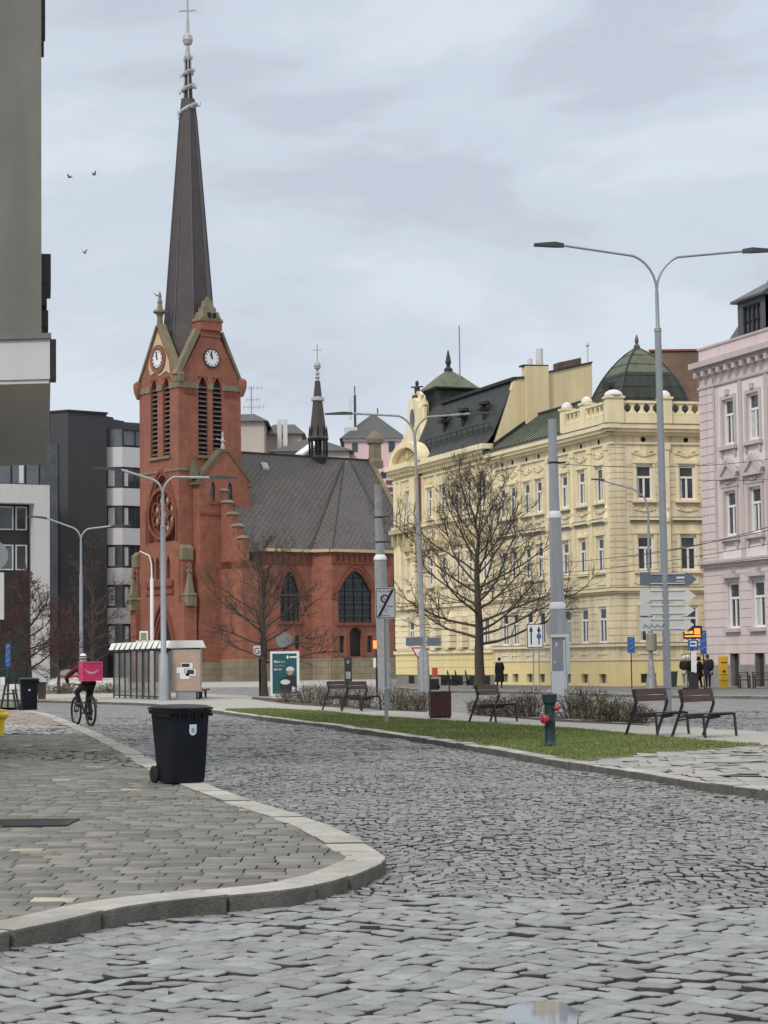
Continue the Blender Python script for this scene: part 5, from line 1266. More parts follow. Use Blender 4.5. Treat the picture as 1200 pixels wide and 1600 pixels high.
q = A_+sd*.6+sn*.05; m = MB(); zt, zb = P(80,529,30.5).z, P(80,590,30.5).z; m.obox(q+sd*.2+Vector((0,0,(zt+zb)/2)),sd*.25,sn*.045,Vector((0,0,(zt-zb)/2))); m.build('side_panel','dark_cladding',nb)
m = MB(); ngon_prism(m,[Vector((-10.6,33,0)),Vector((-11.6,48,0)),Vector((-18,48,0)),Vector((-18,33,0))],.1,zs); m.build('ground_floor','concrete_grey',nb)
# ======== modern office with white frame
ob = thing('office_building', 'modern office with white portal frame and dark glazing behind the overhang', 'building', (P(40,1066,195).x, 195, 0))
FO = Fr(P(78,1066,195), 28-180)   # u to the left, slightly nearer
m = MB(); z1 = FO.hit(78,758)[1]; zb = FO.hit(66,787)[1]
ur = 0; ul = FO.hit(54,900)[0]
fb(m,FO,0,ul,0,z1,-1.2,0); fb(m,FO,ul,22,zb,z1,-1.2,0); m.build('white_frame','plaster_white',ob)
m = MB(); fb(m,FO,ul,22,0,zb,-9,-1.6); fb(m,FO,.2,22,z1,z1+3.4,-9,-2.2); fb(m,FO,.2,22,z1+3.2,z1+3.5,-9,-1.9); m.build('recessed_wall','frame_black',ob)
zt2 = z1+3.0
for k in range(8):
    a_, b_ = .4+k*1.4, .4+k*1.4+1.2; g = MB(); fb(g,FO,a_,b_,z1+.25,zt2,-2.2,-2.12); o = g.build('window','glass_sky',ob)
    if k in (1,4): g = MB(); fb(g,FO,a_+.1,a_+.55,z1+.3,zt2-.1,-2.118,-2.10); g.build('curtain','bay_white',o)
for (ya,yb) in ((790,827),(850,890)):
    zt_, zb_ = FO.hit(45,ya)[1], FO.hit(45,yb)[1]
    for k,(a_,b_) in enumerate(((ul+.25,ul+1.4),(ul+1.6,ul+4.6),(ul+4.8,ul+8.2),(ul+8.4,ul+12))):
        g = MB(); fb(g,FO,a_,b_,zb_,zt_,-1.6,-1.52); o = g.build('window','glass_sky' if k%2 else 'glass_dark',ob)
        f = MB(); fb(f,FO,a_,b_,zb_,zb_+.12,-1.52,-1.46); fb(f,FO,a_,b_,zt_-.12,zt_,-1.52,-1.46); fb(f,FO,a_,a_+.14,zb_+.12,zt_-.12,-1.52,-1.46); fb(f,FO,b_-.14,b_,zb_+.12,zt_-.12,-1.52,-1.46); f.build('window_frame','curtain',o)
g = MB(); fb(g,FO,ul+.3,14,.4,5.6,-1.55,-1.5); g.build('shop_front','green_iron',ob)
# ======== dark apartment block with white bays
FD = Fr(P(107,1066,206), 37.7)
db = thing('apartment_block', 'dark charcoal apartment block with stacked white angular bays', 'building', (FD.A.x, FD.A.y, 0))
zt = FD.hit(107,643)[1]; u1 = FD.hit(167,800)[0]; FD2 = Fr(FD.A, 37.7+115)
m = MB(); fb(m,FD,0,u1,0,zt,-14,0); m.build('wall','facade_dark',db)
m = MB(); fb(m,FD2,0,9,0,zt,-10,-.02); m.build('side_wall','facade_dark',db)
m = MB(); fb(m,FD,u1,u1+14,0,zt-.4,-14,-2.0); m.build('recessed_wall','facade_dark',db)
m = MB(); fb(m,FD,-.1,u1+.1,zt,zt+.2,-14,.12); fb(m,FD2,0,9,zt,zt+.2,-8,.1); m.build('roof_edge','frame_black',db)
# strip of dark glazing left of the main face
m = MB(); fb(m,FD2,1.2,5.4,0,FD2.hit(85,694)[1],.0,.10); o = m.build('stair_glazing','glass_dark',db)
g = MB(); fb(g,FD2,4.4,6.4,FD2.hit(85,693)[1],FD2.hit(85,670)[1],.1,.16); g.build('window','glass_sky',db)
FV = Fr(FD.p(u1,0,-.6), 37.7)
def fz(py): return FV.hit(193,py)[1]
bands = [(700,731),(764,791),(826,852),(888,914),(950,975)]
for (a_,b_) in bands:
    m = MB(); zt_, zb_ = fz(a_), fz(b_)
    pts = [(.3,-1.4),(.3,-.2),(1.6,1.0),(9,1.0),(9,-1.4)]
    m.prism([FV.p(u,zb_,d) for u,d in pts], (0,0,zt_-zb_)); m.build('bay','bay_white',db)
for i,(a_,b_) in enumerate([(672,699)]+[(bands[k][1],bands[k+1][0]) for k in range(4)]+[(975,1010)]):
    zt_, zb_ = fz(a_)-.02, fz(b_)+.02
    m = MB(); pts = [(.5,-1.4),(.5,-.3),(1.75,.85),(9,.85),(9,-1.4)]; m.prism([FV.p(u,zb_,d) for u,d in pts], (0,0,zt_-zb_)); o = m.build('window','glass_sky' if i == 0 else 'glass_dark',db)
    f = MB()
    for u,d in ((.5,-.3),(1.75,.87),(3.2,.88),(5.6,.88)): f.bar(FV.p(u,zb_,d),FV.p(u,zt_,d),.16)
    f.bar(FV.p(1.75,zb_+.08,.88),FV.p(9,zb_+.08,.88),.14); f.bar(FV.p(1.75,zt_-.08,.88),FV.p(9,zt_-.08,.88),.14); f.build('window_frame','frame_black',o)
    if i: c = MB(); fb(c,FV,1.9,2.35,zb_+.2,zt_-.2,.855,.87); c.add([FV.p(.6,zb_+.2,-.19),FV.p(1.1,zb_+.2,.27),FV.p(1.1,zt_-.2,.27),FV.p(.6,zt_-.2,-.19)],[(0,1,2,3)]); c.build('curtain','bay_white',o)
# low white wall and planting strip before it
# ======== houses on the rise behind the church
def far_house(name, lab, x0, x1, ytop, ybot, Y, dep, wm, rm, ridge, hip=0, wins=()):
    a, b = P(x0,ytop,Y), P(x1,ytop,Y); t = thing(name, lab, 'house', ((a.x+b.x)/2, Y, 0))
    m = MB(); m.box((a.x,Y,0),(b.x,Y+dep,a.z)); m.build('wall',wm,t)
    r = P((x0+x1)/2,ridge,Y+dep/2).z; e = .6
    m = MB(); m.hexa([Vector((a.x-e,Y-e,a.z)),Vector((b.x+e,Y-e,a.z)),Vector((b.x+e,Y+dep,a.z)),Vector((a.x-e,Y+dep,a.z)),Vector((a.x+hip,Y+dep*.45,r)),Vector((b.x-hip,Y+dep*.45,r)),Vector((b.x-hip,Y+dep*.55,r)),Vector((a.x+hip,Y+dep*.55,r))]); m.build('roof',rm,t)
    for (wx0,wy0,wx1,wy1) in wins:
        p, q = P(wx0,wy0,Y), P(wx1,wy1,Y); m = MB(); m.box((p.x,Y-.06,q.z),(q.x,Y-.01,p.z)); m.build('window','glass_dark',t)
    return t
fh1 = far_house('beige_house','beige house with low dark roof and aerial rising behind the brick tower',355,412,659,722,262,12,'beige_far','roof_far',648,1.5)
fh2 = far_house('beige_house','beige house with two pale chimneys behind the church roof, right of the brick tower',413,470,679,722,268,10,'beige_far','roof_far',664,1)
m = MB(); a = P(433,655,266); 
for k in range(2): m.box((a.x+k*.75,266,a.z-4),(a.x+k*.75+.55,267,a.z)); 
each(m,'chimney','bay_white',fh2)
fh3 = far_house('dark_roofed_house','low house with long dark roof behind the small ridge turret',428,545,706,730,248,10,'beige_far','roof_far',686,4)
m = MB(); p_, q_ = P(462,714,247), P(490,690,247); m.prism([Vector((p_.x,246,p_.z)),Vector((p_.x+.9,246,p_.z)),Vector((q_.x+.9,250,q_.z+.3)),Vector((q_.x,250,q_.z+.3))],(0,0,.3)); m.build('roof_window','bay_white',fh3)
fh4 = far_house('pink_far_house','pink house with dark pyramid roof behind the right end of the church roof',538,628,686,760,252,13,'pink_far','roof_far',649,3.3,[(550,692,559,706),(607,690,617,706)])
m = MB(); a_, b_ = P(538,686,251.9), P(628,683,251.9); m.box((a_.x-.2,251.7,a_.z-.3),(b_.x+.2,252,a_.z+.05)); m.build('eaves_trim','bay_white',fh4)
m = MB(); q = P(590,650,258); m.tube([q,q+Vector((0,0,1.0))],.08,5); m.build('roof_spike','roof_far',fh4)
fh5 = far_house('white_far_house','white and red striped low house between the church and the yellow house',603,630,738,800,232,8,'bay_white','roof_far',735,.2)
m = MB(); 
for yy in (752,763): p_ = P(603,yy,231.9); q_ = P(632,yy,231.9); m.box((p_.x,231.8,p_.z-.25),(q_.x,231.99,p_.z+.1))
p_ = P(603,772,231.9); m.box((p_.x,231.8,0),(P(632,772,231.9).x,231.99,p_.z)); m.build('red_band','brick_dark',fh5)
def aerial(px, py0, py1, Y, lab, kind, par=None):
    a, b = P(px,py1,Y), P(px,py0,Y); m = MB(); m.tube([Vector((a.x,Y,a.z-1)),Vector((a.x,Y,b.z))],.07,6)
    if kind == 'yagi':
        for f,w in ((.95,1.3),(.55,1.1),(.3,1.6)):
            z = a.z+(b.z-a.z)*f; m.bar((a.x-w*.6,Y,z),(a.x+w,Y,z),.06)
            for k in range(5): xx = a.x-w*.6+w*1.6*k/4; m.bar((xx,Y,z-.35),(xx,Y,z+.35),.045)
    else:
        m.tube([Vector((a.x,Y,a.z-1)),Vector((a.x,Y,b.z-1.2))],.16,8)
    o = m.build('aerial' if kind=='yagi' else 'phone_mast','sign_grey' if kind=='yagi' else 'roof_far',None,origin=(a.x,Y,a.z)); tag(o, lab, 'antenna'); return o, a, b
aerial(393,604,650,262,'thin rooftop television aerial standing above the beige house','yagi')
o_, a_, b_ = aerial(555,603,668,254,'thick dark phone mast with pale panel left of the pyramid roof','mast')
m = MB(); m.box((a_.x-.75,253.8,a_.z+1.0),(a_.x-.4,254.2,b_.z-1.3)); m.bar((a_.x-.5,254,b_.z-2),(a_.x,254,b_.z-2),.06); m.build('panel','bay_white',o_)
m = MB(); p_, q_ = P(538,676,254), P(556,668,254); m.box((p_.x,253.5,p_.z-3),(q_.x+.2,255,q_.z)); m.build('cabinet','sign_pale',o_)
# ------------------------------------------------------------------ lamps, poles, wires
def put(o, p): o.location = Vector(p); return o
V3 = Vector
def tilt(o, dx): o.rotation_euler = (0, math.atan(dx), 0)
def arm_pts(dx, h, n=12):     # curved arm: rises from the mast and bends outwards
    pts = []
    for i in range(n+1):
        t = i/n
        if t <= .5: a = t/.5*math.radians(72); r = abs(dx)*.36; pts.append((math.copysign(r*(1-math.cos(a)), dx), r*1.15*math.sin(a)))
        else:
            s = (t-.5)/.5; x0, z0 = pts[n//2]; pts.append((x0+(dx-x0)*s, z0+(h-z0)*s))
    return pts
def double_lamp(name, lab, base, hsplit, htop_l, htop_r, dl_, dr_, r0, r1, zsleeve, base_m='lamp_metal', rot=0, cone=0, head=1.0, mt='lamp_metal', grp=None):
    t = lthing(name, lab, 'street lamp', grp); m = MB()
    pr = [(0,r0),(zsleeve*.35,r0*.98)] if not cone else [(0,cone),(cone*.2,cone),(2.0,cone*.85),(2.15,r0)]
    m.tube([(0,0,z) for z,_ in pr]+[(0,0,zsleeve-.02)], [r for _,r in pr]+[r0*.86], 12)
    m.tube([(0,0,zsleeve-.02),(0,0,zsleeve+.1),(0,0,hsplit)],[r0*.86,r1,r1*.85],12)
    m.tube([(0,0,zsleeve-.06),(0,0,zsleeve+.04)],[r0*1.02,r0*.95],12)
    m.build('mast',mt,t,True)
    for dx,hh in ((dl_,htop_l),(dr_,htop_r)):
        m = MB(); pts = [(0,-.15)]+arm_pts(dx, hh-hsplit); pp = [V3((x*math.cos(rot), x*math.sin(rot), hsplit+z)) for x,z in pts]
        m.tube(pp, r1*.62, 8); arm = m.build('arm',mt,t,True)
        e = pp[-1]; d = (pp[-1]-pp[-2]).normalized(); d.z *= .35; d.normalize(); sd_ = V3((-math.sin(rot),math.cos(rot),0))
        L = .95*head; m = MB(); u = V3((0,0,1))
        m.hexa([e-sd_*.06-u*.06,e+sd_*.06-u*.06,e+sd_*.06+u*.06,e-sd_*.06+u*.06]+[e+d*.3*head-sd_*.16-u*.05,e+d*.3*head+sd_*.16-u*.05,e+d*.3*head+sd_*.16+u*.08,e+d*.3*head-sd_*.16+u*.08])
        m.hexa([e+d*.3*head-sd_*.16-u*.05,e+d*.3*head+sd_*.16-u*.05,e+d*.3*head+sd_*.16+u*.08,e+d*.3*head-sd_*.16+u*.08]+[e+d*L-sd_*.13-u*.05,e+d*L+sd_*.13-u*.05,e+d*L+sd_*.13+u*.01,e+d*L-sd_*.13+u*.01])
        m.build('lamp_head','lamp_head',t)
    m = MB(); m.box((-.1,-r0-.012,.7),(.1,-r0+.05,1.3)); m.build('service_door',mt,t)
    return put(t, base)
def hz(px,py,Y): return P(px,py,Y).z
b = G(1044,1112,.11); Y = b.y
t = double_lamp('street_lamp','tallest double-armed grey street lamp carrying the four direction boards', b, hz(1028,455,Y)-.11, hz(886,383,Y)-.11, hz(1166,393,Y)-.11, P(884,383,Y).x-P(1029,455,Y).x, P(1163,393,Y).x-P(1029,455,Y).x, .115, .062, hz(1030,515,Y)-.11, head=.95)
tilt(t, -.004)
b = P(256,1093,92); Y = 92
double_lamp('street_lamp','pale double-armed street lamp in front of the bus shelter', V3((b.x,Y,.11)), hz(255,778,Y), hz(190,738,Y), hz(326,750,Y), P(190,738,Y).x-P(255,778,Y).x, P(328,750,Y).x-P(255,778,Y).x, .13, .085, hz(255,826,Y), cone=.24, head=1.3, mt='steel_pole')
b = P(127,1062,128); Y = 128
t = double_lamp('street_lamp','slim double-armed street lamp rising behind the cyclist', V3((b.x,Y,.0)), hz(125,845,Y), hz(72,810,Y), hz(172,822,Y), P(72,810,Y).x-P(125,845,Y).x, P(172,822,Y).x-P(125,845,Y).x, .12, .08, hz(126,900,Y), head=1.3, mt='steel_pole')
b = P(664,1088,99); Y = 99
t = double_lamp('street_lamp','double-armed street lamp with posters on its base left of the big bare tree', V3((b.x,Y,.11)), hz(651,690,Y), hz(554,647,Y), hz(738,652,Y), P(554,647,Y).x-P(651,690,Y).x, P(738,652,Y).x-P(651,690,Y).x, .14, .085, hz(655,820,Y), cone=.28, head=1.4, mt='concrete_pole')
tilt(t, -.025)
m = MB(); m.box((-.10,-.345,2.35),(.14,-.30,2.75)); m.box((.02,-.346,2.55),(.16,-.31,2.95)); m.build('poster','sign_white',t)
# tram wire poles in stepped steel tube
def step_pole(lab, base, secs, mt='steel_pole', bands=(), tl=0.0):
    t = lthing('tram_pole', lab, 'pole', 'stepped tram wire poles'); m = MB(); pts=[]; rs=[]
    for (z0,z1,ra,rb) in secs:
        pts += [(0,0,z0),(0,0,z1)]; rs += [ra,rb]
    m.tube(pts, rs, 16); m.build('mast',mt,t,True)
    m = MB()
    for i in range(len(secs)-1):
        z = secs[i][1]; m.tube([(0,0,z-.12),(0,0,z-.02),(0,0,z+.08)],[secs[i][3]*1.06,secs[i][3]*1.08,secs[i+1][2]*1.02],16)
    m.build('collar','sign_white',t,True)
    for z,r in bands:
        m = MB(); m.tube([(0,0,z-.03),(0,0,z+.03)],[r,r],14); m.bar((r,0,z),(r+.22,0,z),.07,.05); m.build('wire_clamp','iron',t)
    tilt(t, tl); return put(t, base)
Y = 60.5; b = P(876,1115,Y); S = lambda px,py: hz(px,py,Y)-.11
sc_ = Y/FPX
pr_ = step_pole('tall thick stepped tram pole left of the arrow boards, behind the hydrant', V3((b.x,Y,.11)),
  [(0,S(872,945),.275,.225),(S(872,945),S(866,803),.205,.18),(S(866,803),S(860,655),.155,.12)], 'steel_grey', [(S(862,723),.145)], -.010)
Y = 80; b = P(602,1100,Y); S = lambda px,py: hz(px,py,Y)-.11
pm_ = step_pole('weathered stepped tram pole behind the no-parking zone sign', V3((b.x,Y,.11)),
  [(0,S(598,870),.27,.235),(S(598,870),S(590,757),.175,.135)], 'concrete_pole', [(S(593,808),.17),(S(594,847),.175)], -.022)
# banner cabinet on the right tram pole
t = lthing('notice_board','tall grey and white board strapped to the thick tram pole','notice board'); Y = 59.9
a, b = P(862,996,Y), P(884,1048,Y); c, d = P(862,1048,Y), P(886,1112,Y)
m = MB(); m.box((a.x,Y,b.z),(b.x,Y+.12,a.z)); m.build('grey_board','sign_slate' if 0 else 'sign_grey',t)
m = MB(); m.box((c.x,Y-.01,d.z),(d.x-.02,Y+.12,b.z-.01)); m.box((a.x-.03,Y-.02,b.z-.03),(a.x-.002,Y+.12,a.z+.03)); m.box((a.x-.03,Y-.06,a.z+.002),(P(889,992,Y).x,Y+.12,P(889,991,Y).z)); m.build('white_board','sign_white',t)
m = MB(); q = P(868,1005,Y); m.box((q.x,Y-.008,q.z-.09),(q.x+.05,Y-.001,q.z+.02)); m.box((q.x-.06,Y-.008,P(868,1035,Y).z-.03),(q.x-.01,Y-.001,P(868,1035,Y).z+.03)); m.build('sticker','sign_white',t)
t = lthing('flat_sign','tall pale board on a thin white post right of the thick tram pole','sign'); Y = 55.5
a, b = P(884,994,Y), P(891,1052,Y); m = MB(); m.box((a.x,Y,b.z),(b.x,Y+.05,a.z)); m.build('board','sticker',t)
q = P(885,1137,Y); m = MB(); m.tube([(q.x,Y+.05,.11),(P(882,1000,Y).x,Y+.05,P(882,1000,Y).z)],.038,8); m.build('post','sign_white',t)
t = lthing('round_sign_back','grey back of a round traffic sign behind the thick tram pole','traffic sign'); Y = 66
q = P(872,982,Y); m = MB(); m.disc((q.x,Y,q.z),(0,-1,0),19.5*Y/FPX,.02,26); m.build('plate','sign_grey',t)
m = MB(); m.tube([(q.x,Y+.05,.0),(q.x,Y+.05,q.z+.3)],.035,8); m.build('post','sign_grey',t)
# direction boards on the tall lamp
Y = 60.75
for i,(ya,yb,mt,lab) in enumerate(((894,916,'sign_slate','dark slate arrow board, topmost of four on the tall lamp'),(920,941,'sign_pale','clean pale arrow board, second from top on the tall lamp'),(943,963,'sign_pale','pale arrow board, third from top on the tall lamp'),(965,987,'sign_pale','stained pale arrow board, lowest of four on the tall lamp'))):
    t = lthing('direction_sign', lab, 'direction sign', 'arrow boards on the tall street lamp')
    xr = 1089-i*1.5; pts = [(1000,ya),(xr-13,ya+1),(xr,(ya+yb)/2),(xr-13,yb),(1000,yb-1)]
    m = MB(); m.prism([P(x,y,Y+.26) for x,y in pts],(0,.05,0)); m.build('board',mt,t)
    m = MB()
    for yy in (ya+3,yb-4): a, b = P(1016,yy,Y+.25), P(1070,yy,Y+.25); m.box((a.x,Y+.23,a.z-.014),(b.x,Y+.255,a.z+.014))
    m.build('bracket','sign_pale',t)
    if i == 0:
        m = MB(); q = P(1063,904,Y+.25); m.box((q.x-.12,Y+.235,q.z-.09),(q.x+.12,Y+.25,q.z-.06)); m.box((q.x-.12,Y+.235,q.z-.01),(q.x+.12,Y+.25,q.z+.06)); m.build('sticker','sign_pale',t)
    if i == 3:
        m = MB(); q = P(1010,980,Y+.25)
        for k in range(7): m.bar((q.x-.1+k*.09,Y+.245,q.z+.05*(k%2)),(q.x-.02+k*.09,Y+.245,q.z+.1*((k+1)%2)),.03,.02)
        m.build('graffiti','sign_grey',t)
# no parking zone end sign
t = lthing('zone_sign','white rectangular zone sign with a diagonal bar and small round no-parking mark','traffic sign'); Y = G(604,1129,.11).y
a, b = P(586,918,Y), P(619,967,Y); W_, H_ = b.x-a.x, a.z-b.z; cx, cz = (a.x+b.x)/2, (a.z+b.z)/2
def rrect(m, w, h, y, th, r=.05, n=5):
    pts = []
    for (sx,sz,a0) in ((1,1,0),(-1,1,90),(-1,-1,180),(1,-1,270)):
        for k in range(n+1): an = math.radians(a0+90*k/n); pts.append(V3((cx+sx*(w/2-r)+r*math.cos(an), y, cz+sz*(h/2-r)+r*math.sin(an))))
    m.prism(pts,(0,th,0))
m = MB(); rrect(m,W_,H_,Y,.03); m.build('plate','sign_white',t)
m = MB(); rrect(m,W_*.93,H_*.95,Y-.004,.003,.04); m.build('border','sign_black',t)
m = MB(); rrect(m,W_*.87,H_*.905,Y-.008,.003,.03); m.build('face','sign_white',t)
m = MB(); yy = Y-.011; m.prism([V3((cx-W_*.41,yy,cz-H_*.43)),V3((cx-W_*.27,yy,cz-H_*.43)),V3((cx+W_*.42,yy,cz+H_*.43)),V3((cx+W_*.28,yy,cz+H_*.43))],(0,.002,0)); m.build('diagonal_bar','sign_black',t)
m = MB(); q = MB(); q.lathe((0,0,0),[(.075,0),(.11,0),(.11,.002),(.075,.002)],20); m.add([(cx-.02+v[0],yy-.002-v[2],cz+.12+v[1]) for v in q.v],q.f[:-2]); m.bar((cx-.09,yy-.002,cz+.19),(cx+.05,yy-.002,cz+.05),.03,.003); m.build('prohibition_ring','sign_black',t)
def text(par, body, size, loc, m_, ry=0, align='CENTER', rx=math.pi/2, rz=0, ext=.002, name='lettering'):
    cu = bpy.data.curves.new(name,'FONT'); cu.body = body; cu.size = size; cu.align_x = align; cu.extrude = ext; ob = bpy.data.objects.new(name,cu)
    COL.objects.link(ob); dg = bpy.context.evaluated_depsgraph_get(); dg.update(); me = bpy.data.meshes.new_from_object(ob.evaluated_get(dg)); bpy.data.objects.remove(ob); bpy.data.curves.remove(cu)
    me.materials.clear(); me.materials.append(MATS[m_]); o = bpy.data.objects.new(name,me); COL.objects.link(o)
    o.rotation_euler = (rx,ry,rz); o.location = V3(loc); o.parent = par
    if par is not None: 
        w = V3((0,0,0)); q = par
        while q is not None: w += q.location; q = q.parent
        o.location = V3(loc)-w
    return o
def scribble(par, name, rows, y, m_, seed=1):   # lines of lettering too small to read: uneven strokes
    r = random.Random(seed); m = MB()
    for (x0, x1, z, h) in rows:
        x = x0
        while x < x1:
            w = h*r.uniform(.10,.22)
            if r.random() < .84: m.box((x,y-.002,z+(0 if r.random()<.8 else h*.3)),(x+w,y,z+h*r.uniform(.6,1.0)))
            if r.random() < .5: m.box((x+w,y-.002,z+h*r.choice((0,.4,.6))),(x+w*2,y,z+h*r.choice((0,.4,.6))+h*.18)) if False else m.box((x+w,y-.002,z+h*.3),(x+w*1.8,y,z+h*.45))
            x += w*2.1
    return m.build(name,m_,par)
scribble(t,'lettering',[(cx-.20,cx-.02,cz+.29,.055),(cx+.0,cx+.12,cz+.29,.055),(cx-.2,cx-.1,cz-.10,.04),(cx+.03,cx+.2,cz-.10,.045),(cx-.03,cx+.10,cz-.17,.03),(cx-.03,cx+.04,cz-.23,.05),(cx-.12,cx+.1,cz-.34,.035)],yy-.002,'sign_slate',3)
q = G(604,1129,.11); m = MB(); m.tube([(q.x,Y+.05,.11),(q.x,Y+.05,1.0),(q.x,Y+.05,1.02),(P(601,925,Y).x,Y+.05,P(601,925,Y).z)],[.05,.05,.036,.036],10); m.build('post','steel_grey',t)
# lane arrows sign
t = lthing('lane_sign','square white sign with two upright arrows on twin posts','traffic sign'); Y = 108
a, b = P(823,975,Y), P(849,1012,Y); cx, cz = (a.x+b.x)/2, (a.z+b.z)/2; W_, H_ = b.x-a.x, a.z-b.z
m = MB(); rrect(m,W_,H_,Y,.04); m.build('plate','sign_black',t); m = MB(); rrect(m,W_*.9,H_*.93,Y-.004,.003,.04); m.build('face','sign_white',t)
m = MB()
for s_ in (-.24,.24):
    x = cx+W_*s_; m.box((x-.035,Y-.012,cz-H_*.36),(x+.035,Y-.006,cz+H_*.2)); m.prism([V3((x-.1,Y-.012,cz+H_*.18)),V3((x+.1,Y-.012,cz+H_*.18)),V3((x,Y-.012,cz+H_*.42))],(0,.006,0))
m.build('arrow','sign_black',t); m = MB(); m.disc((cx+W_*.24,Y-.016,cz-.02),(0,-1,0),.13,.006,16); m.build('blue_disc','sign_blue',t)
m = MB(); 
for x in (833,842): q = P(x,1012,Y); m.tube([(q.x,Y+.05,.05),(q.x,Y+.05,q.z+.3)],.035,6)
m.build('post','steel_grey',t)
# small signs helper: a plate on a post
def post_sign(name, lab, px, pyt, pyb, w, base_py, Y, mt, zb=.12, thin=.03, extra=None):
    t = lthing(name, lab, 'sign'); c = P(px,(pyt+pyb)/2,Y); a, b = P(px,pyt,Y), P(px,pyb,Y)
    m = MB(); m.box((c.x-w/2,Y-.02,b.z),(c.x+w/2,Y+.02,a.z)); m.build('plate',mt,t)
    m = MB(); m.tube([(c.x,Y+.05,zb),(c.x,Y+.05,a.z-.05)],thin,6); m.build('post','iron',t)
    if extra: extra(t,c,a,b,w,Y)
    return t
def wavy(t,c,a,b,w,Y):
    m = MB(); h = a.z-b.z
    for k in range(3): zc = b.z+h*(.2+.3*k); m.bar((c.x-w*.3,Y-.03,zc),(c.x+w*.3,Y-.03,zc+.12),.06,.01)
    m.build('symbol','sign_white',t)
post_sign('parking_sign','narrow blue sign on a thin post before the yellow plinth, left of the concrete post',986,995,1020,.38,1073,107,'sign_blue',extra=wavy)
post_sign('parking_sign','narrow blue sign on a post beside the bus stop display',1099,985,1022,.32,1075,103,'sign_blue',extra=wavy)
post_sign('parking_sign','blue and white sign on a thin post among the bare trees at left',12.5,1006,1042,.20,1085,88,'sign_blue',extra=wavy)
# concrete post with cabinet and thin lamp arm
t = lthing('single_arm_lamp','thin single-armed lamp on a conical concrete foot with a beige cabinet','street lamp'); Y = 103
b = P(1018,1080,Y); z = lambda py: P(1018,py,Y).z
m = MB(); m.tube([(b.x,Y,.12),(b.x,Y,.2),(b.x,Y,z(1045)),(b.x,Y,z(1030))],[.30,.30,.16,.12],12); m.build('foot','concrete_pole',t,True)
m = MB(); m.tube([(b.x,Y,z(1045)),(b.x,Y,z(900)),(P(1013,800,Y).x,Y,z(800)),(P(1008,778,Y).x,Y,z(778)),(P(990,764,Y).x,Y,z(764)),(P(935,748,Y).x,Y,z(748))],[.11,.08,.055,.05,.045,.04],8); m.build('mast','lamp_metal',t,True)
m = MB(); a = P(944,750,Y); m.hexa([a+V3(q) for q in ((0,-.1,-.05),(0,.1,-.05),(0,.1,.06),(0,-.1,.06),(-.65,-.07,.02),(-.65,.07,.02),(-.65,.07,.08),(-.65,-.07,.08))]); m.build('lamp_head','lamp_head',t)
m = MB(); a, c = P(1009,989,Y), P(1026,1017,Y); m.lathe(((a.x+c.x)/2,Y-.05,c.z),[(.24,0),(.27,.03),(.27,a.z-c.z-.05),(.2,a.z-c.z)],12); m.build('cabinet','box_beige',t,True)
# overhead wires
def cable(a, b, sag, r=.014, lab='thin overhead tram wire crossing before the house fronts', n=14):
    a, b = V3(a), V3(b); m = MB(); m.tube([a.lerp(b,i/n)-V3((0,0,sag*4*(i/n)*(1-i/n))) for i in range(n+1)], r, 4)
    o = m.build('overhead_wire','wire',None,origin=a); return tag(o, lab, 'wire', 'overhead tram wires')
cable(P(862,724,60.5),P(1300,700,75),.35,.010,'overhead wire running right from the clamp of the thick tram pole')
cable(P(1260,815,80),P(866,880,108),.25,.016,'upper overhead contact wire crossing before the corner house')
cable(P(1260,838,80),P(860,896,108),.2,.014,'second overhead contact wire crossing before the corner house')
cable(P(1260,862,85),P(868,900,110),.15,.012,'lowest overhead wire crossing before the corner house')
cable(P(1260,805,80),P(985,870,104),.2,.016,'short overhead span wire before the pink house')
cable(P(1090,750,90),P(1300,742,90),.1,.012,'overhead wire crossing the top of the pink house')
cable(P(593,808,80),P(700,850,100),.1,.012,'overhead wire leaving the weathered tram pole to the right')
# ------------------------------------------------------------------ bus shelter
t = lthing('bus_shelter','glass bus shelter with white roof and brown poster panel at its end','bus shelter')
A0 = P(262,1094,93); A0.z = .11; B0 = P(178,1090,101); B0.z = .11
dS = (B0-A0); Ls_ = dS.length; dS.normalize(); nS = V3((-dS.y,dS.x,0)); nS = nS if nS.y < 0 or nS.x < 0 else -nS
nS = V3((dS.y,-dS.x,0)); nS = nS if nS.x > 0 else -nS    # to the right, away from the glass
hT = P(262,1018,93).z
pn = MB(); pn2 = MB(); k = 9
for i in range(k):
    a, b = A0+dS*(Ls_*i/k+.04), A0+dS*(Ls_*(i+1)/k-.04)
    q = pn if i % 2 else pn2; q.hexa([a+V3((0,0,.15)),b+V3((0,0,.15)),b+nS*.02+V3((0,0,.15)),a+nS*.02+V3((0,0,.15)),a+V3((0,0,hT-.1)),b+V3((0,0,hT-.1)),b+nS*.02+V3((0,0,hT-.1)),a+nS*.02+V3((0,0,hT-.1))])
each(pn,'glass_panel','shelter_glass',t); each(pn2,'glass_panel','shelter_glass2',t)
m = MB()
for i in range(k+1): a = A0+dS*(Ls_*i/k); m.bar(a,a+V3((0,0,hT)),.07)
for off in (0,1.5):
    m.bar(A0+nS*off+V3((0,0,hT)),B0+nS*off+V3((0,0,hT)),.08)
m.bar(A0+V3((0,0,.12)),B0+V3((0,0,.12)),.06); 
for s_ in (0,.5,1): a = A0+dS*Ls_*s_+nS*1.5; m.bar(a,a+V3((0,0,hT)),.08)
m.build('frame','frame_black',t)
m = MB(); r0_ = A0-dS*.4-nS*.15; w_ = 1.85
for i in range(2): pass
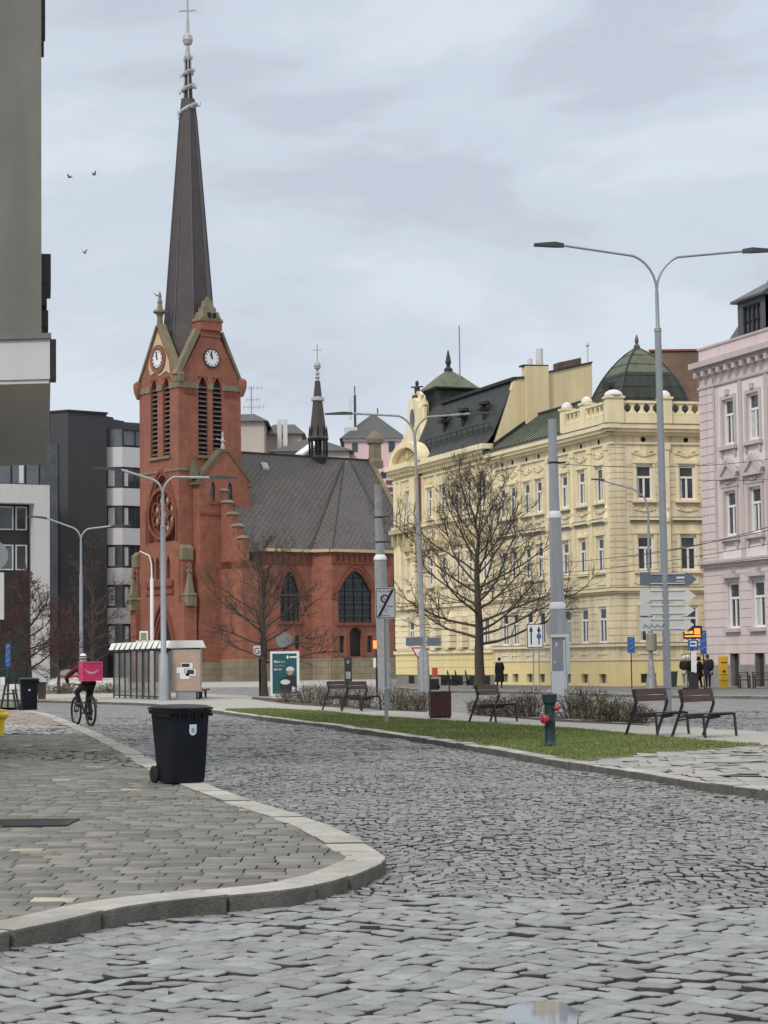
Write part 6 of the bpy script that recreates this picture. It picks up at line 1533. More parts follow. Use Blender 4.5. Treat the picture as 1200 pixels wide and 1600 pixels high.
m.hexa([r0_+V3((0,0,hT+.05)),r0_+nS*w_+V3((0,0,hT+.05)),r0_+nS*w_+dS*(Ls_+.8)+V3((0,0,hT+.05)),r0_+dS*(Ls_+.8)+V3((0,0,hT+.05)),r0_+nS*.15+V3((0,0,hT+.38)),r0_+nS*(w_-.15)+V3((0,0,hT+.38)),r0_+nS*(w_-.15)+dS*(Ls_+.8)+V3((0,0,hT+.38)),r0_+nS*.15+dS*(Ls_+.8)+V3((0,0,hT+.38))])
m.build('roof','shelter_roof',t)
m = MB()
for i in range(10): a = A0-nS*.17+dS*(Ls_*(i+.3)/10); m.bar(a+V3((0,0,hT+.02)),a+nS*.2+V3((0,0,hT+.36)),.08)
m.build('roof_rib','frame_black',t)
m = MB(); m.box((A0.x+1.0,A0.y+1.0,.45),(A0.x+1.4,A0.y+6,.52)); 
for yy in (1.2,3.5,5.8): m.box((A0.x+1.15,A0.y+yy,.11),(A0.x+1.25,A0.y+yy+.08,.45))
m.build('bench','bench_wood',t)
a, b = P(269,1018,92.4), P(313,1080,92.4); m = MB(); m.box((a.x-.05,92.4,b.z-.02),(b.x+.05,92.6,a.z+.08)); m.build('poster_frame','sign_grey',t)
m = MB(); m.box((a.x,92.37,b.z+.02),(b.x,92.395,a.z)); po = m.build('poster','poster_brown',t)
m = MB(); 
for (x0,y0_,x1,y1_,) in ((276,1043,288,1052),(283,1036,301,1045),(290,1046,306,1056),(281,1052,296,1061)): a_, b_ = P(x0,y0_,92.36), P(x1,y1_,92.36); m.box((a_.x,92.345+.003*(x0%3),b_.z),(b_.x,92.362,a_.z))
m.build('poster_picture','sign_white',po)
m = MB()
for (x0,y0_,x1,y1_,) in ((284,1037,296,1042),(292,1047,303,1053)): a_, b_ = P(x0,y0_,92.34), P(x1,y1_,92.34); m.box((a_.x,92.335,b_.z),(b_.x,92.343,a_.z))
m.build('poster_picture','sign_black',po)
m = MB(); m.box((a.x+.15,92.42,.11),(b.x-.2,92.58,b.z-.025)); m.box((a.x-.16,92.42,.11),(a.x-.08,92.55,hT)); m.build('poster_foot','sign_grey',t); m = MB(); m.box((a.x-.34,92.45,.11),(a.x-.20,92.6,hT)); m.build('end_post','frame_black',t)
# white lattice signboard seen above the shelter
t = lthing('roof_board','small white framed board standing above the bus shelter roof','sign'); Y = 103
m = MB(); 
for (x0,y0_,x1,y1_) in ((218,986,231,989),(218,989,220,1004),(229,989,231,1004),(212,1001,250,1006)): a_, b_ = P(x0,y0_,Y), P(x1,y1_,Y); m.box((a_.x,Y,b_.z),(b_.x,Y+.1,a_.z))
m.build('frame','shelter_roof',t); a_, b_ = P(220,989,Y), P(229,1002,Y); m = MB(); m.box((a_.x,Y+.03,b_.z),(b_.x,Y+.07,a_.z)); m.build('board','box_beige',t)
m = MB(); q = P(224,1002,Y); m.tube([(q.x,Y+.12,.1),(q.x,Y+.12,q.z)],.05,6); m.build('post','iron',t)
# white stepped pole left of the pale lamp
Y = 118; b = P(238,1080,Y); t = lthing('tram_pole','thin white stepped pole with one arm before the church portal','pole','stepped tram wire poles')
z = lambda py: P(238,py,Y).z
m = MB(); m.tube([(b.x,Y,0),(b.x,Y,z(905)),(b.x,Y,z(902)),(b.x-.02,Y,z(880)),(b.x-.15,Y,z(868)),(P(218,860,Y).x,Y,z(861))],[.12,.10,.05,.045,.04,.035],10); m.build('mast','sign_white',t,True)
# ------------------------------------------------------------------ advert stand with teal poster
t = lthing('advert_stand','teal advert poster with a white caption and portrait in a pale frame','advertisement'); Y = 94.5
a, b = P(422,1018,Y), P(468,1084,Y); m = MB(); m.box((a.x,Y,b.z-.08),(b.x,Y+.22,a.z)); m.build('frame','sign_white',t)
m = MB(); m.box((a.x+.1,Y-.012,b.z+.02),(b.x-.12,Y-.003,a.z-.1)); po = m.build('poster','teal_poster',t)
cxx, w_, h_ = (a.x+b.x)/2, b.x-a.x-.22, a.z-b.z; y_ = Y-.02
def el(m, cx_, cz_, rx_, rz_, th=.004, n=18): m.prism([V3((cx_+rx_*math.cos(2*math.pi*k/n), y_, cz_+rz_*math.sin(2*math.pi*k/n))) for k in range(n)],(0,th,0))
m = MB(); m.prism([V3((cxx-w_*.2,y_,b.z+.08)),V3((cxx+w_*.48,y_,b.z+.03)),V3((cxx+w_*.48,y_,b.z+h_*.42)),V3((cxx+w_*.2,y_,b.z+h_*.45)),V3((cxx-w_*.22,y_,b.z+h_*.34))],(0,.004,0)); m.build('picture_coat','sign_black',po)
y_ -= .005; m = MB(); el(m,cxx+w_*.22,b.z+h_*.52,w_*.13,h_*.085); m.build('picture_face','skin',po)
y_ -= .003; m = MB(); m.prism([V3((cxx+w_*.22+w_*.18*math.cos(math.pi*k/10), y_, b.z+h_*.55+h_*.09*math.sin(math.pi*k/10))) for k in range(11)],(0,.002,0)); m.build('picture_hat','sign_pale',po)
m = MB(); el(m,cxx+w_*.02,b.z+h_*.28,w_*.2,h_*.06); m.build('picture_gloves','sign_pale',po)
scribble(po,'caption',[(cxx-w_*.44,cxx-w_*.0,b.z+h_*.73,.13),(cxx-w_*.44,cxx-w_*.13,b.z+h_*.55,.12)],Y-.02,'sign_white',5)
scribble(po,'caption',[(cxx-w_*.43,cxx-w_*.0,b.z+h_*.645,.09)],Y-.02,'sign_grey',6)
m = MB(); m.box((cxx+w_*.29,Y-.034,b.z+h_*.05),(cxx+w_*.44,Y-.03,b.z+h_*.15)); m.box((cxx+w_*.31,Y-.034,b.z+h_*.15),(cxx+w_*.36,Y-.03,b.z+h_*.175)); m.build('emblem','sign_white',po)
m = MB(); q = (cxx+w_*.12, a.z-.27); m.prism([V3((q[0]-.07,Y-.02,q[1])),V3((q[0],Y-.02,q[1]-.09)),V3((q[0]+.07,Y-.02,q[1])),V3((q[0],Y-.02,q[1]+.09))],(0,.004,0)); m.box((q[0]+.10,Y-.02,q[1]-.035),(q[0]+.46,Y-.016,q[1]+.04)); m.build('logo','sign_white',po)
m = MB(); m.box((a.x+.02,Y+.03,.11),(b.x-.1,Y+.2,b.z-.082)); m.build('foot','sign_pale',t)
t = lthing('round_sign_back','grey back of a round sign above the teal advert','traffic sign'); Y = 101; q = P(444,1000,Y); m = MB(); m.disc((q.x,Y,q.z),(0,-1,0),.40,.02,22); m.build('plate','sign_grey',t); m = MB(); m.tube([(q.x,Y+.05,0),(q.x,Y+.05,q.z+.2)],.04,6); m.build('post','iron',t)
# tram stop post beside small tree (letter G sign + blue sign)
t = lthing('stop_post','dark stop post with white G sign left of the small tree','stop sign'); Y = 100; b = P(408,1087,Y)
m = MB(); m.box((b.x-.10,Y,.11),(b.x+.14,Y+.15,P(408,1020,Y).z)); m.build('post','navy_plastic',t)
a, c = P(396,1009,Y), P(407,1024,Y); m = MB(); m.box((a.x,Y-.03,c.z),(c.x,Y+.03,a.z)); m.build('sign','sign_white',t); text(t,'G',.42,((a.x+c.x)/2,Y-.035,c.z+.08),'hydrant_teal')
a, c = P(408,1008,Y), P(413,1024,Y); m = MB(); m.box((a.x,Y-.03,c.z),(c.x,Y+.03,a.z)); m.build('blue_sign','sign_blue',t)
# dark info totem by the church, traffic display, signboards
t = lthing('information_totem','dark upright information totem before the church plinth','totem'); Y = 150; a, c = P(538,1028,Y), P(550,1065,Y); m = MB(); m.box((a.x,Y,0.05),(c.x,Y+.3,a.z)); m.build('body','sign_black',t,bevel=.03)
m = MB(); m.disc((a.x+.28,Y-.01,a.z-.3),(0,-1,0),.13,.01,12); m.box((a.x+.1,Y-.01,.5),(a.x+.45,Y-.001,1.0)); m.build('emblem','sign_grey',t)
t = lthing('stop_display','orange lit stop display on dark post left of the weathered tram pole','display'); Y = 92; b = P(590,1090,Y)
m = MB(); m.tube([(b.x,Y,.11),(b.x,Y,P(590,1015,Y).z)],.07,8); m.build('post','navy_plastic',t); a, c = P(583,1001,Y), P(596,1013,Y); m = MB(); m.box((a.x,Y-.05,c.z),(c.x,Y+.1,a.z)); m.build('screen','led_orange',t)
a, c = P(583,1028,Y), P(589,1043,Y); m = MB(); m.box((a.x,Y-.05,c.z),(c.x,Y+.02,a.z)); m.build('timetable','sign_white',t)
t = lthing('crossing_sign','grey horizontal board sign on the poster-covered lamp base','sign'); Y = 97; 
for i,(x0,x1) in enumerate(((634,660),(667,689))):
    a, c = P(x0,996,Y), P(x1,1009,Y); m = MB(); m.box((a.x,Y,c.z),(c.x,Y+.08,a.z)); m.build('board','sign_slate',t)
m = MB(); a = P(634,1002,Y); c = P(689,1002,Y); m.bar((a.x,Y+.1,a.z),(c.x,Y+.1,a.z),.06); m.tube([(P(661,1009,Y).x,Y+.05,.11),(P(661,1009,Y).x,Y+.05,a.z+.2)],.04,6); m.build('bracket','sign_grey',t)
t = lthing('yield_sign','small triangular give-way sign left of the poster-covered lamp','traffic sign'); Y = 110; q = P(653,1020,Y); m = MB(); m.prism([V3((q.x-.38,Y,q.z+.3)),V3((q.x+.38,Y,q.z+.3)),V3((q.x,Y,q.z-.35))],(0,.03,0)); m.build('red_plate','hydrant_red',t)
m = MB(); m.prism([V3((q.x-.25,Y-.01,q.z+.22)),V3((q.x+.25,Y-.01,q.z+.22)),V3((q.x,Y-.01,q.z-.2))],(0,.008,0)); m.build('white_field','sign_white',t)
m = MB(); m.tube([(q.x,Y+.06,0),(q.x,Y+.06,q.z+.2)],.04,6); m.build('post','sign_grey',t)
t = lthing('red_box','small orange red box on a short post behind the litter bin','post box'); Y = 104; a, c = P(675,1043,Y), P(684,1057,Y); m = MB(); m.box((a.x,Y,c.z),(c.x,Y+.3,a.z)); m.build('box','orange_red',t,bevel=.02); m = MB(); m.box((a.x-.05,Y+.02,.12),(c.x+.15,Y+.3,c.z-.01)); m.build('stand','box_beige',t)
# ------------------------------------------------------------------ right-hand stop with display
t = lthing('bus_stop_post','bus stop post with orange lit display, blue stop plate and timetable','bus stop'); Y = 101.5; b = P(1083,1080,Y)
m = MB(); m.tube([(b.x,Y,.12),(b.x,Y,P(1083,1000,Y).z)],.09,8); m.build('post','navy_plastic',t)
a, c = P(1068,978,Y), P(1097,998,Y); m = MB(); m.box((a.x,Y-.1,c.z),(c.x,Y+.2,a.z)); ds = m.build('display','sign_black',t)
m = MB()
for (x0,y0_,x1,y1_) in ((1070,987,1076,990),(1077,986,1083,990),(1085,982,1094,991),(1070,993,1095,995)): p_, q_ = P(x0,y0_,Y-.12), P(x1,y1_,Y-.12); m.box((p_.x,Y-.12,q_.z),(q_.x,Y-.105,p_.z))
m.build('lit_text','led_orange',ds)
a, c = P(1075,1000,Y), P(1091,1016,Y); m = MB(); m.box((a.x,Y-.08,c.z),(c.x,Y+.08,a.z)); sp = m.build('stop_plate','sign_blue',t)
a, c = P(1078,1002,Y), P(1088,1010,Y); m = MB(); m.box((a.x,Y-.1,c.z),(c.x,Y-.082,a.z)); m.build('white_field','sign_white',sp); m = MB(); q = P(1083,1006,Y-.11); m.box((q.x-.11,Y-.11,q.z-.04),(q.x+.11,Y-.101,q.z+.05)); m.build('bus_symbol','sign_black',sp)
a, c = P(1079,1017,Y), P(1088,1050,Y); m = MB(); m.box((a.x,Y-.12,c.z),(c.x,Y-.09,a.z)); m.build('timetable','sign_white',t)
a, c = P(1076,1052,Y), P(1091,1079,Y); m = MB(); m.hexa([V3((a.x,Y-.25,.12)),V3((c.x,Y-.25,.12)),V3((c.x,Y+.25,.12)),V3((a.x,Y+.25,.12)),V3((a.x+.04,Y-.2,a.z)),V3((c.x-.04,Y-.2,a.z)),V3((c.x-.04,Y+.2,a.z)),V3((a.x+.04,Y+.2,a.z))]); m.build('litter_box','iron',t)
# yellow post box, green bin, iron benches
t = lthing('post_box','tall yellow post box before the grey base of the pink house','post box'); Y = 105; a, c = P(1124,1025,Y), P(1139,1076,Y)
m = MB(); m.box((a.x,Y,.5),(c.x,Y+.4,a.z)); m.box((a.x-.02,Y-.03,P(1130,1054,Y).z),(c.x+.02,Y+.42,P(1130,1051,Y).z)); m.build('body','post_yellow',t,bevel=.03); m = MB(); m.box((a.x+.03,Y+.03,.12),(c.x-.03,Y+.37,.5)); m.build('foot','post_yellow',t)
m = MB(); m.disc(((a.x+c.x)/2,Y-.01,.95),(0,-1,0),.09,.01,12); m.box((a.x+.08,Y-.01,1.4),(c.x-.08,Y-.001,1.46)); m.build('emblem','sign_black',t)
t = lthing('wheeled_bin','dark green wheeled bin against the yellow plinth behind the tall lamp','bin'); Y = 112; a, c = P(1048,1049,Y), P(1059,1075,Y); m = MB(); m.hexa([V3((a.x+.05,Y,.14)),V3((c.x-.05,Y,.14)),V3((c.x-.05,Y+.4,.14)),V3((a.x+.05,Y+.4,.14)),V3((a.x,Y-.05,a.z-.06)),V3((c.x,Y-.05,a.z-.06)),V3((c.x,Y+.45,a.z-.06)),V3((a.x,Y+.45,a.z-.06))]); m.build('body','bin_green',t); m = MB(); m.box((a.x-.03,Y-.08,a.z-.055),(c.x+.03,Y+.5,a.z)); m.build('lid','bin_green',t)
def iron_bench(x0, x1, Y, lab):
    t = lthing('iron_bench', lab, 'bench', 'black benches before the pink house'); a, b = P(x0,1076,Y), P(x1,1076,Y); m = MB()
    for x in (a.x,b.x): 
        m.bar((x,Y,.12),(x,Y,.75),.06); m.bar((x,Y+.5,.12),(x,Y+.6,.95),.06); m.bar((x,Y,.75),(x,Y+.55,.72),.06)
    m.build('frame','iron',t); m = MB(); m.box((a.x,Y,.52),(b.x,Y+.5,.57)); m.build('seat','bench_wood',t); m = MB()
    for z in (.70,.82,.92): m.bar((a.x,Y+.55,z),(b.x,Y+.55,z),.08,.03)
    m.build('backrest','iron',t)
iron_bench(1157,1172,103.5,'black iron bench nearest the yellow post box'); iron_bench(1180,1215,102.5,'black iron bench cut off by the right edge of the photo')
# scooters by the yellow house
def scooter(px, Y, lab, mt='frame_black'):
    t = lthing('parked_scooter', lab, 'scooter', 'scooters parked before the mansard house'); q = P(px,1070,Y); x = q.x; m = MB()
    for dx in (-.5,.5):
        r = MB(); r.lathe((0,0,0),[(.16,-.06),(.25,-.05),(.25,.05),(.16,.06)],12); m.add([(x+dx+v[0],Y+v[2],.27+.12+v[1]-.12) for v in r.v], r.f)
    m.build('wheel','rubber',t); m = MB(); m.hexa([V3((x-.65,Y-.1,.45)),V3((x-.1,Y-.1,.35)),V3((x-.1,Y+.1,.35)),V3((x-.65,Y+.1,.45)),V3((x-.7,Y-.14,.8)),V3((x-.1,Y-.14,.75)),V3((x-.1,Y+.14,.75)),V3((x-.7,Y+.14,.8))])
    m.box((x-.1,Y-.12,.3),(x+.3,Y+.12,.38)); m.hexa([V3((x+.28,Y-.2,.35)),V3((x+.4,Y-.2,.35)),V3((x+.4,Y+.2,.35)),V3((x+.28,Y+.2,.35)),V3((x+.18,Y-.15,1.0)),V3((x+.28,Y-.15,1.0)),V3((x+.28,Y+.15,1.0)),V3((x+.18,Y+.15,1.0))]); m.build('body',mt,t,bevel=.03)
    m = MB(); m.bar((x+.22,Y-.3,1.08),(x+.22,Y+.3,1.08),.05); m.bar((x+.45,Y,.3),(x+.22,Y,1.05),.06); m.build('handlebar','iron',t)
scooter(694,135,'dark scooter parked left of the big tree trunk, first of three'); scooter(706,133,'dark scooter parked left of the big tree trunk, middle of three'); scooter(722,131,'dark scooter nearest the big tree trunk')
# ------------------------------------------------------------------ bare trees
def twig(mb, pts, r0, r1, n=3):
    m = len(pts); vs = []
    for i, p in enumerate(pts):
        d = (pts[min(i+1,m-1)]-pts[max(i-1,0)]).normalized(); x = d.orthogonal().normalized(); y = d.cross(x); r = r0+(r1-r0)*i/(m-1)
        for k in range(n): a = 2*math.pi*k/n; vs.append(p+x*(math.cos(a)*r)+y*(math.sin(a)*r))
    mb.add(vs, [(i*n+k, i*n+(k+1)%n, (i+1)*n+(k+1)%n, (i+1)*n+k) for i in range(m-1) for k in range(n)])
def bare_tree(lab, loc, H, R, seed, z0f=.27, rt=.26, nl=26, dens=1.0, mt='twig', cat='tree', tr=.011, lean=0.0, flat=0.0):
    r = random.Random(seed); t = thing('bare_tree', lab, cat, loc); base = Vector(loc); T_ = MB(); Cn = MB()
    lead = []; n = 14
    for i in range(n+1):
        f = i/n; lead.append(base+Vector((r.uniform(-.07,.07)*f*2+lean*f, r.uniform(-.07,.07)*f*2, H*f*.93)))
    rr = [rt*1.35]+[rt*(1-i/n)**.8*.95+.012 for i in range(1,n+1)]
    k0 = max(2, int(n*.45)); T_.tube(lead, rr, 10)
    def lp(f): x = f*n; i = min(int(x), n-1); return lead[i].lerp(lead[i+1], x-i), rr[i]
    def grow(p, d, L, rad, depth):
        segs = 5 if depth < 2 else 3; pts = [p]; dd = d.copy()
        for i in range(segs):
            up = Vector((0,0,.05+.10*max(0,d.z) if depth == 0 else .05)); dd = (dd+up+Vector((r.uniform(-1,1),r.uniform(-1,1),r.uniform(-1,1)))*(.16 if depth<2 else .26)).normalized()
            pts.append(pts[-1]+dd*(L/segs))
        twig(Cn, pts, rad, max(tr*.55, rad*.35), 5 if depth == 0 else 3)
        if depth >= 3: return
        nb = (max(4,int(11*dens)), max(4,int(7*dens)), max(3,int(5*dens)))[depth]
        for i in range(nb):
            f = r.uniform(.18 if depth == 0 else .12, 1.0)**.85; x = f*segs; k = min(int(x), segs-1); q = pts[k].lerp(pts[k+1], x-k); ax = (pts[k+1]-pts[k]).normalized()
            o = ax.orthogonal().normalized(); o.rotate(__import__('mathutils').Quaternion(ax, r.uniform(0,6.28))); nd = (ax*.75+o*r.uniform(.5,.95)+Vector((0,0,.12))).normalized()
            grow(q, nd, L*r.uniform(.28,.5)*(1.15-f*.35), max(tr, rad*.42), depth+1)
    for i in range(nl):
        f = z0f+(0.97-z0f)*(i+r.random()*.6)/nl; p, pr = lp(f); a = i*2.4+r.uniform(-.4,.4); t_ = (f-z0f)/(1-z0f)
        el = math.radians(6+60*t_**1.15+r.uniform(-6,8)); L = R*(1.0-.66*t_**1.9)*r.uniform(.72,1.12)
        grow(p, Vector((math.cos(a)*math.cos(el), math.sin(a)*math.cos(el), math.sin(el))), L, min(pr*.55, .03+.055*(1-t_)*rt/.26), 0)
    T_.build('trunk','bark',t,True); Cn.build('crown',mt,t)
    return t
b = P(750,1076,116); bare_tree('large bare spreading tree before the yellow houses', (b.x,116,.12), 11.6, 6.3, 12, .23, .30, 34, .95, tr=.009)
b = P(413,1088,99); bare_tree('small bare tree beside the teal advert, before the church', (b.x,99,.11), 7.4, 3.5, 5, .22, .16, 25, .85, mt='twig', tr=.0065)
b = P(46,1088,98); bare_tree('reddish bare tree directly behind the distant black bin', (b.x,98,0), 5.9, 2.5, 8, .28, .12, 20, .95, 'twig_red', tr=.009)
b = P(-14,1088,96); bare_tree('reddish bare tree cut off by the left edge', (b.x,96,0), 5.6, 2.4, 18, .28, .12, 18, .9, 'twig_red', tr=.009)
b = P(92,1085,118); bare_tree('small reddish bare tree between the white office column and the cyclist', (b.x,118,0), 5.0, 2.0, 28, .3, .10, 16, .9, 'twig_red', tr=.009)
b = P(146,1075,150); bare_tree('faint bare tree in front of the charcoal apartment block', (b.x,150,0), 11.2, 3.0, 31, .18, .16, 26, .9, tr=.012)
# ------------------------------------------------------------------ shrubs
def shrub(lab, x, y, w, h, seed, mt='shrub_dry', z=.114, stems=46, leaves=420, grp='dry shrubs in the planting beds'):
    r = random.Random(seed); t = thing('shrub', lab, 'shrub', (x,y,z), 0, grp); S_ = MB(); Lf = MB(); b = Vector((x,y,z))
    for i in range(stems):
        a = r.uniform(0,6.28); e = r.uniform(.1,1)**.7; p0 = b+Vector((math.cos(a),math.sin(a),0))*w*.25*e
        p2 = b+Vector((math.cos(a)*w*.55*e+r.uniform(-.1,.1), math.sin(a)*w*.55*e+r.uniform(-.1,.1), h*r.uniform(.55,1.08)*(1.15-.45*e))); p1 = p0.lerp(p2,.5)+Vector((r.uniform(-.05,.05),r.uniform(-.05,.05),.06))
        twig(S_, [p0,p1,p2], .008, .004)
        for k in range(3):
            f = r.uniform(.3,.95); q = p0.lerp(p2,f); twig(S_, [q, q+Vector((r.uniform(-.14,.14),r.uniform(-.14,.14),r.uniform(.03,.18)))], .005, .003)
    for i in range(leaves):
        a = r.uniform(0,6.28); e = r.random()**.5; zz = h*r.random()**1.2*(1.05-.4*e); q = b+Vector((math.cos(a)*w*.52*e, math.sin(a)*w*.52*e, zz+.01))
        u = Vector((r.uniform(-1,1),r.uniform(-1,1),r.uniform(-1,1))).normalized(); v = u.orthogonal().normalized(); s = r.uniform(.018,.05)
        Lf.add([q-u*s, q+v*s*.5, q+u*s, q-v*s*.5], [(0,1,2,3)])
    S_.build('stems','twig',t); Lf.build('foliage',mt,t)
    return t
SH = [(752,1118,.8,.62,'between the middle bench and the thick tram pole, first from left'),(778,1119,.9,.7,'behind the front of the middle bench'),(806,1120,1.0,.80,'just left of the hydrant'),(832,1121,1.0,.92,'right behind the hydrant'),
      (897,1124,1.0,.98,'right beside the thick tram pole'),(922,1125,1.1,1.02,'second from the thick tram pole'),(948,1127,1.1,.85,'midway between tram pole and right benches'),(972,1128,1.0,.72,'just left of the right-hand pair of benches'),(1000,1130,.8,.55,'under the left bench of the right pair')]
for i,(px,py,w,h,d) in enumerate(SH):
    g = G(px,py,.11); shrub('dry brown shrub '+d, g.x, g.y+.3, w, h*.86, 40+i, 'shrub_olive' if i in (2,5,6,7) else 'shrub_dry', leaves=520)
for i,(px,py,w,h,d) in enumerate([(450,1097,1.1,.55,'in front of the advert stand foot'),(480,1099,1.2,.85,'just right of the advert stand'),(507,1102,1.2,.9,'behind the left bench of the far pair'),(540,1104,1.2,.9,'between the two far benches'),(572,1106,1.2,.85,'left of the weathered tram pole'),
      (618,1109,1.2,.85,'right of the weathered tram pole'),(640,1110,1.1,.72,'rounded, left of the poster-covered lamp'),(662,1111,1.0,.66,'just left of the litter bin')]):
    g = G(px,py,.11); shrub('dry twiggy shrub '+d, g.x, g.y+.3, w, h, 60+i, 'shrub_olive' if i == 6 else 'shrub_dry')
# ------------------------------------------------------------------ benches
def make_bench():
    t = lthing('park_bench','bench','bench'); L = 1.2
    for s_ in (-1,1):
        x = s_*L/2; m = MB(); pts = [(-.12,0),(.13,.62),(.145,.68),(.08,.95)]
        for a_,b_ in zip(pts,pts[1:]): m.bar((x,a_[0],a_[1]),(x,b_[0],b_[1]),.035,.06,up=(1,0,0))
        m.bar((x,.04,.40),(x,.62,.45),.035,.05,up=(1,0,0)); m.bar((x,.30,.38),(x,.05,.34),.03,.05,up=(1,0,0)); m.bar((x,.62,.47),(x,.66,0),.035,.05,up=(1,0,0)); m.build('leg_frame','bench_steel',t)
    m = MB()
    for z0,y0_ in ((.70,.150),(.835,.115)): m.hexa([V3((-L/2+.02,y0_,z0)),V3((L/2-.02,y0_,z0)),V3((L/2-.02,y0_+.035,z0+.01)),V3((-L/2+.02,y0_+.035,z0+.01)),V3((-L/2+.02,y0_-.035,z0+.115)),V3((L/2-.02,y0_-.035,z0+.115)),V3((L/2-.02,y0_,z0+.125)),V3((-L/2+.02,y0_,z0+.125))])
    m.build('backrest','bench_wood',t); m = MB()
    for k in range(4): y = .10+k*.13; m.box((-L/2+.02,y,.440+.004*k),(L/2-.02,y+.11,.468+.004*k))
    m.build('seat','bench_wood',t); m = MB(); m.bar((-L/2,.25,.39),(L/2,.25,.39),.04); m.build('rail','bench_steel',t)
    return t
bench = make_bench(); first = True
for px,py,deg,lab in ((997,1149,-40,'dark wooden bench directly left of the tall lamp'),(1069,1152,-40,'dark wooden bench nearest the right edge, beside the tall lamp'),(752,1129,-30,'dark wooden bench between litter bin and hydrant'),(523,1109,-30,'left bench of the far pair by the weathered tram pole'),(553,1111,-30,'right bench of the far pair by the weathered tram pole')):
    g = G(px,py,.11); rz = math.radians(90+deg-180)   # local +y is the front
    rz = math.atan2(-math.cos(math.radians(deg)), math.sin(math.radians(deg)))+math.pi  # front vector (cos, sin)
    f = Vector((math.cos(math.radians(deg)), math.sin(math.radians(deg)),0)); rz = math.atan2(-f.x, f.y)
    ax = Vector((-f.y, f.x, 0)); c = Vector((g.x-.006*g.y,g.y,.11))+ax*.6+f*.12
    if first: bench.location = c; bench.rotation_euler = (0,0,rz); o = bench; first = False
    else: o = dup(bench, c, rz)
    tag(o, lab, 'bench', 'benches along the light path')
# ------------------------------------------------------------------ litter bin
g = G(688,1123,.11); t = lthing('litter_bin','dark red-brown slatted wooden litter bin between the path shrubs','litter bin')
m = MB(); 
for k in range(7):
    x = -.27+k*.078; m.box((x,-.22,.06),(x+.070,-.195,.72)); m.box((x,.195,.06),(x+.070,.22,.72))
for k in range(5):
    y = -.19+k*.078; m.box((-.285,y,.06),(-.262,y+.07,.72)); m.box((.262,y,.06),(.285,y+.07,.72))
m.build('slats','litter_wood',t); m = MB(); m.box((-.255,-.185,.02),(.255,.185,.66)); m.build('liner','dark_void',t)
m = MB()
for x in (-.27,.27): m.bar((x,0,0),(x,0,.94),.03,.06)
m.bar((-.285,0,.945),(-.02,0,.945),.035,.30); m.bar((.20,0,.98),(.285,0,.98),.03,.1); m.bar((-.02,0,.83),(-.02,0,.93),.03,.2); m.bar((-.29,-.22,.73),(.29,-.22,.73),.03); m.bar((-.29,.22,.73),(.29,.22,.73),.03); m.build('frame','bench_steel',t)
put(t,(g.x,g.y+.2,.11)); t.rotation_euler = (0,0,.15)
# ------------------------------------------------------------------ wheeled bins
def wheelie():
    t = lthing('wheeled_bin','x','bin'); m = MB()
    lv = [(0.02,.235,-.24,.22),(.10,.245,-.26,.25),(.78,.272,-.305,.345),(.92,.280,-.315,.36),(.985,.292,-.33,.37)]
    vs = []
    def rr(w,y0,y1,z,r=.045,n=3):
        o = []
        for (sx,yy,a0,sy) in ((1,y1,0,-1),(-1,y1,90,-1),(-1,y0,180,1),(1,y0,270,1)):
            for k in range(n+1): a = math.radians(a0+90*k/n); o.append(V3((sx*(w-r)+r*math.cos(a), yy+sy*r+r*math.sin(a), z)))
        return o
    rings = [rr(w,y0,y1,z) for z,w,y0,y1 in lv]; n = len(rings[0]); m.add([p for r_ in rings for p in r_], [(i*n+k,i*n+(k+1)%n,(i+1)*n+(k+1)%n,(i+1)*n+k) for i in range(len(rings)-1) for k in range(n)]+[tuple(range(n))[::-1],tuple(range((len(rings)-1)*n,len(rings)*n))])
    m.build('body','navy_plastic',t,True)
    m = MB(); a_ = rr(.305,-.345,.385,.94,.05); b_ = rr(.312,-.352,.392,.985,.05); m.add(a_+b_,[(k,(k+1)%n,(k+1)%n+n,k+n) for k in range(n)]+[tuple(range(n))[::-1],tuple(range(n,2*n))]); m.box((-.33,-.30,.90),(-.295,.2,.935)) ; m.box((.295,-.30,.90),(.33,.2,.935))
    for x in (-.18,-.06,.06,.18): m.box((x-.008,-.335,.86),(x+.008,-.31,.94))
    m.build('rim','black_plastic',t,True)
    m = MB(); c_ = [rr(.318,-.375,.40,.990,.06),rr(.322,-.378,.405,1.012,.06),rr(.26,-.30,.33,1.045,.08),rr(.16,-.20,.22,1.055,.08)]
    m.add([p for r_ in c_ for p in r_],[(i*n+k,i*n+(k+1)%n,(i+1)*n+(k+1)%n,(i+1)*n+k) for i in range(3) for k in range(n)]+[tuple(range(n))[::-1],tuple(range(3*n,4*n))])
    m.box((-.12,-.405,.985),(.12,-.375,1.008)); m.build('lid','black_plastic',t,True)
    m = MB(); m.tube([(-.25,.46,.96),(.25,.46,.96)],.018,8); m.box((-.25,.36,.93),(-.22,.47,.975)); m.box((.22,.36,.93),(.25,.47,.975)); m.build('handle','black_plastic',t)
    for s_ in (-1,1):
        m = MB(); q = MB(); q.lathe((0,0,0),[(.03,-.03),(.10,-.03),(.118,-.02),(.118,.02),(.10,.03),(.03,.03)],20); m.add([(s_*.255+v[2],.28+v[0],.118+v[1]) for v in q.v],q.f); m.build('wheel','rubber',t,True)
    m = MB(); m.tube([(-.27,.28,.118),(.27,.28,.118)],.014,6); m.box((-.20,.18,.05),(.20,.29,.2)); m.build('axle','black_plastic',t)
    return t
wb = wheelie(); g = G(283,1224,.11); wb.location = (g.x,g.y,.11); wb.rotation_euler = (0,0,math.radians(32)); tag(wb,'black wheeled bin with a pale shield sticker beside the near kerb','bin','black wheeled bins on the left pavement')
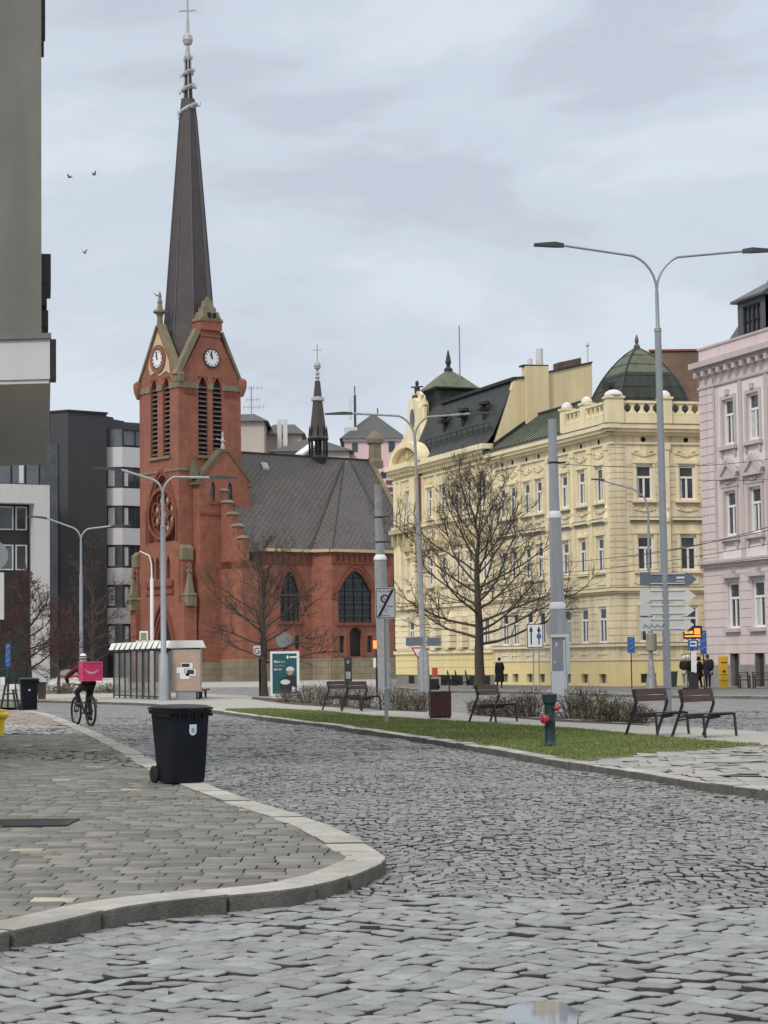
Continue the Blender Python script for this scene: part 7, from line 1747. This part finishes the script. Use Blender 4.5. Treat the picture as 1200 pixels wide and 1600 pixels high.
wb2 = dup(wb, None, math.radians(14), 'distant black wheeled bin beside a brown planter'); g = G(45,1110,.11); wb2.location = (g.x,g.y,.11); wb2.scale = (1.12,1.12,1.12)
q = MB(); cx_, cz_ = .03, .72; yy = -.306
pts = [(-.052,.07),(.052,.07),(.052,-.02)]+[(.052*math.cos(a_),-.02-.055*math.sin(a_)) for a_ in [math.pi*k/10 for k in range(1,10)]]+[(-.052,-.02)]
q.prism([V3((cx_+x,yy-(z*.06),cz_+z)) for x,z in pts],(0,.012,0)); s1 = q.build('sticker','sticker',None); s1.parent = wb
q = MB(); q.prism([V3((cx_+.026*math.cos(a_),yy-.003,cz_-.005+.034*math.sin(a_))) for a_ in [2*math.pi*k/14 for k in range(14)]],(0,.003,0)); s2 = q.build('emblem','sticker_blue',None); s2.parent = s1
q = MB(); q.prism([V3((.0+.03*math.cos(a_),yy-.003,.66+.03*math.sin(a_))) for a_ in [2*math.pi*k/10 for k in range(10)]],(0,.01,0)); s3_ = q.build('sticker','sticker',None); s3_.parent = wb2
# planter, stakes, left odds and ends
t = lthing('planter','tall brown box planter right of the distant black bin','planter'); g = G(64,1096,.0); Y = g.y; a, c = P(58,1066,Y), P(70,1094,Y)
m = MB(); m.hexa([V3((a.x+.05,Y,.0)),V3((c.x-.05,Y,.0)),V3((c.x-.05,Y+.5,.0)),V3((a.x+.05,Y+.5,.0)),V3((a.x,Y-.05,a.z-.05)),V3((c.x,Y-.05,a.z-.05)),V3((c.x,Y+.55,a.z-.05)),V3((a.x,Y+.55,a.z-.05))]); m.build('box','planter_brown',t); m = MB(); m.box((a.x-.03,Y-.08,a.z-.049),(c.x+.03,Y+.58,a.z)); m.build('rim','black_plastic',t)
t = lthing('tree_guard','dark green leaning stakes of a tree guard at the left edge','tree guard'); Y = 80; m = MB()
for (xb,yb,xt,yt,dy) in ((1,1104,14,1042,0),(12,1104,13,1046,.4),(25,1104,15,1042,.2),(30,1098,19,1048,.8)):
    p_, q_ = P(xb,yb,Y+dy), P(xt,yt,Y+dy); p_.z = .02; m.tube([p_,q_],.045,6)
p_, q_ = P(4,1085,Y), P(27,1083,Y); m.tube([p_,q_],.03,5); m.build('stakes','green_iron',t)
m = MB()
for (x,y,w,h) in ((4,1064,.09,.30),(19,1073,.10,.2)): q_ = P(x,y,Y-.1); m.box((q_.x-w,Y-.12,q_.z-h/2),(q_.x+w,Y-.10,q_.z+h/2))
m.build('label','sign_white',t)
sheet('lawn',[tuple(G(x,y,.1)[:2]) for x,y in [(-60,1107),(26,1106),(30,1100),(-60,1100)]],.118,'lawn')
t = lthing('road_mirror','round pale disc sign on a post at the left edge of the photo','traffic sign'); Y = 32
q_ = P(-11,868,Y); m = MB(); m.disc((q_.x,Y,q_.z),(0.15,-1,0),.235,.02,30); m.build('disc','sign_grey',t); a, c = P(-34,895,Y), P(6,968,Y); m = MB(); m.box((a.x,Y,c.z),(c.x,Y+.02,a.z)); m.build('plate','sign_pale',t)
m = MB(); m.tube([(q_.x,Y+.05,.11),(q_.x,Y+.05,q_.z+.3)],.035,8); m.build('post','sign_grey',t)
t = lthing('grit_bin','yellow bin with flared rim, cut off by the left edge','bin'); g = G(-6,1150,.11); m = MB(); m.lathe((g.x,g.y,.11),[(.17,0),(.20,.32),(.21,.4)],14); m.build('body','yellow_paint',t,True); m = MB(); m.lathe((g.x,g.y,.11),[(.22,.38),(.285,.44),(.29,.5),(.24,.55),(.24,.6),(.05,.62)],14); m.build('rim','yellow_paint',t,True)
t = lthing('low_wall','low white wall before the charcoal apartment block','wall'); Y = 142; a, c = P(76,1062,Y), P(200,1070,Y); m = MB(); m.box((a.x,Y,0),(c.x,Y+.4,a.z)); m.build('wall','shelter_roof',t)
m = MB(); m.box((a.x-.1,Y-.05,a.z),(c.x+.1,Y+.45,a.z+.06)); m.build('coping','sign_white',t)
for i,(px,w,h,d,mt) in enumerate(((80,2.2,.8,'reddish, right of the brown planter','shrub_dry'),(98,1.6,.75,'olive, left of the cyclist','shrub_olive'),(112,1.6,.7,'olive, just behind the cyclist','shrub_olive'),(158,1.6,.8,'reddish, between cyclist and shelter','shrub_dry'),(172,1.3,.7,'brown, at the shelter glass','shrub_dry'))):
    g = P(px,1084,118); shrub('low shrub '+d, g.x, 118, w, h*1.1, 80+i, mt, z=.0, grp='low shrubs before the white wall', leaves=700)
# hydrant
t = lthing('fire_hydrant','teal fire hydrant with red caps standing on the grass','fire hydrant'); 
m = MB(); m.lathe((0,0,0),[(.15,0),(.155,.03),(.12,.05),(.105,.09),(.098,.45),(.105,.47),(.098,.49),(.095,.74),(.105,.78),(.13,.80),(.142,.93),(.145,.95),(.10,.965),(.05,.98)],20); m.build('barrel','hydrant_teal',t,True)
def cap_(nrm, z, r, L0, L1, nm):
    n_ = V3(nrm).normalized(); m = MB(); m.tube([V3((0,0,z))+n_*.06,V3((0,0,z))+n_*L0],[r*.8,r*.8],14); m.build('outlet','hydrant_teal',t,True)
    m = MB(); m.tube([V3((0,0,z))+n_*(L0-.005),V3((0,0,z))+n_*L0,V3((0,0,z))+n_*L1,V3((0,0,z))+n_*(L1+.02)],[r,r*1.05,r*.95,r*.6],14); e = V3((0,0,z))+n_*(L1+.03); m.obox(e,n_*.02,V3((0,0,.022)),n_.cross(V3((0,0,1)))*.022); m.build('cap','hydrant_red',t,True)
cap_((-.62,-.78,0),.50,.085,.15,.215,'c'); cap_((.88,-.45,0),.70,.055,.12,.165,'c')
m = MB(); m.lathe((0,0,0),[(.04,.975),(.045,1.0),(.03,1.01)],10); m.box((-.022,-.022,1.008),(.022,.022,1.06)); m.build('operating_nut','hydrant_pale',t)
m = MB(); 
for k in range(8): a_ = k*math.pi/4; m.lathe((math.cos(a_)*.13,math.sin(a_)*.13,.03),[(.014,0),(.014,.02)],6)
m.build('bolts','iron',t)
g = G(860,1166,.11); put(t,(g.x,g.y,.11))
# ------------------------------------------------------------------ people
def skin(name, V, E, R, mt, par, sub=1, root=0):
    me = bpy.data.meshes.new(name); me.from_pydata([tuple(v) for v in V], E, []); me.materials.append(MATS[mt])
    o = bpy.data.objects.new(name, me); COL.objects.link(o); o.parent = par
    md = o.modifiers.new('skin','SKIN'); md.use_smooth_shade = True
    for i, v in enumerate(me.skin_vertices[0].data): r = R[i]; v.radius = (r, r) if not hasattr(r,'__len__') else r; v.use_root = (i == root)
    sb = o.modifiers.new('sub','SUBSURF'); sb.levels = sub; sb.render_levels = sub
    return o
def figure(name, lab, loc, rz, J, cloth, cat='person', group=None, scale=1.0, coat=None, hair='hair_dark', shoes='cloth_black'):
    t = thing(name, lab, cat, loc, rz, group); t.scale = (scale,)*3; J = {k: Vector(v) for k,v in J.items()}
    jac, tro = cloth
    V=[];R=[];E=[];ix={}
    def add(k,p,r,par=None):
        V.append(Vector(p)); R.append(r); ix[k]=len(V)-1
        if par is not None: E.append((ix[par],ix[k]))
    add('pelvis',J['pelvis'],(.12,.09)); add('chest',J['chest'],(.13,.09),'pelvis'); add('neck',J['neck'],.05,'chest'); hd = (J['head']-J['neck']).normalized()
    add('jaw',J['head']-hd*.06,(.062,.07),'neck'); add('skull',J['head']+hd*.03,(.077,.09),'jaw'); add('crown',J['head']+hd*.095,(.05,.06),'skull')
    for s_ in 'LR':
        add('sh'+s_,J['sh'+s_],.05,'chest'); add('el'+s_,J['el'+s_],.038,'sh'+s_); add('ha'+s_,J['ha'+s_],.026,'el'+s_)
        d = (J['ha'+s_]-J['el'+s_]).normalized(); sd_ = d.cross(Vector((0,0,1))); sd_ = sd_.normalized() if sd_.length > .1 else Vector((1,0,0)); add('pa'+s_,J['ha'+s_]+d*.07,.03,'ha'+s_)
        for k,(o_,l) in enumerate(((-.028,.075),(-.01,.088),(.01,.084),(.028,.068))):
            add('f%d%s'%(k,s_),J['ha'+s_]+d*(.07+l*.6)+sd_*o_*1.1,.009,'pa'+s_); add('g%d%s'%(k,s_),J['ha'+s_]+d*(.07+l)+sd_*o_*1.2+Vector((0,0,-.02)),.008,'f%d%s'%(k,s_))
        add('t'+s_,J['ha'+s_]+d*.06+sd_*(-.05)+Vector((0,0,-.01)),.010,'ha'+s_)
        add('hi'+s_,J['hi'+s_],.075,'pelvis'); add('kn'+s_,J['kn'+s_],.052,'hi'+s_); add('an'+s_,J['an'+s_],.035,'kn'+s_); add('to'+s_,J['to'+s_],.03,'an'+s_)
    skin('body',V,E,R,'skin',t)
    V=[];R=[];E=[];ix={}
    add('pelvis',J['pelvis']+Vector((0,0,.02)),(.175,.135)); mid = J['pelvis'].lerp(J['chest'],.5); add('mid',mid,(.175,.14),'pelvis'); add('chest',J['chest'],(.18,.14),'mid'); add('col',J['neck'].lerp(J['chest'],.25),(.085,.08),'chest')
    for s_ in 'LR': add('sh'+s_,J['sh'+s_],.082,'chest'); add('el'+s_,J['el'+s_],.062,'sh'+s_); add('ha'+s_,J['ha'+s_],.045,'el'+s_)
    skin('jacket',V,E,R,jac,t)
    V=[];R=[];E=[];ix={}
    add('pelvis',J['pelvis'],(.145,.11))
    for s_ in 'LR': add('hi'+s_,J['hi'+s_],.095,'pelvis'); add('kn'+s_,J['kn'+s_],.072,'hi'+s_); add('an'+s_,J['an'+s_],.052,'kn'+s_)
    skin('trousers',V,E,R,tro,t)
    for s_ in 'LR':
        a_, b_ = J['an'+s_], J['to'+s_]; m = MB(); d = (b_-a_); d.z = 0; d.normalize(); c_ = b_*.55+a_*.45; m.lathe((0,0,0),[(.035,0),(.05,.012),(.05,.04),(.035,.085),(.02,.10)],10); R2 = math.atan2(d.y,d.x)
        m.v = [tuple(Vector((c_.x+(v[0]*2.4)*math.cos(R2)-v[1]*math.sin(R2), c_.y+(v[0]*2.4)*math.sin(R2)+v[1]*math.cos(R2), min(a_.z,b_.z)-.045+v[2]))) for v in m.v]; o = m.build('shoe',shoes,None,True); o.parent = t
    m = MB(); h = J['head']; m.lathe((0,0,0),[(.075,-.05),(.093,.0),(.098,.05),(.08,.11),(.045,.14),(.01,.15)],14)
    m.v = [tuple(Vector((h.x+v[0]*.95, h.y-.012+v[1]*1.08, h.z+v[2]))) for v in m.v]; o = m.build('hair',hair,None,True); o.parent = t
    m = MB()   # face: eyes, nose, mouth, ears
    for x in (-.03,.03): m.obox((h.x+x,h.y+.088,h.z+.01),(.011,0,0),(0,.004,0),(0,0,.006))
    m.obox((h.x,h.y+.10,h.z-.015),(.009,0,0),(0,.014,0),(0,0,.018)); m.obox((h.x,h.y+.088,h.z-.05),(.02,0,0),(0,.003,0),(0,0,.004))
    o = m.build('face','hair_dark' if 0 else 'skin',None); o.parent = t
    if coat:
        m = MB(); z0, w0, w1 = coat; p_ = J['pelvis']; c_ = J['chest']
        prof = [(w1,z0),(w1*.98,z0+.05),(w1*.92,(z0+p_.z)/2),(w0*.95,p_.z),(w0*.98,(p_.z+c_.z)/2),(w0*1.08,c_.z),(w0*.85,c_.z+.12),(.09,J['neck'].z-.01)]
        m.lathe((p_.x*.5+c_.x*.5,p_.y*.5+c_.y*.5,0),prof,18,sx=1.0,sy=.72); o = m.build('coat',jac,None,True); o.parent = t
    return t
def stand(h=1.75, stride=.0, arm=.0, bend=0.0):
    k = h/1.75; J = dict(pelvis=(0,0,.95),chest=(0,.01+bend*.3,1.30),neck=(0,.02+bend,1.50),head=(0,.05+bend,1.62),shL=(-.19,.01+bend,1.42),shR=(.19,.01+bend,1.42),elL=(-.25,-.04+arm*.3+bend,1.15),elR=(.25,-.04+bend,1.15),haL=(-.22,.08+arm+bend,.93+arm*.5),haR=(.23,.08+bend,.93),
        hiL=(-.09,0,.90),hiR=(.09,0,.90),knL=(-.10,.03+stride*.5,.49),knR=(.10,.02-stride*.2,.49),anL=(-.10,stride*.9,.09),anR=(.10,-stride*.6,.09),toL=(-.12,.13+stride*.9,.045),toR=(.12,.13-stride*.6,.045))
    return {a: tuple(x*k for x in v) for a,v in J.items()}
g = P(781,1074,117); figure('person','person in a long black coat with a pale scarf walking along the yellow plinth',(g.x,117,.12),.35,stand(1.72,.12),('cloth_black','cloth_black'),coat=(.34,.24,.30),hair='hair_dark')
o = bpy.data.objects.get('person'); m = MB(); m.lathe((0,0,0),[(.085,1.42),(.12,1.46),(.10,1.54),(.08,1.57)],12); s_ = m.build('scarf','hair_white',None,True); s_.parent = o
GP = 'people waiting at the bus stop'
def pplace(px, Y): return (P(px,1078,Y).x, Y, .12)
figure('person','white-haired person in a black jacket and pale trousers left of the stop post',pplace(1070,102.2),-.6,stand(1.68,.05,.2),('cloth_black','cloth_pale'),group=GP,hair='hair_white')
figure('person','person in a black jacket and dark jeans partly behind the stop post',pplace(1076.5,102.6),.5,stand(1.70,.06),('cloth_black','cloth_navy'),group=GP,hair='hair_white')
figure('person','slim person in black with pale shoes right of the stop post',pplace(1094,102.3),1.2,stand(1.62,.14,.15),('cloth_black','cloth_black'),group=GP,coat=(.62,.19,.23),shoes='hair_white')
o = figure('person','person in a dark navy coat carrying a dark backpack, nearest the yellow post box',pplace(1107,102.0),2.6,stand(1.72,.06),('cloth_navy','cloth_black'),group=GP,coat=(.70,.24,.27))
t = lthing('backpack','dark backpack on the back of the navy-coated person','backpack'); p_ = pplace(1111,101.8); m = MB(); m.lathe((0,0,0),[(.10,1.0),(.17,1.05),(.18,1.3),(.13,1.45),(.05,1.5)],12,sx=1.0,sy=.7); m.build('bag','cloth_black',t,True); m = MB(); m.tube([(.1,.0,1.4),(.14,.2,1.45),(.1,.22,1.15)],.02,6); m.build('strap','cloth_black',t); put(t,p_)
# ------------------------------------------------------------------ courier on a bicycle
HD = math.radians(28); SC = 1.13; g = G(142,1135,0)
cyc = lthing('bicycle','dark bicycle ridden away along the road beside the kerb','bicycle')
def wheel(y, st=0.0):
    m = MB(); r = .345; pts = [V3((0,y+math.cos(a_)*r,.365+math.sin(a_)*r)) for a_ in [2*math.pi*k/28 for k in range(29)]]; m.tube(pts,.030,8,False); w = m.build('wheel','rubber',cyc,True)
    m = MB(); pts = [V3((0,y+math.cos(a_)*(r-.035),.365+math.sin(a_)*(r-.035))) for a_ in [2*math.pi*k/28 for k in range(29)]]; m.tube(pts,.014,6,False); m.tube([(-.06,y,.365),(.06,y,.365)],.022,8)
    for k in range(14): a_ = 2*math.pi*k/14; m.bar((.015*(-1)**k,y,.365),(0,y+math.cos(a_)*(r-.04),.365+math.sin(a_)*(r-.04)),.005)
    m.build('rim','iron',w)
wheel(0); wheel(1.08)
m = MB(); B_ = V3((0,.45,.32)); S_ = V3((0,.28,.86)); Hh = V3((0,.86,.93)); Hl = V3((0,.90,.80))
for a_,b_,r in ((B_,S_,.020),(B_,Hl,.028),(S_,Hh,.020),(Hl,Hh,.024)): m.tube([a_,b_],r,8)
for x in (-.055,.055): m.tube([(x,0,.365),(x*.6,B_.y,B_.z)],.011,6); m.tube([(x,0,.365),(x*.5,S_.y,S_.z-.1)],.010,6); m.tube([(x,1.08,.365),(x*.8,.93,.74)],.014,6)
m.tube([(-.045,.93,.74),(.045,.93,.74)],.02,6); m.tube([Hh,(0,.84,1.02)],.018,6); m.build('frame','frame_black',cyc,True)
m = MB(); m.tube([(-.32,.78,1.06),(-.18,.84,1.05),(0,.85,1.03),(.18,.84,1.05),(.32,.78,1.06)],.015,7); m.build('handlebar','iron',cyc); m = MB(); m.hexa([V3((-.09,.12,.925)),V3((.09,.12,.925)),V3((.03,.40,.935)),V3((-.03,.40,.935)),V3((-.09,.12,.965)),V3((.09,.12,.965)),V3((.03,.40,.965)),V3((-.03,.40,.965))]); m.tube([S_,(0,.25,.93)],.016,6); m.build('saddle','rubber',cyc)
m = MB(); m.tube([(-.06,.45,.32),(.07,.45,.32)],.02,8); m.bar((-.08,.45,.32),(-.08,.50,.48),.02,.03); m.bar((.08,.45,.32),(.08,.40,.16),.02,.03); m.box((-.18,.47,.475),(-.08,.56,.495)); m.box((.08,.36,.145),(.18,.45,.165)); m.build('pedals','iron',cyc)
m = MB(); 
for k in range(7): a0, a1 = math.radians(60+k*15), math.radians(75+k*15); m.hexa([V3((x,math.cos(a_)*r_,.365+math.sin(a_)*r_)) for a_ in (a0,a1) for (x,r_) in ((-.03,.39),(.03,.39),(.03,.397),(-.03,.397))])
m.build('mudguard','frame_black',cyc); m = MB(); m.box((-.025,-.40,.62),(.025,-.385,.67)); m.build('rear_light','red_paint',cyc)
cyc.location = (g.x,g.y,0); cyc.rotation_euler = (0,0,HD); cyc.scale = (SC,)*3
J = dict(pelvis=(0,.20,1.04),chest=(0,.36,1.36),neck=(-.02,.44,1.55),head=(-.03,.49,1.66),shL=(-.21,.40,1.45),shR=(.20,.40,1.45),elL=(-.44,.58,1.22),elR=(.38,.60,1.24),haL=(-.33,.76,1.08),haR=(.33,.76,1.08),
    hiL=(-.10,.22,1.0),hiR=(.10,.22,1.0),knL=(-.16,.58,.86),knR=(.13,.50,.62),anL=(-.14,.47,.56),anR=(.13,.36,.24),toL=(-.15,.60,.53),toR=(.14,.50,.20))
rider = figure('person','courier in a dark maroon jacket and white helmet riding away on a bicycle',(g.x,g.y,0),HD,J,('jacket_maroon','cloth_black'),scale=SC,hair='helmet_white')
m = MB(); h = V3(J['head']); 
for dz,r in ((.02,.11),(.075,.10)): m.tube([h+V3((math.cos(a_)*r,math.sin(a_)*r*1.15-.01,dz)) for a_ in [2*math.pi*k/16 for k in range(17)]],.012,5,False)
o = m.build('helmet_band','hair_dark',None); o.parent = rider
t = lthing('delivery_bag','bright pink cube delivery bag on the courier back','delivery bag')
m = MB(); m.box((-.25,-.13,1.13),(.25,.23,1.60)); m.build('bag','pink_bag',t,bevel=.03)
m = MB()
for z in (1.135,1.585): 
    for (a_,b_) in (((-.25,-.135),(.25,-.135)),((-.255,-.13),(-.255,.23)),((.255,-.13),(.255,.23))): m.bar((a_[0],a_[1],z),(b_[0],b_[1],z),.02)
for x in (-.25,.25): m.bar((x,-.132,1.13),(x,-.132,1.6),.02)
m.build('piping','pink_trim_bag',t)
m = MB(); pr = None
for k in range(15):
    f = k/14; q = V3((-.16+.32*f,-.138,1.37-.07*math.sin(math.pi*min(1,f*1.0))+.03*f))
    if pr: m.bar(pr,q,.006,.045*math.sin(math.pi*(f*.8+.15))+.01,up=(0,0,1))
    pr = q
m.bar((-.2,-.138,1.42),(-.13,-.138,1.34),.006,.02); m.build('logo','bag_logo',t)
t.location = (g.x,g.y,0); t.rotation_euler = (0,0,HD-.05); t.scale = (SC,)*3
# ------------------------------------------------------------------ red car, birds, poster papers
t = lthing('parked_car','dark red car parked behind the low white wall','car'); c = P(104,1060,165); x, Y = c.x, 165
m = MB(); m.hexa([V3((x-.9,Y,.3)),V3((x+.9,Y,.3)),V3((x+.9,Y+4.1,.3)),V3((x-.9,Y+4.1,.3)),V3((x-.88,Y+.05,.82)),V3((x+.88,Y+.05,.82)),V3((x+.88,Y+4.0,.95)),V3((x-.88,Y+4.0,.95))]); m.hexa([V3((x-.86,Y+.9,.86)),V3((x+.86,Y+.9,.86)),V3((x+.86,Y+3.7,.94)),V3((x-.86,Y+3.7,.94)),V3((x-.64,Y+1.6,1.42)),V3((x+.64,Y+1.6,1.42)),V3((x+.64,Y+3.1,1.42)),V3((x-.64,Y+3.1,1.42))]); m.build('body','red_paint',t,bevel=.05)
m = MB(); m.hexa([V3((x-.74,Y+.93,.93)),V3((x+.74,Y+.93,.93)),V3((x+.74,Y+.99,.93)),V3((x-.74,Y+.99,.93)),V3((x-.6,Y+1.48,1.36)),V3((x+.6,Y+1.48,1.36)),V3((x+.6,Y+1.54,1.36)),V3((x-.6,Y+1.54,1.36))]); m.build('windscreen','glass_sky',t)
for s_ in (-1,1):
    m = MB(); m.box((x+s_*.68-.18,Y-.03,.58),(x+s_*.68+.18,Y+.05,.74)); m.build('headlight','sign_white',t)
    for yy in (.75,3.3): m = MB(); q = MB(); q.lathe((0,0,0),[(.15,-.1),(.32,-.1),(.32,.1),(.15,.1)],16); m.add([(x+s_*.82+v[2],Y+yy+v[0],.32+v[1]) for v in q.v],q.f); m.build('wheel','rubber',t)
def bird(lab, px, py, Y, rz, flap, s=1.0):
    q = P(px,py,Y); t = lthing('pigeon', lab, 'bird', 'pigeons flying round the spire'); m = MB()
    m.lathe((0,0,0),[(.01,-.17),(.05,-.12),(.07,-.02),(.05,.10),(.035,.14),(.03,.18),(.01,.21)],8); m.v = [(v[0],v[2],v[1]) for v in m.v]; m.hexa([V3(p_) for p_ in ((-.03,-.14,-.01),(.03,-.14,-.01),(.06,-.28,-.01),(-.06,-.28,-.01),(-.03,-.14,.01),(.03,-.14,.01),(.06,-.28,.0),(-.06,-.28,.0))]); m.build('body','bird_grey',t,True)
    for s_ in (-1,1):
        m = MB(); z1 = math.sin(flap)*.17; z2 = math.sin(flap*1.25)*.36
        m.add([V3((s_*.03,.10,.01)),V3((s_*.18,.11,z1)),V3((s_*.36,-.02,z2)),V3((s_*.18,-.06,z1)),V3((s_*.03,-.08,.01)),V3((s_*.03,.10,.025)),V3((s_*.18,.11,z1+.015)),V3((s_*.36,-.02,z2+.006)),V3((s_*.18,-.06,z1+.012)),V3((s_*.03,-.08,.022))],[(0,1,3,4),(1,2,3),(5,6,8,9),(6,7,8),(0,1,6,5),(1,2,7,6),(2,3,8,7),(3,4,9,8)]); m.build('wing','bird_grey',t)
    t.location = q; t.rotation_euler = (.1,0,rz); t.scale = (s,)*3
bird('pigeon with raised wings, left one of the upper pair',109,277,150,1.1,.6,.95); bird('pigeon with raised wings, right one of the upper pair',147,273,150,-.9,.9,.85); bird('lone pigeon below the upper pair, left of the spire',132,395,150,2.6,1.0,.8); bird('pigeon just above the finial of the left clock gable',245,462,170,.5,.8,1.0)
# ------------------------------------------------------------------ put each root Empty at the base of its thing
bpy.context.view_layer.update()
def shift_mesh(o, d):
    if o.type == 'MESH' and o.data.users == 1 and o.rotation_euler.to_quaternion().angle < 1e-6 and (o.parent is None or True):
        return True
    return False
for o in list(bpy.data.objects):
    if o.type == 'EMPTY' and o.parent is None and o.location.length < 1e-6:
        pts = []
        for c in kids(o):
            if c.type == 'MESH' and len(c.data.vertices): pts += [c.matrix_world @ Vector(b) for b in c.bound_box]
        if not pts: continue
        cx = (min(p.x for p in pts)+max(p.x for p in pts))/2; cy = (min(p.y for p in pts)+max(p.y for p in pts))/2; cz = min(p.z for p in pts)
        d = Vector((cx, cy, cz)); o.location = d
        for c in kids(o):
            if c.type == 'MESH' and c.data.users == 1 and c.rotation_euler.to_quaternion().angle < 1e-6:
                c.data.transform(Matrix.Translation(-d))
                for g in kids(c):
                    if g.type == 'MESH' and g.data.users == 1 and g.rotation_euler.to_quaternion().angle < 1e-6: g.data.transform(Matrix.Translation(-d))
                    else: g.location -= d
            else: c.location -= d
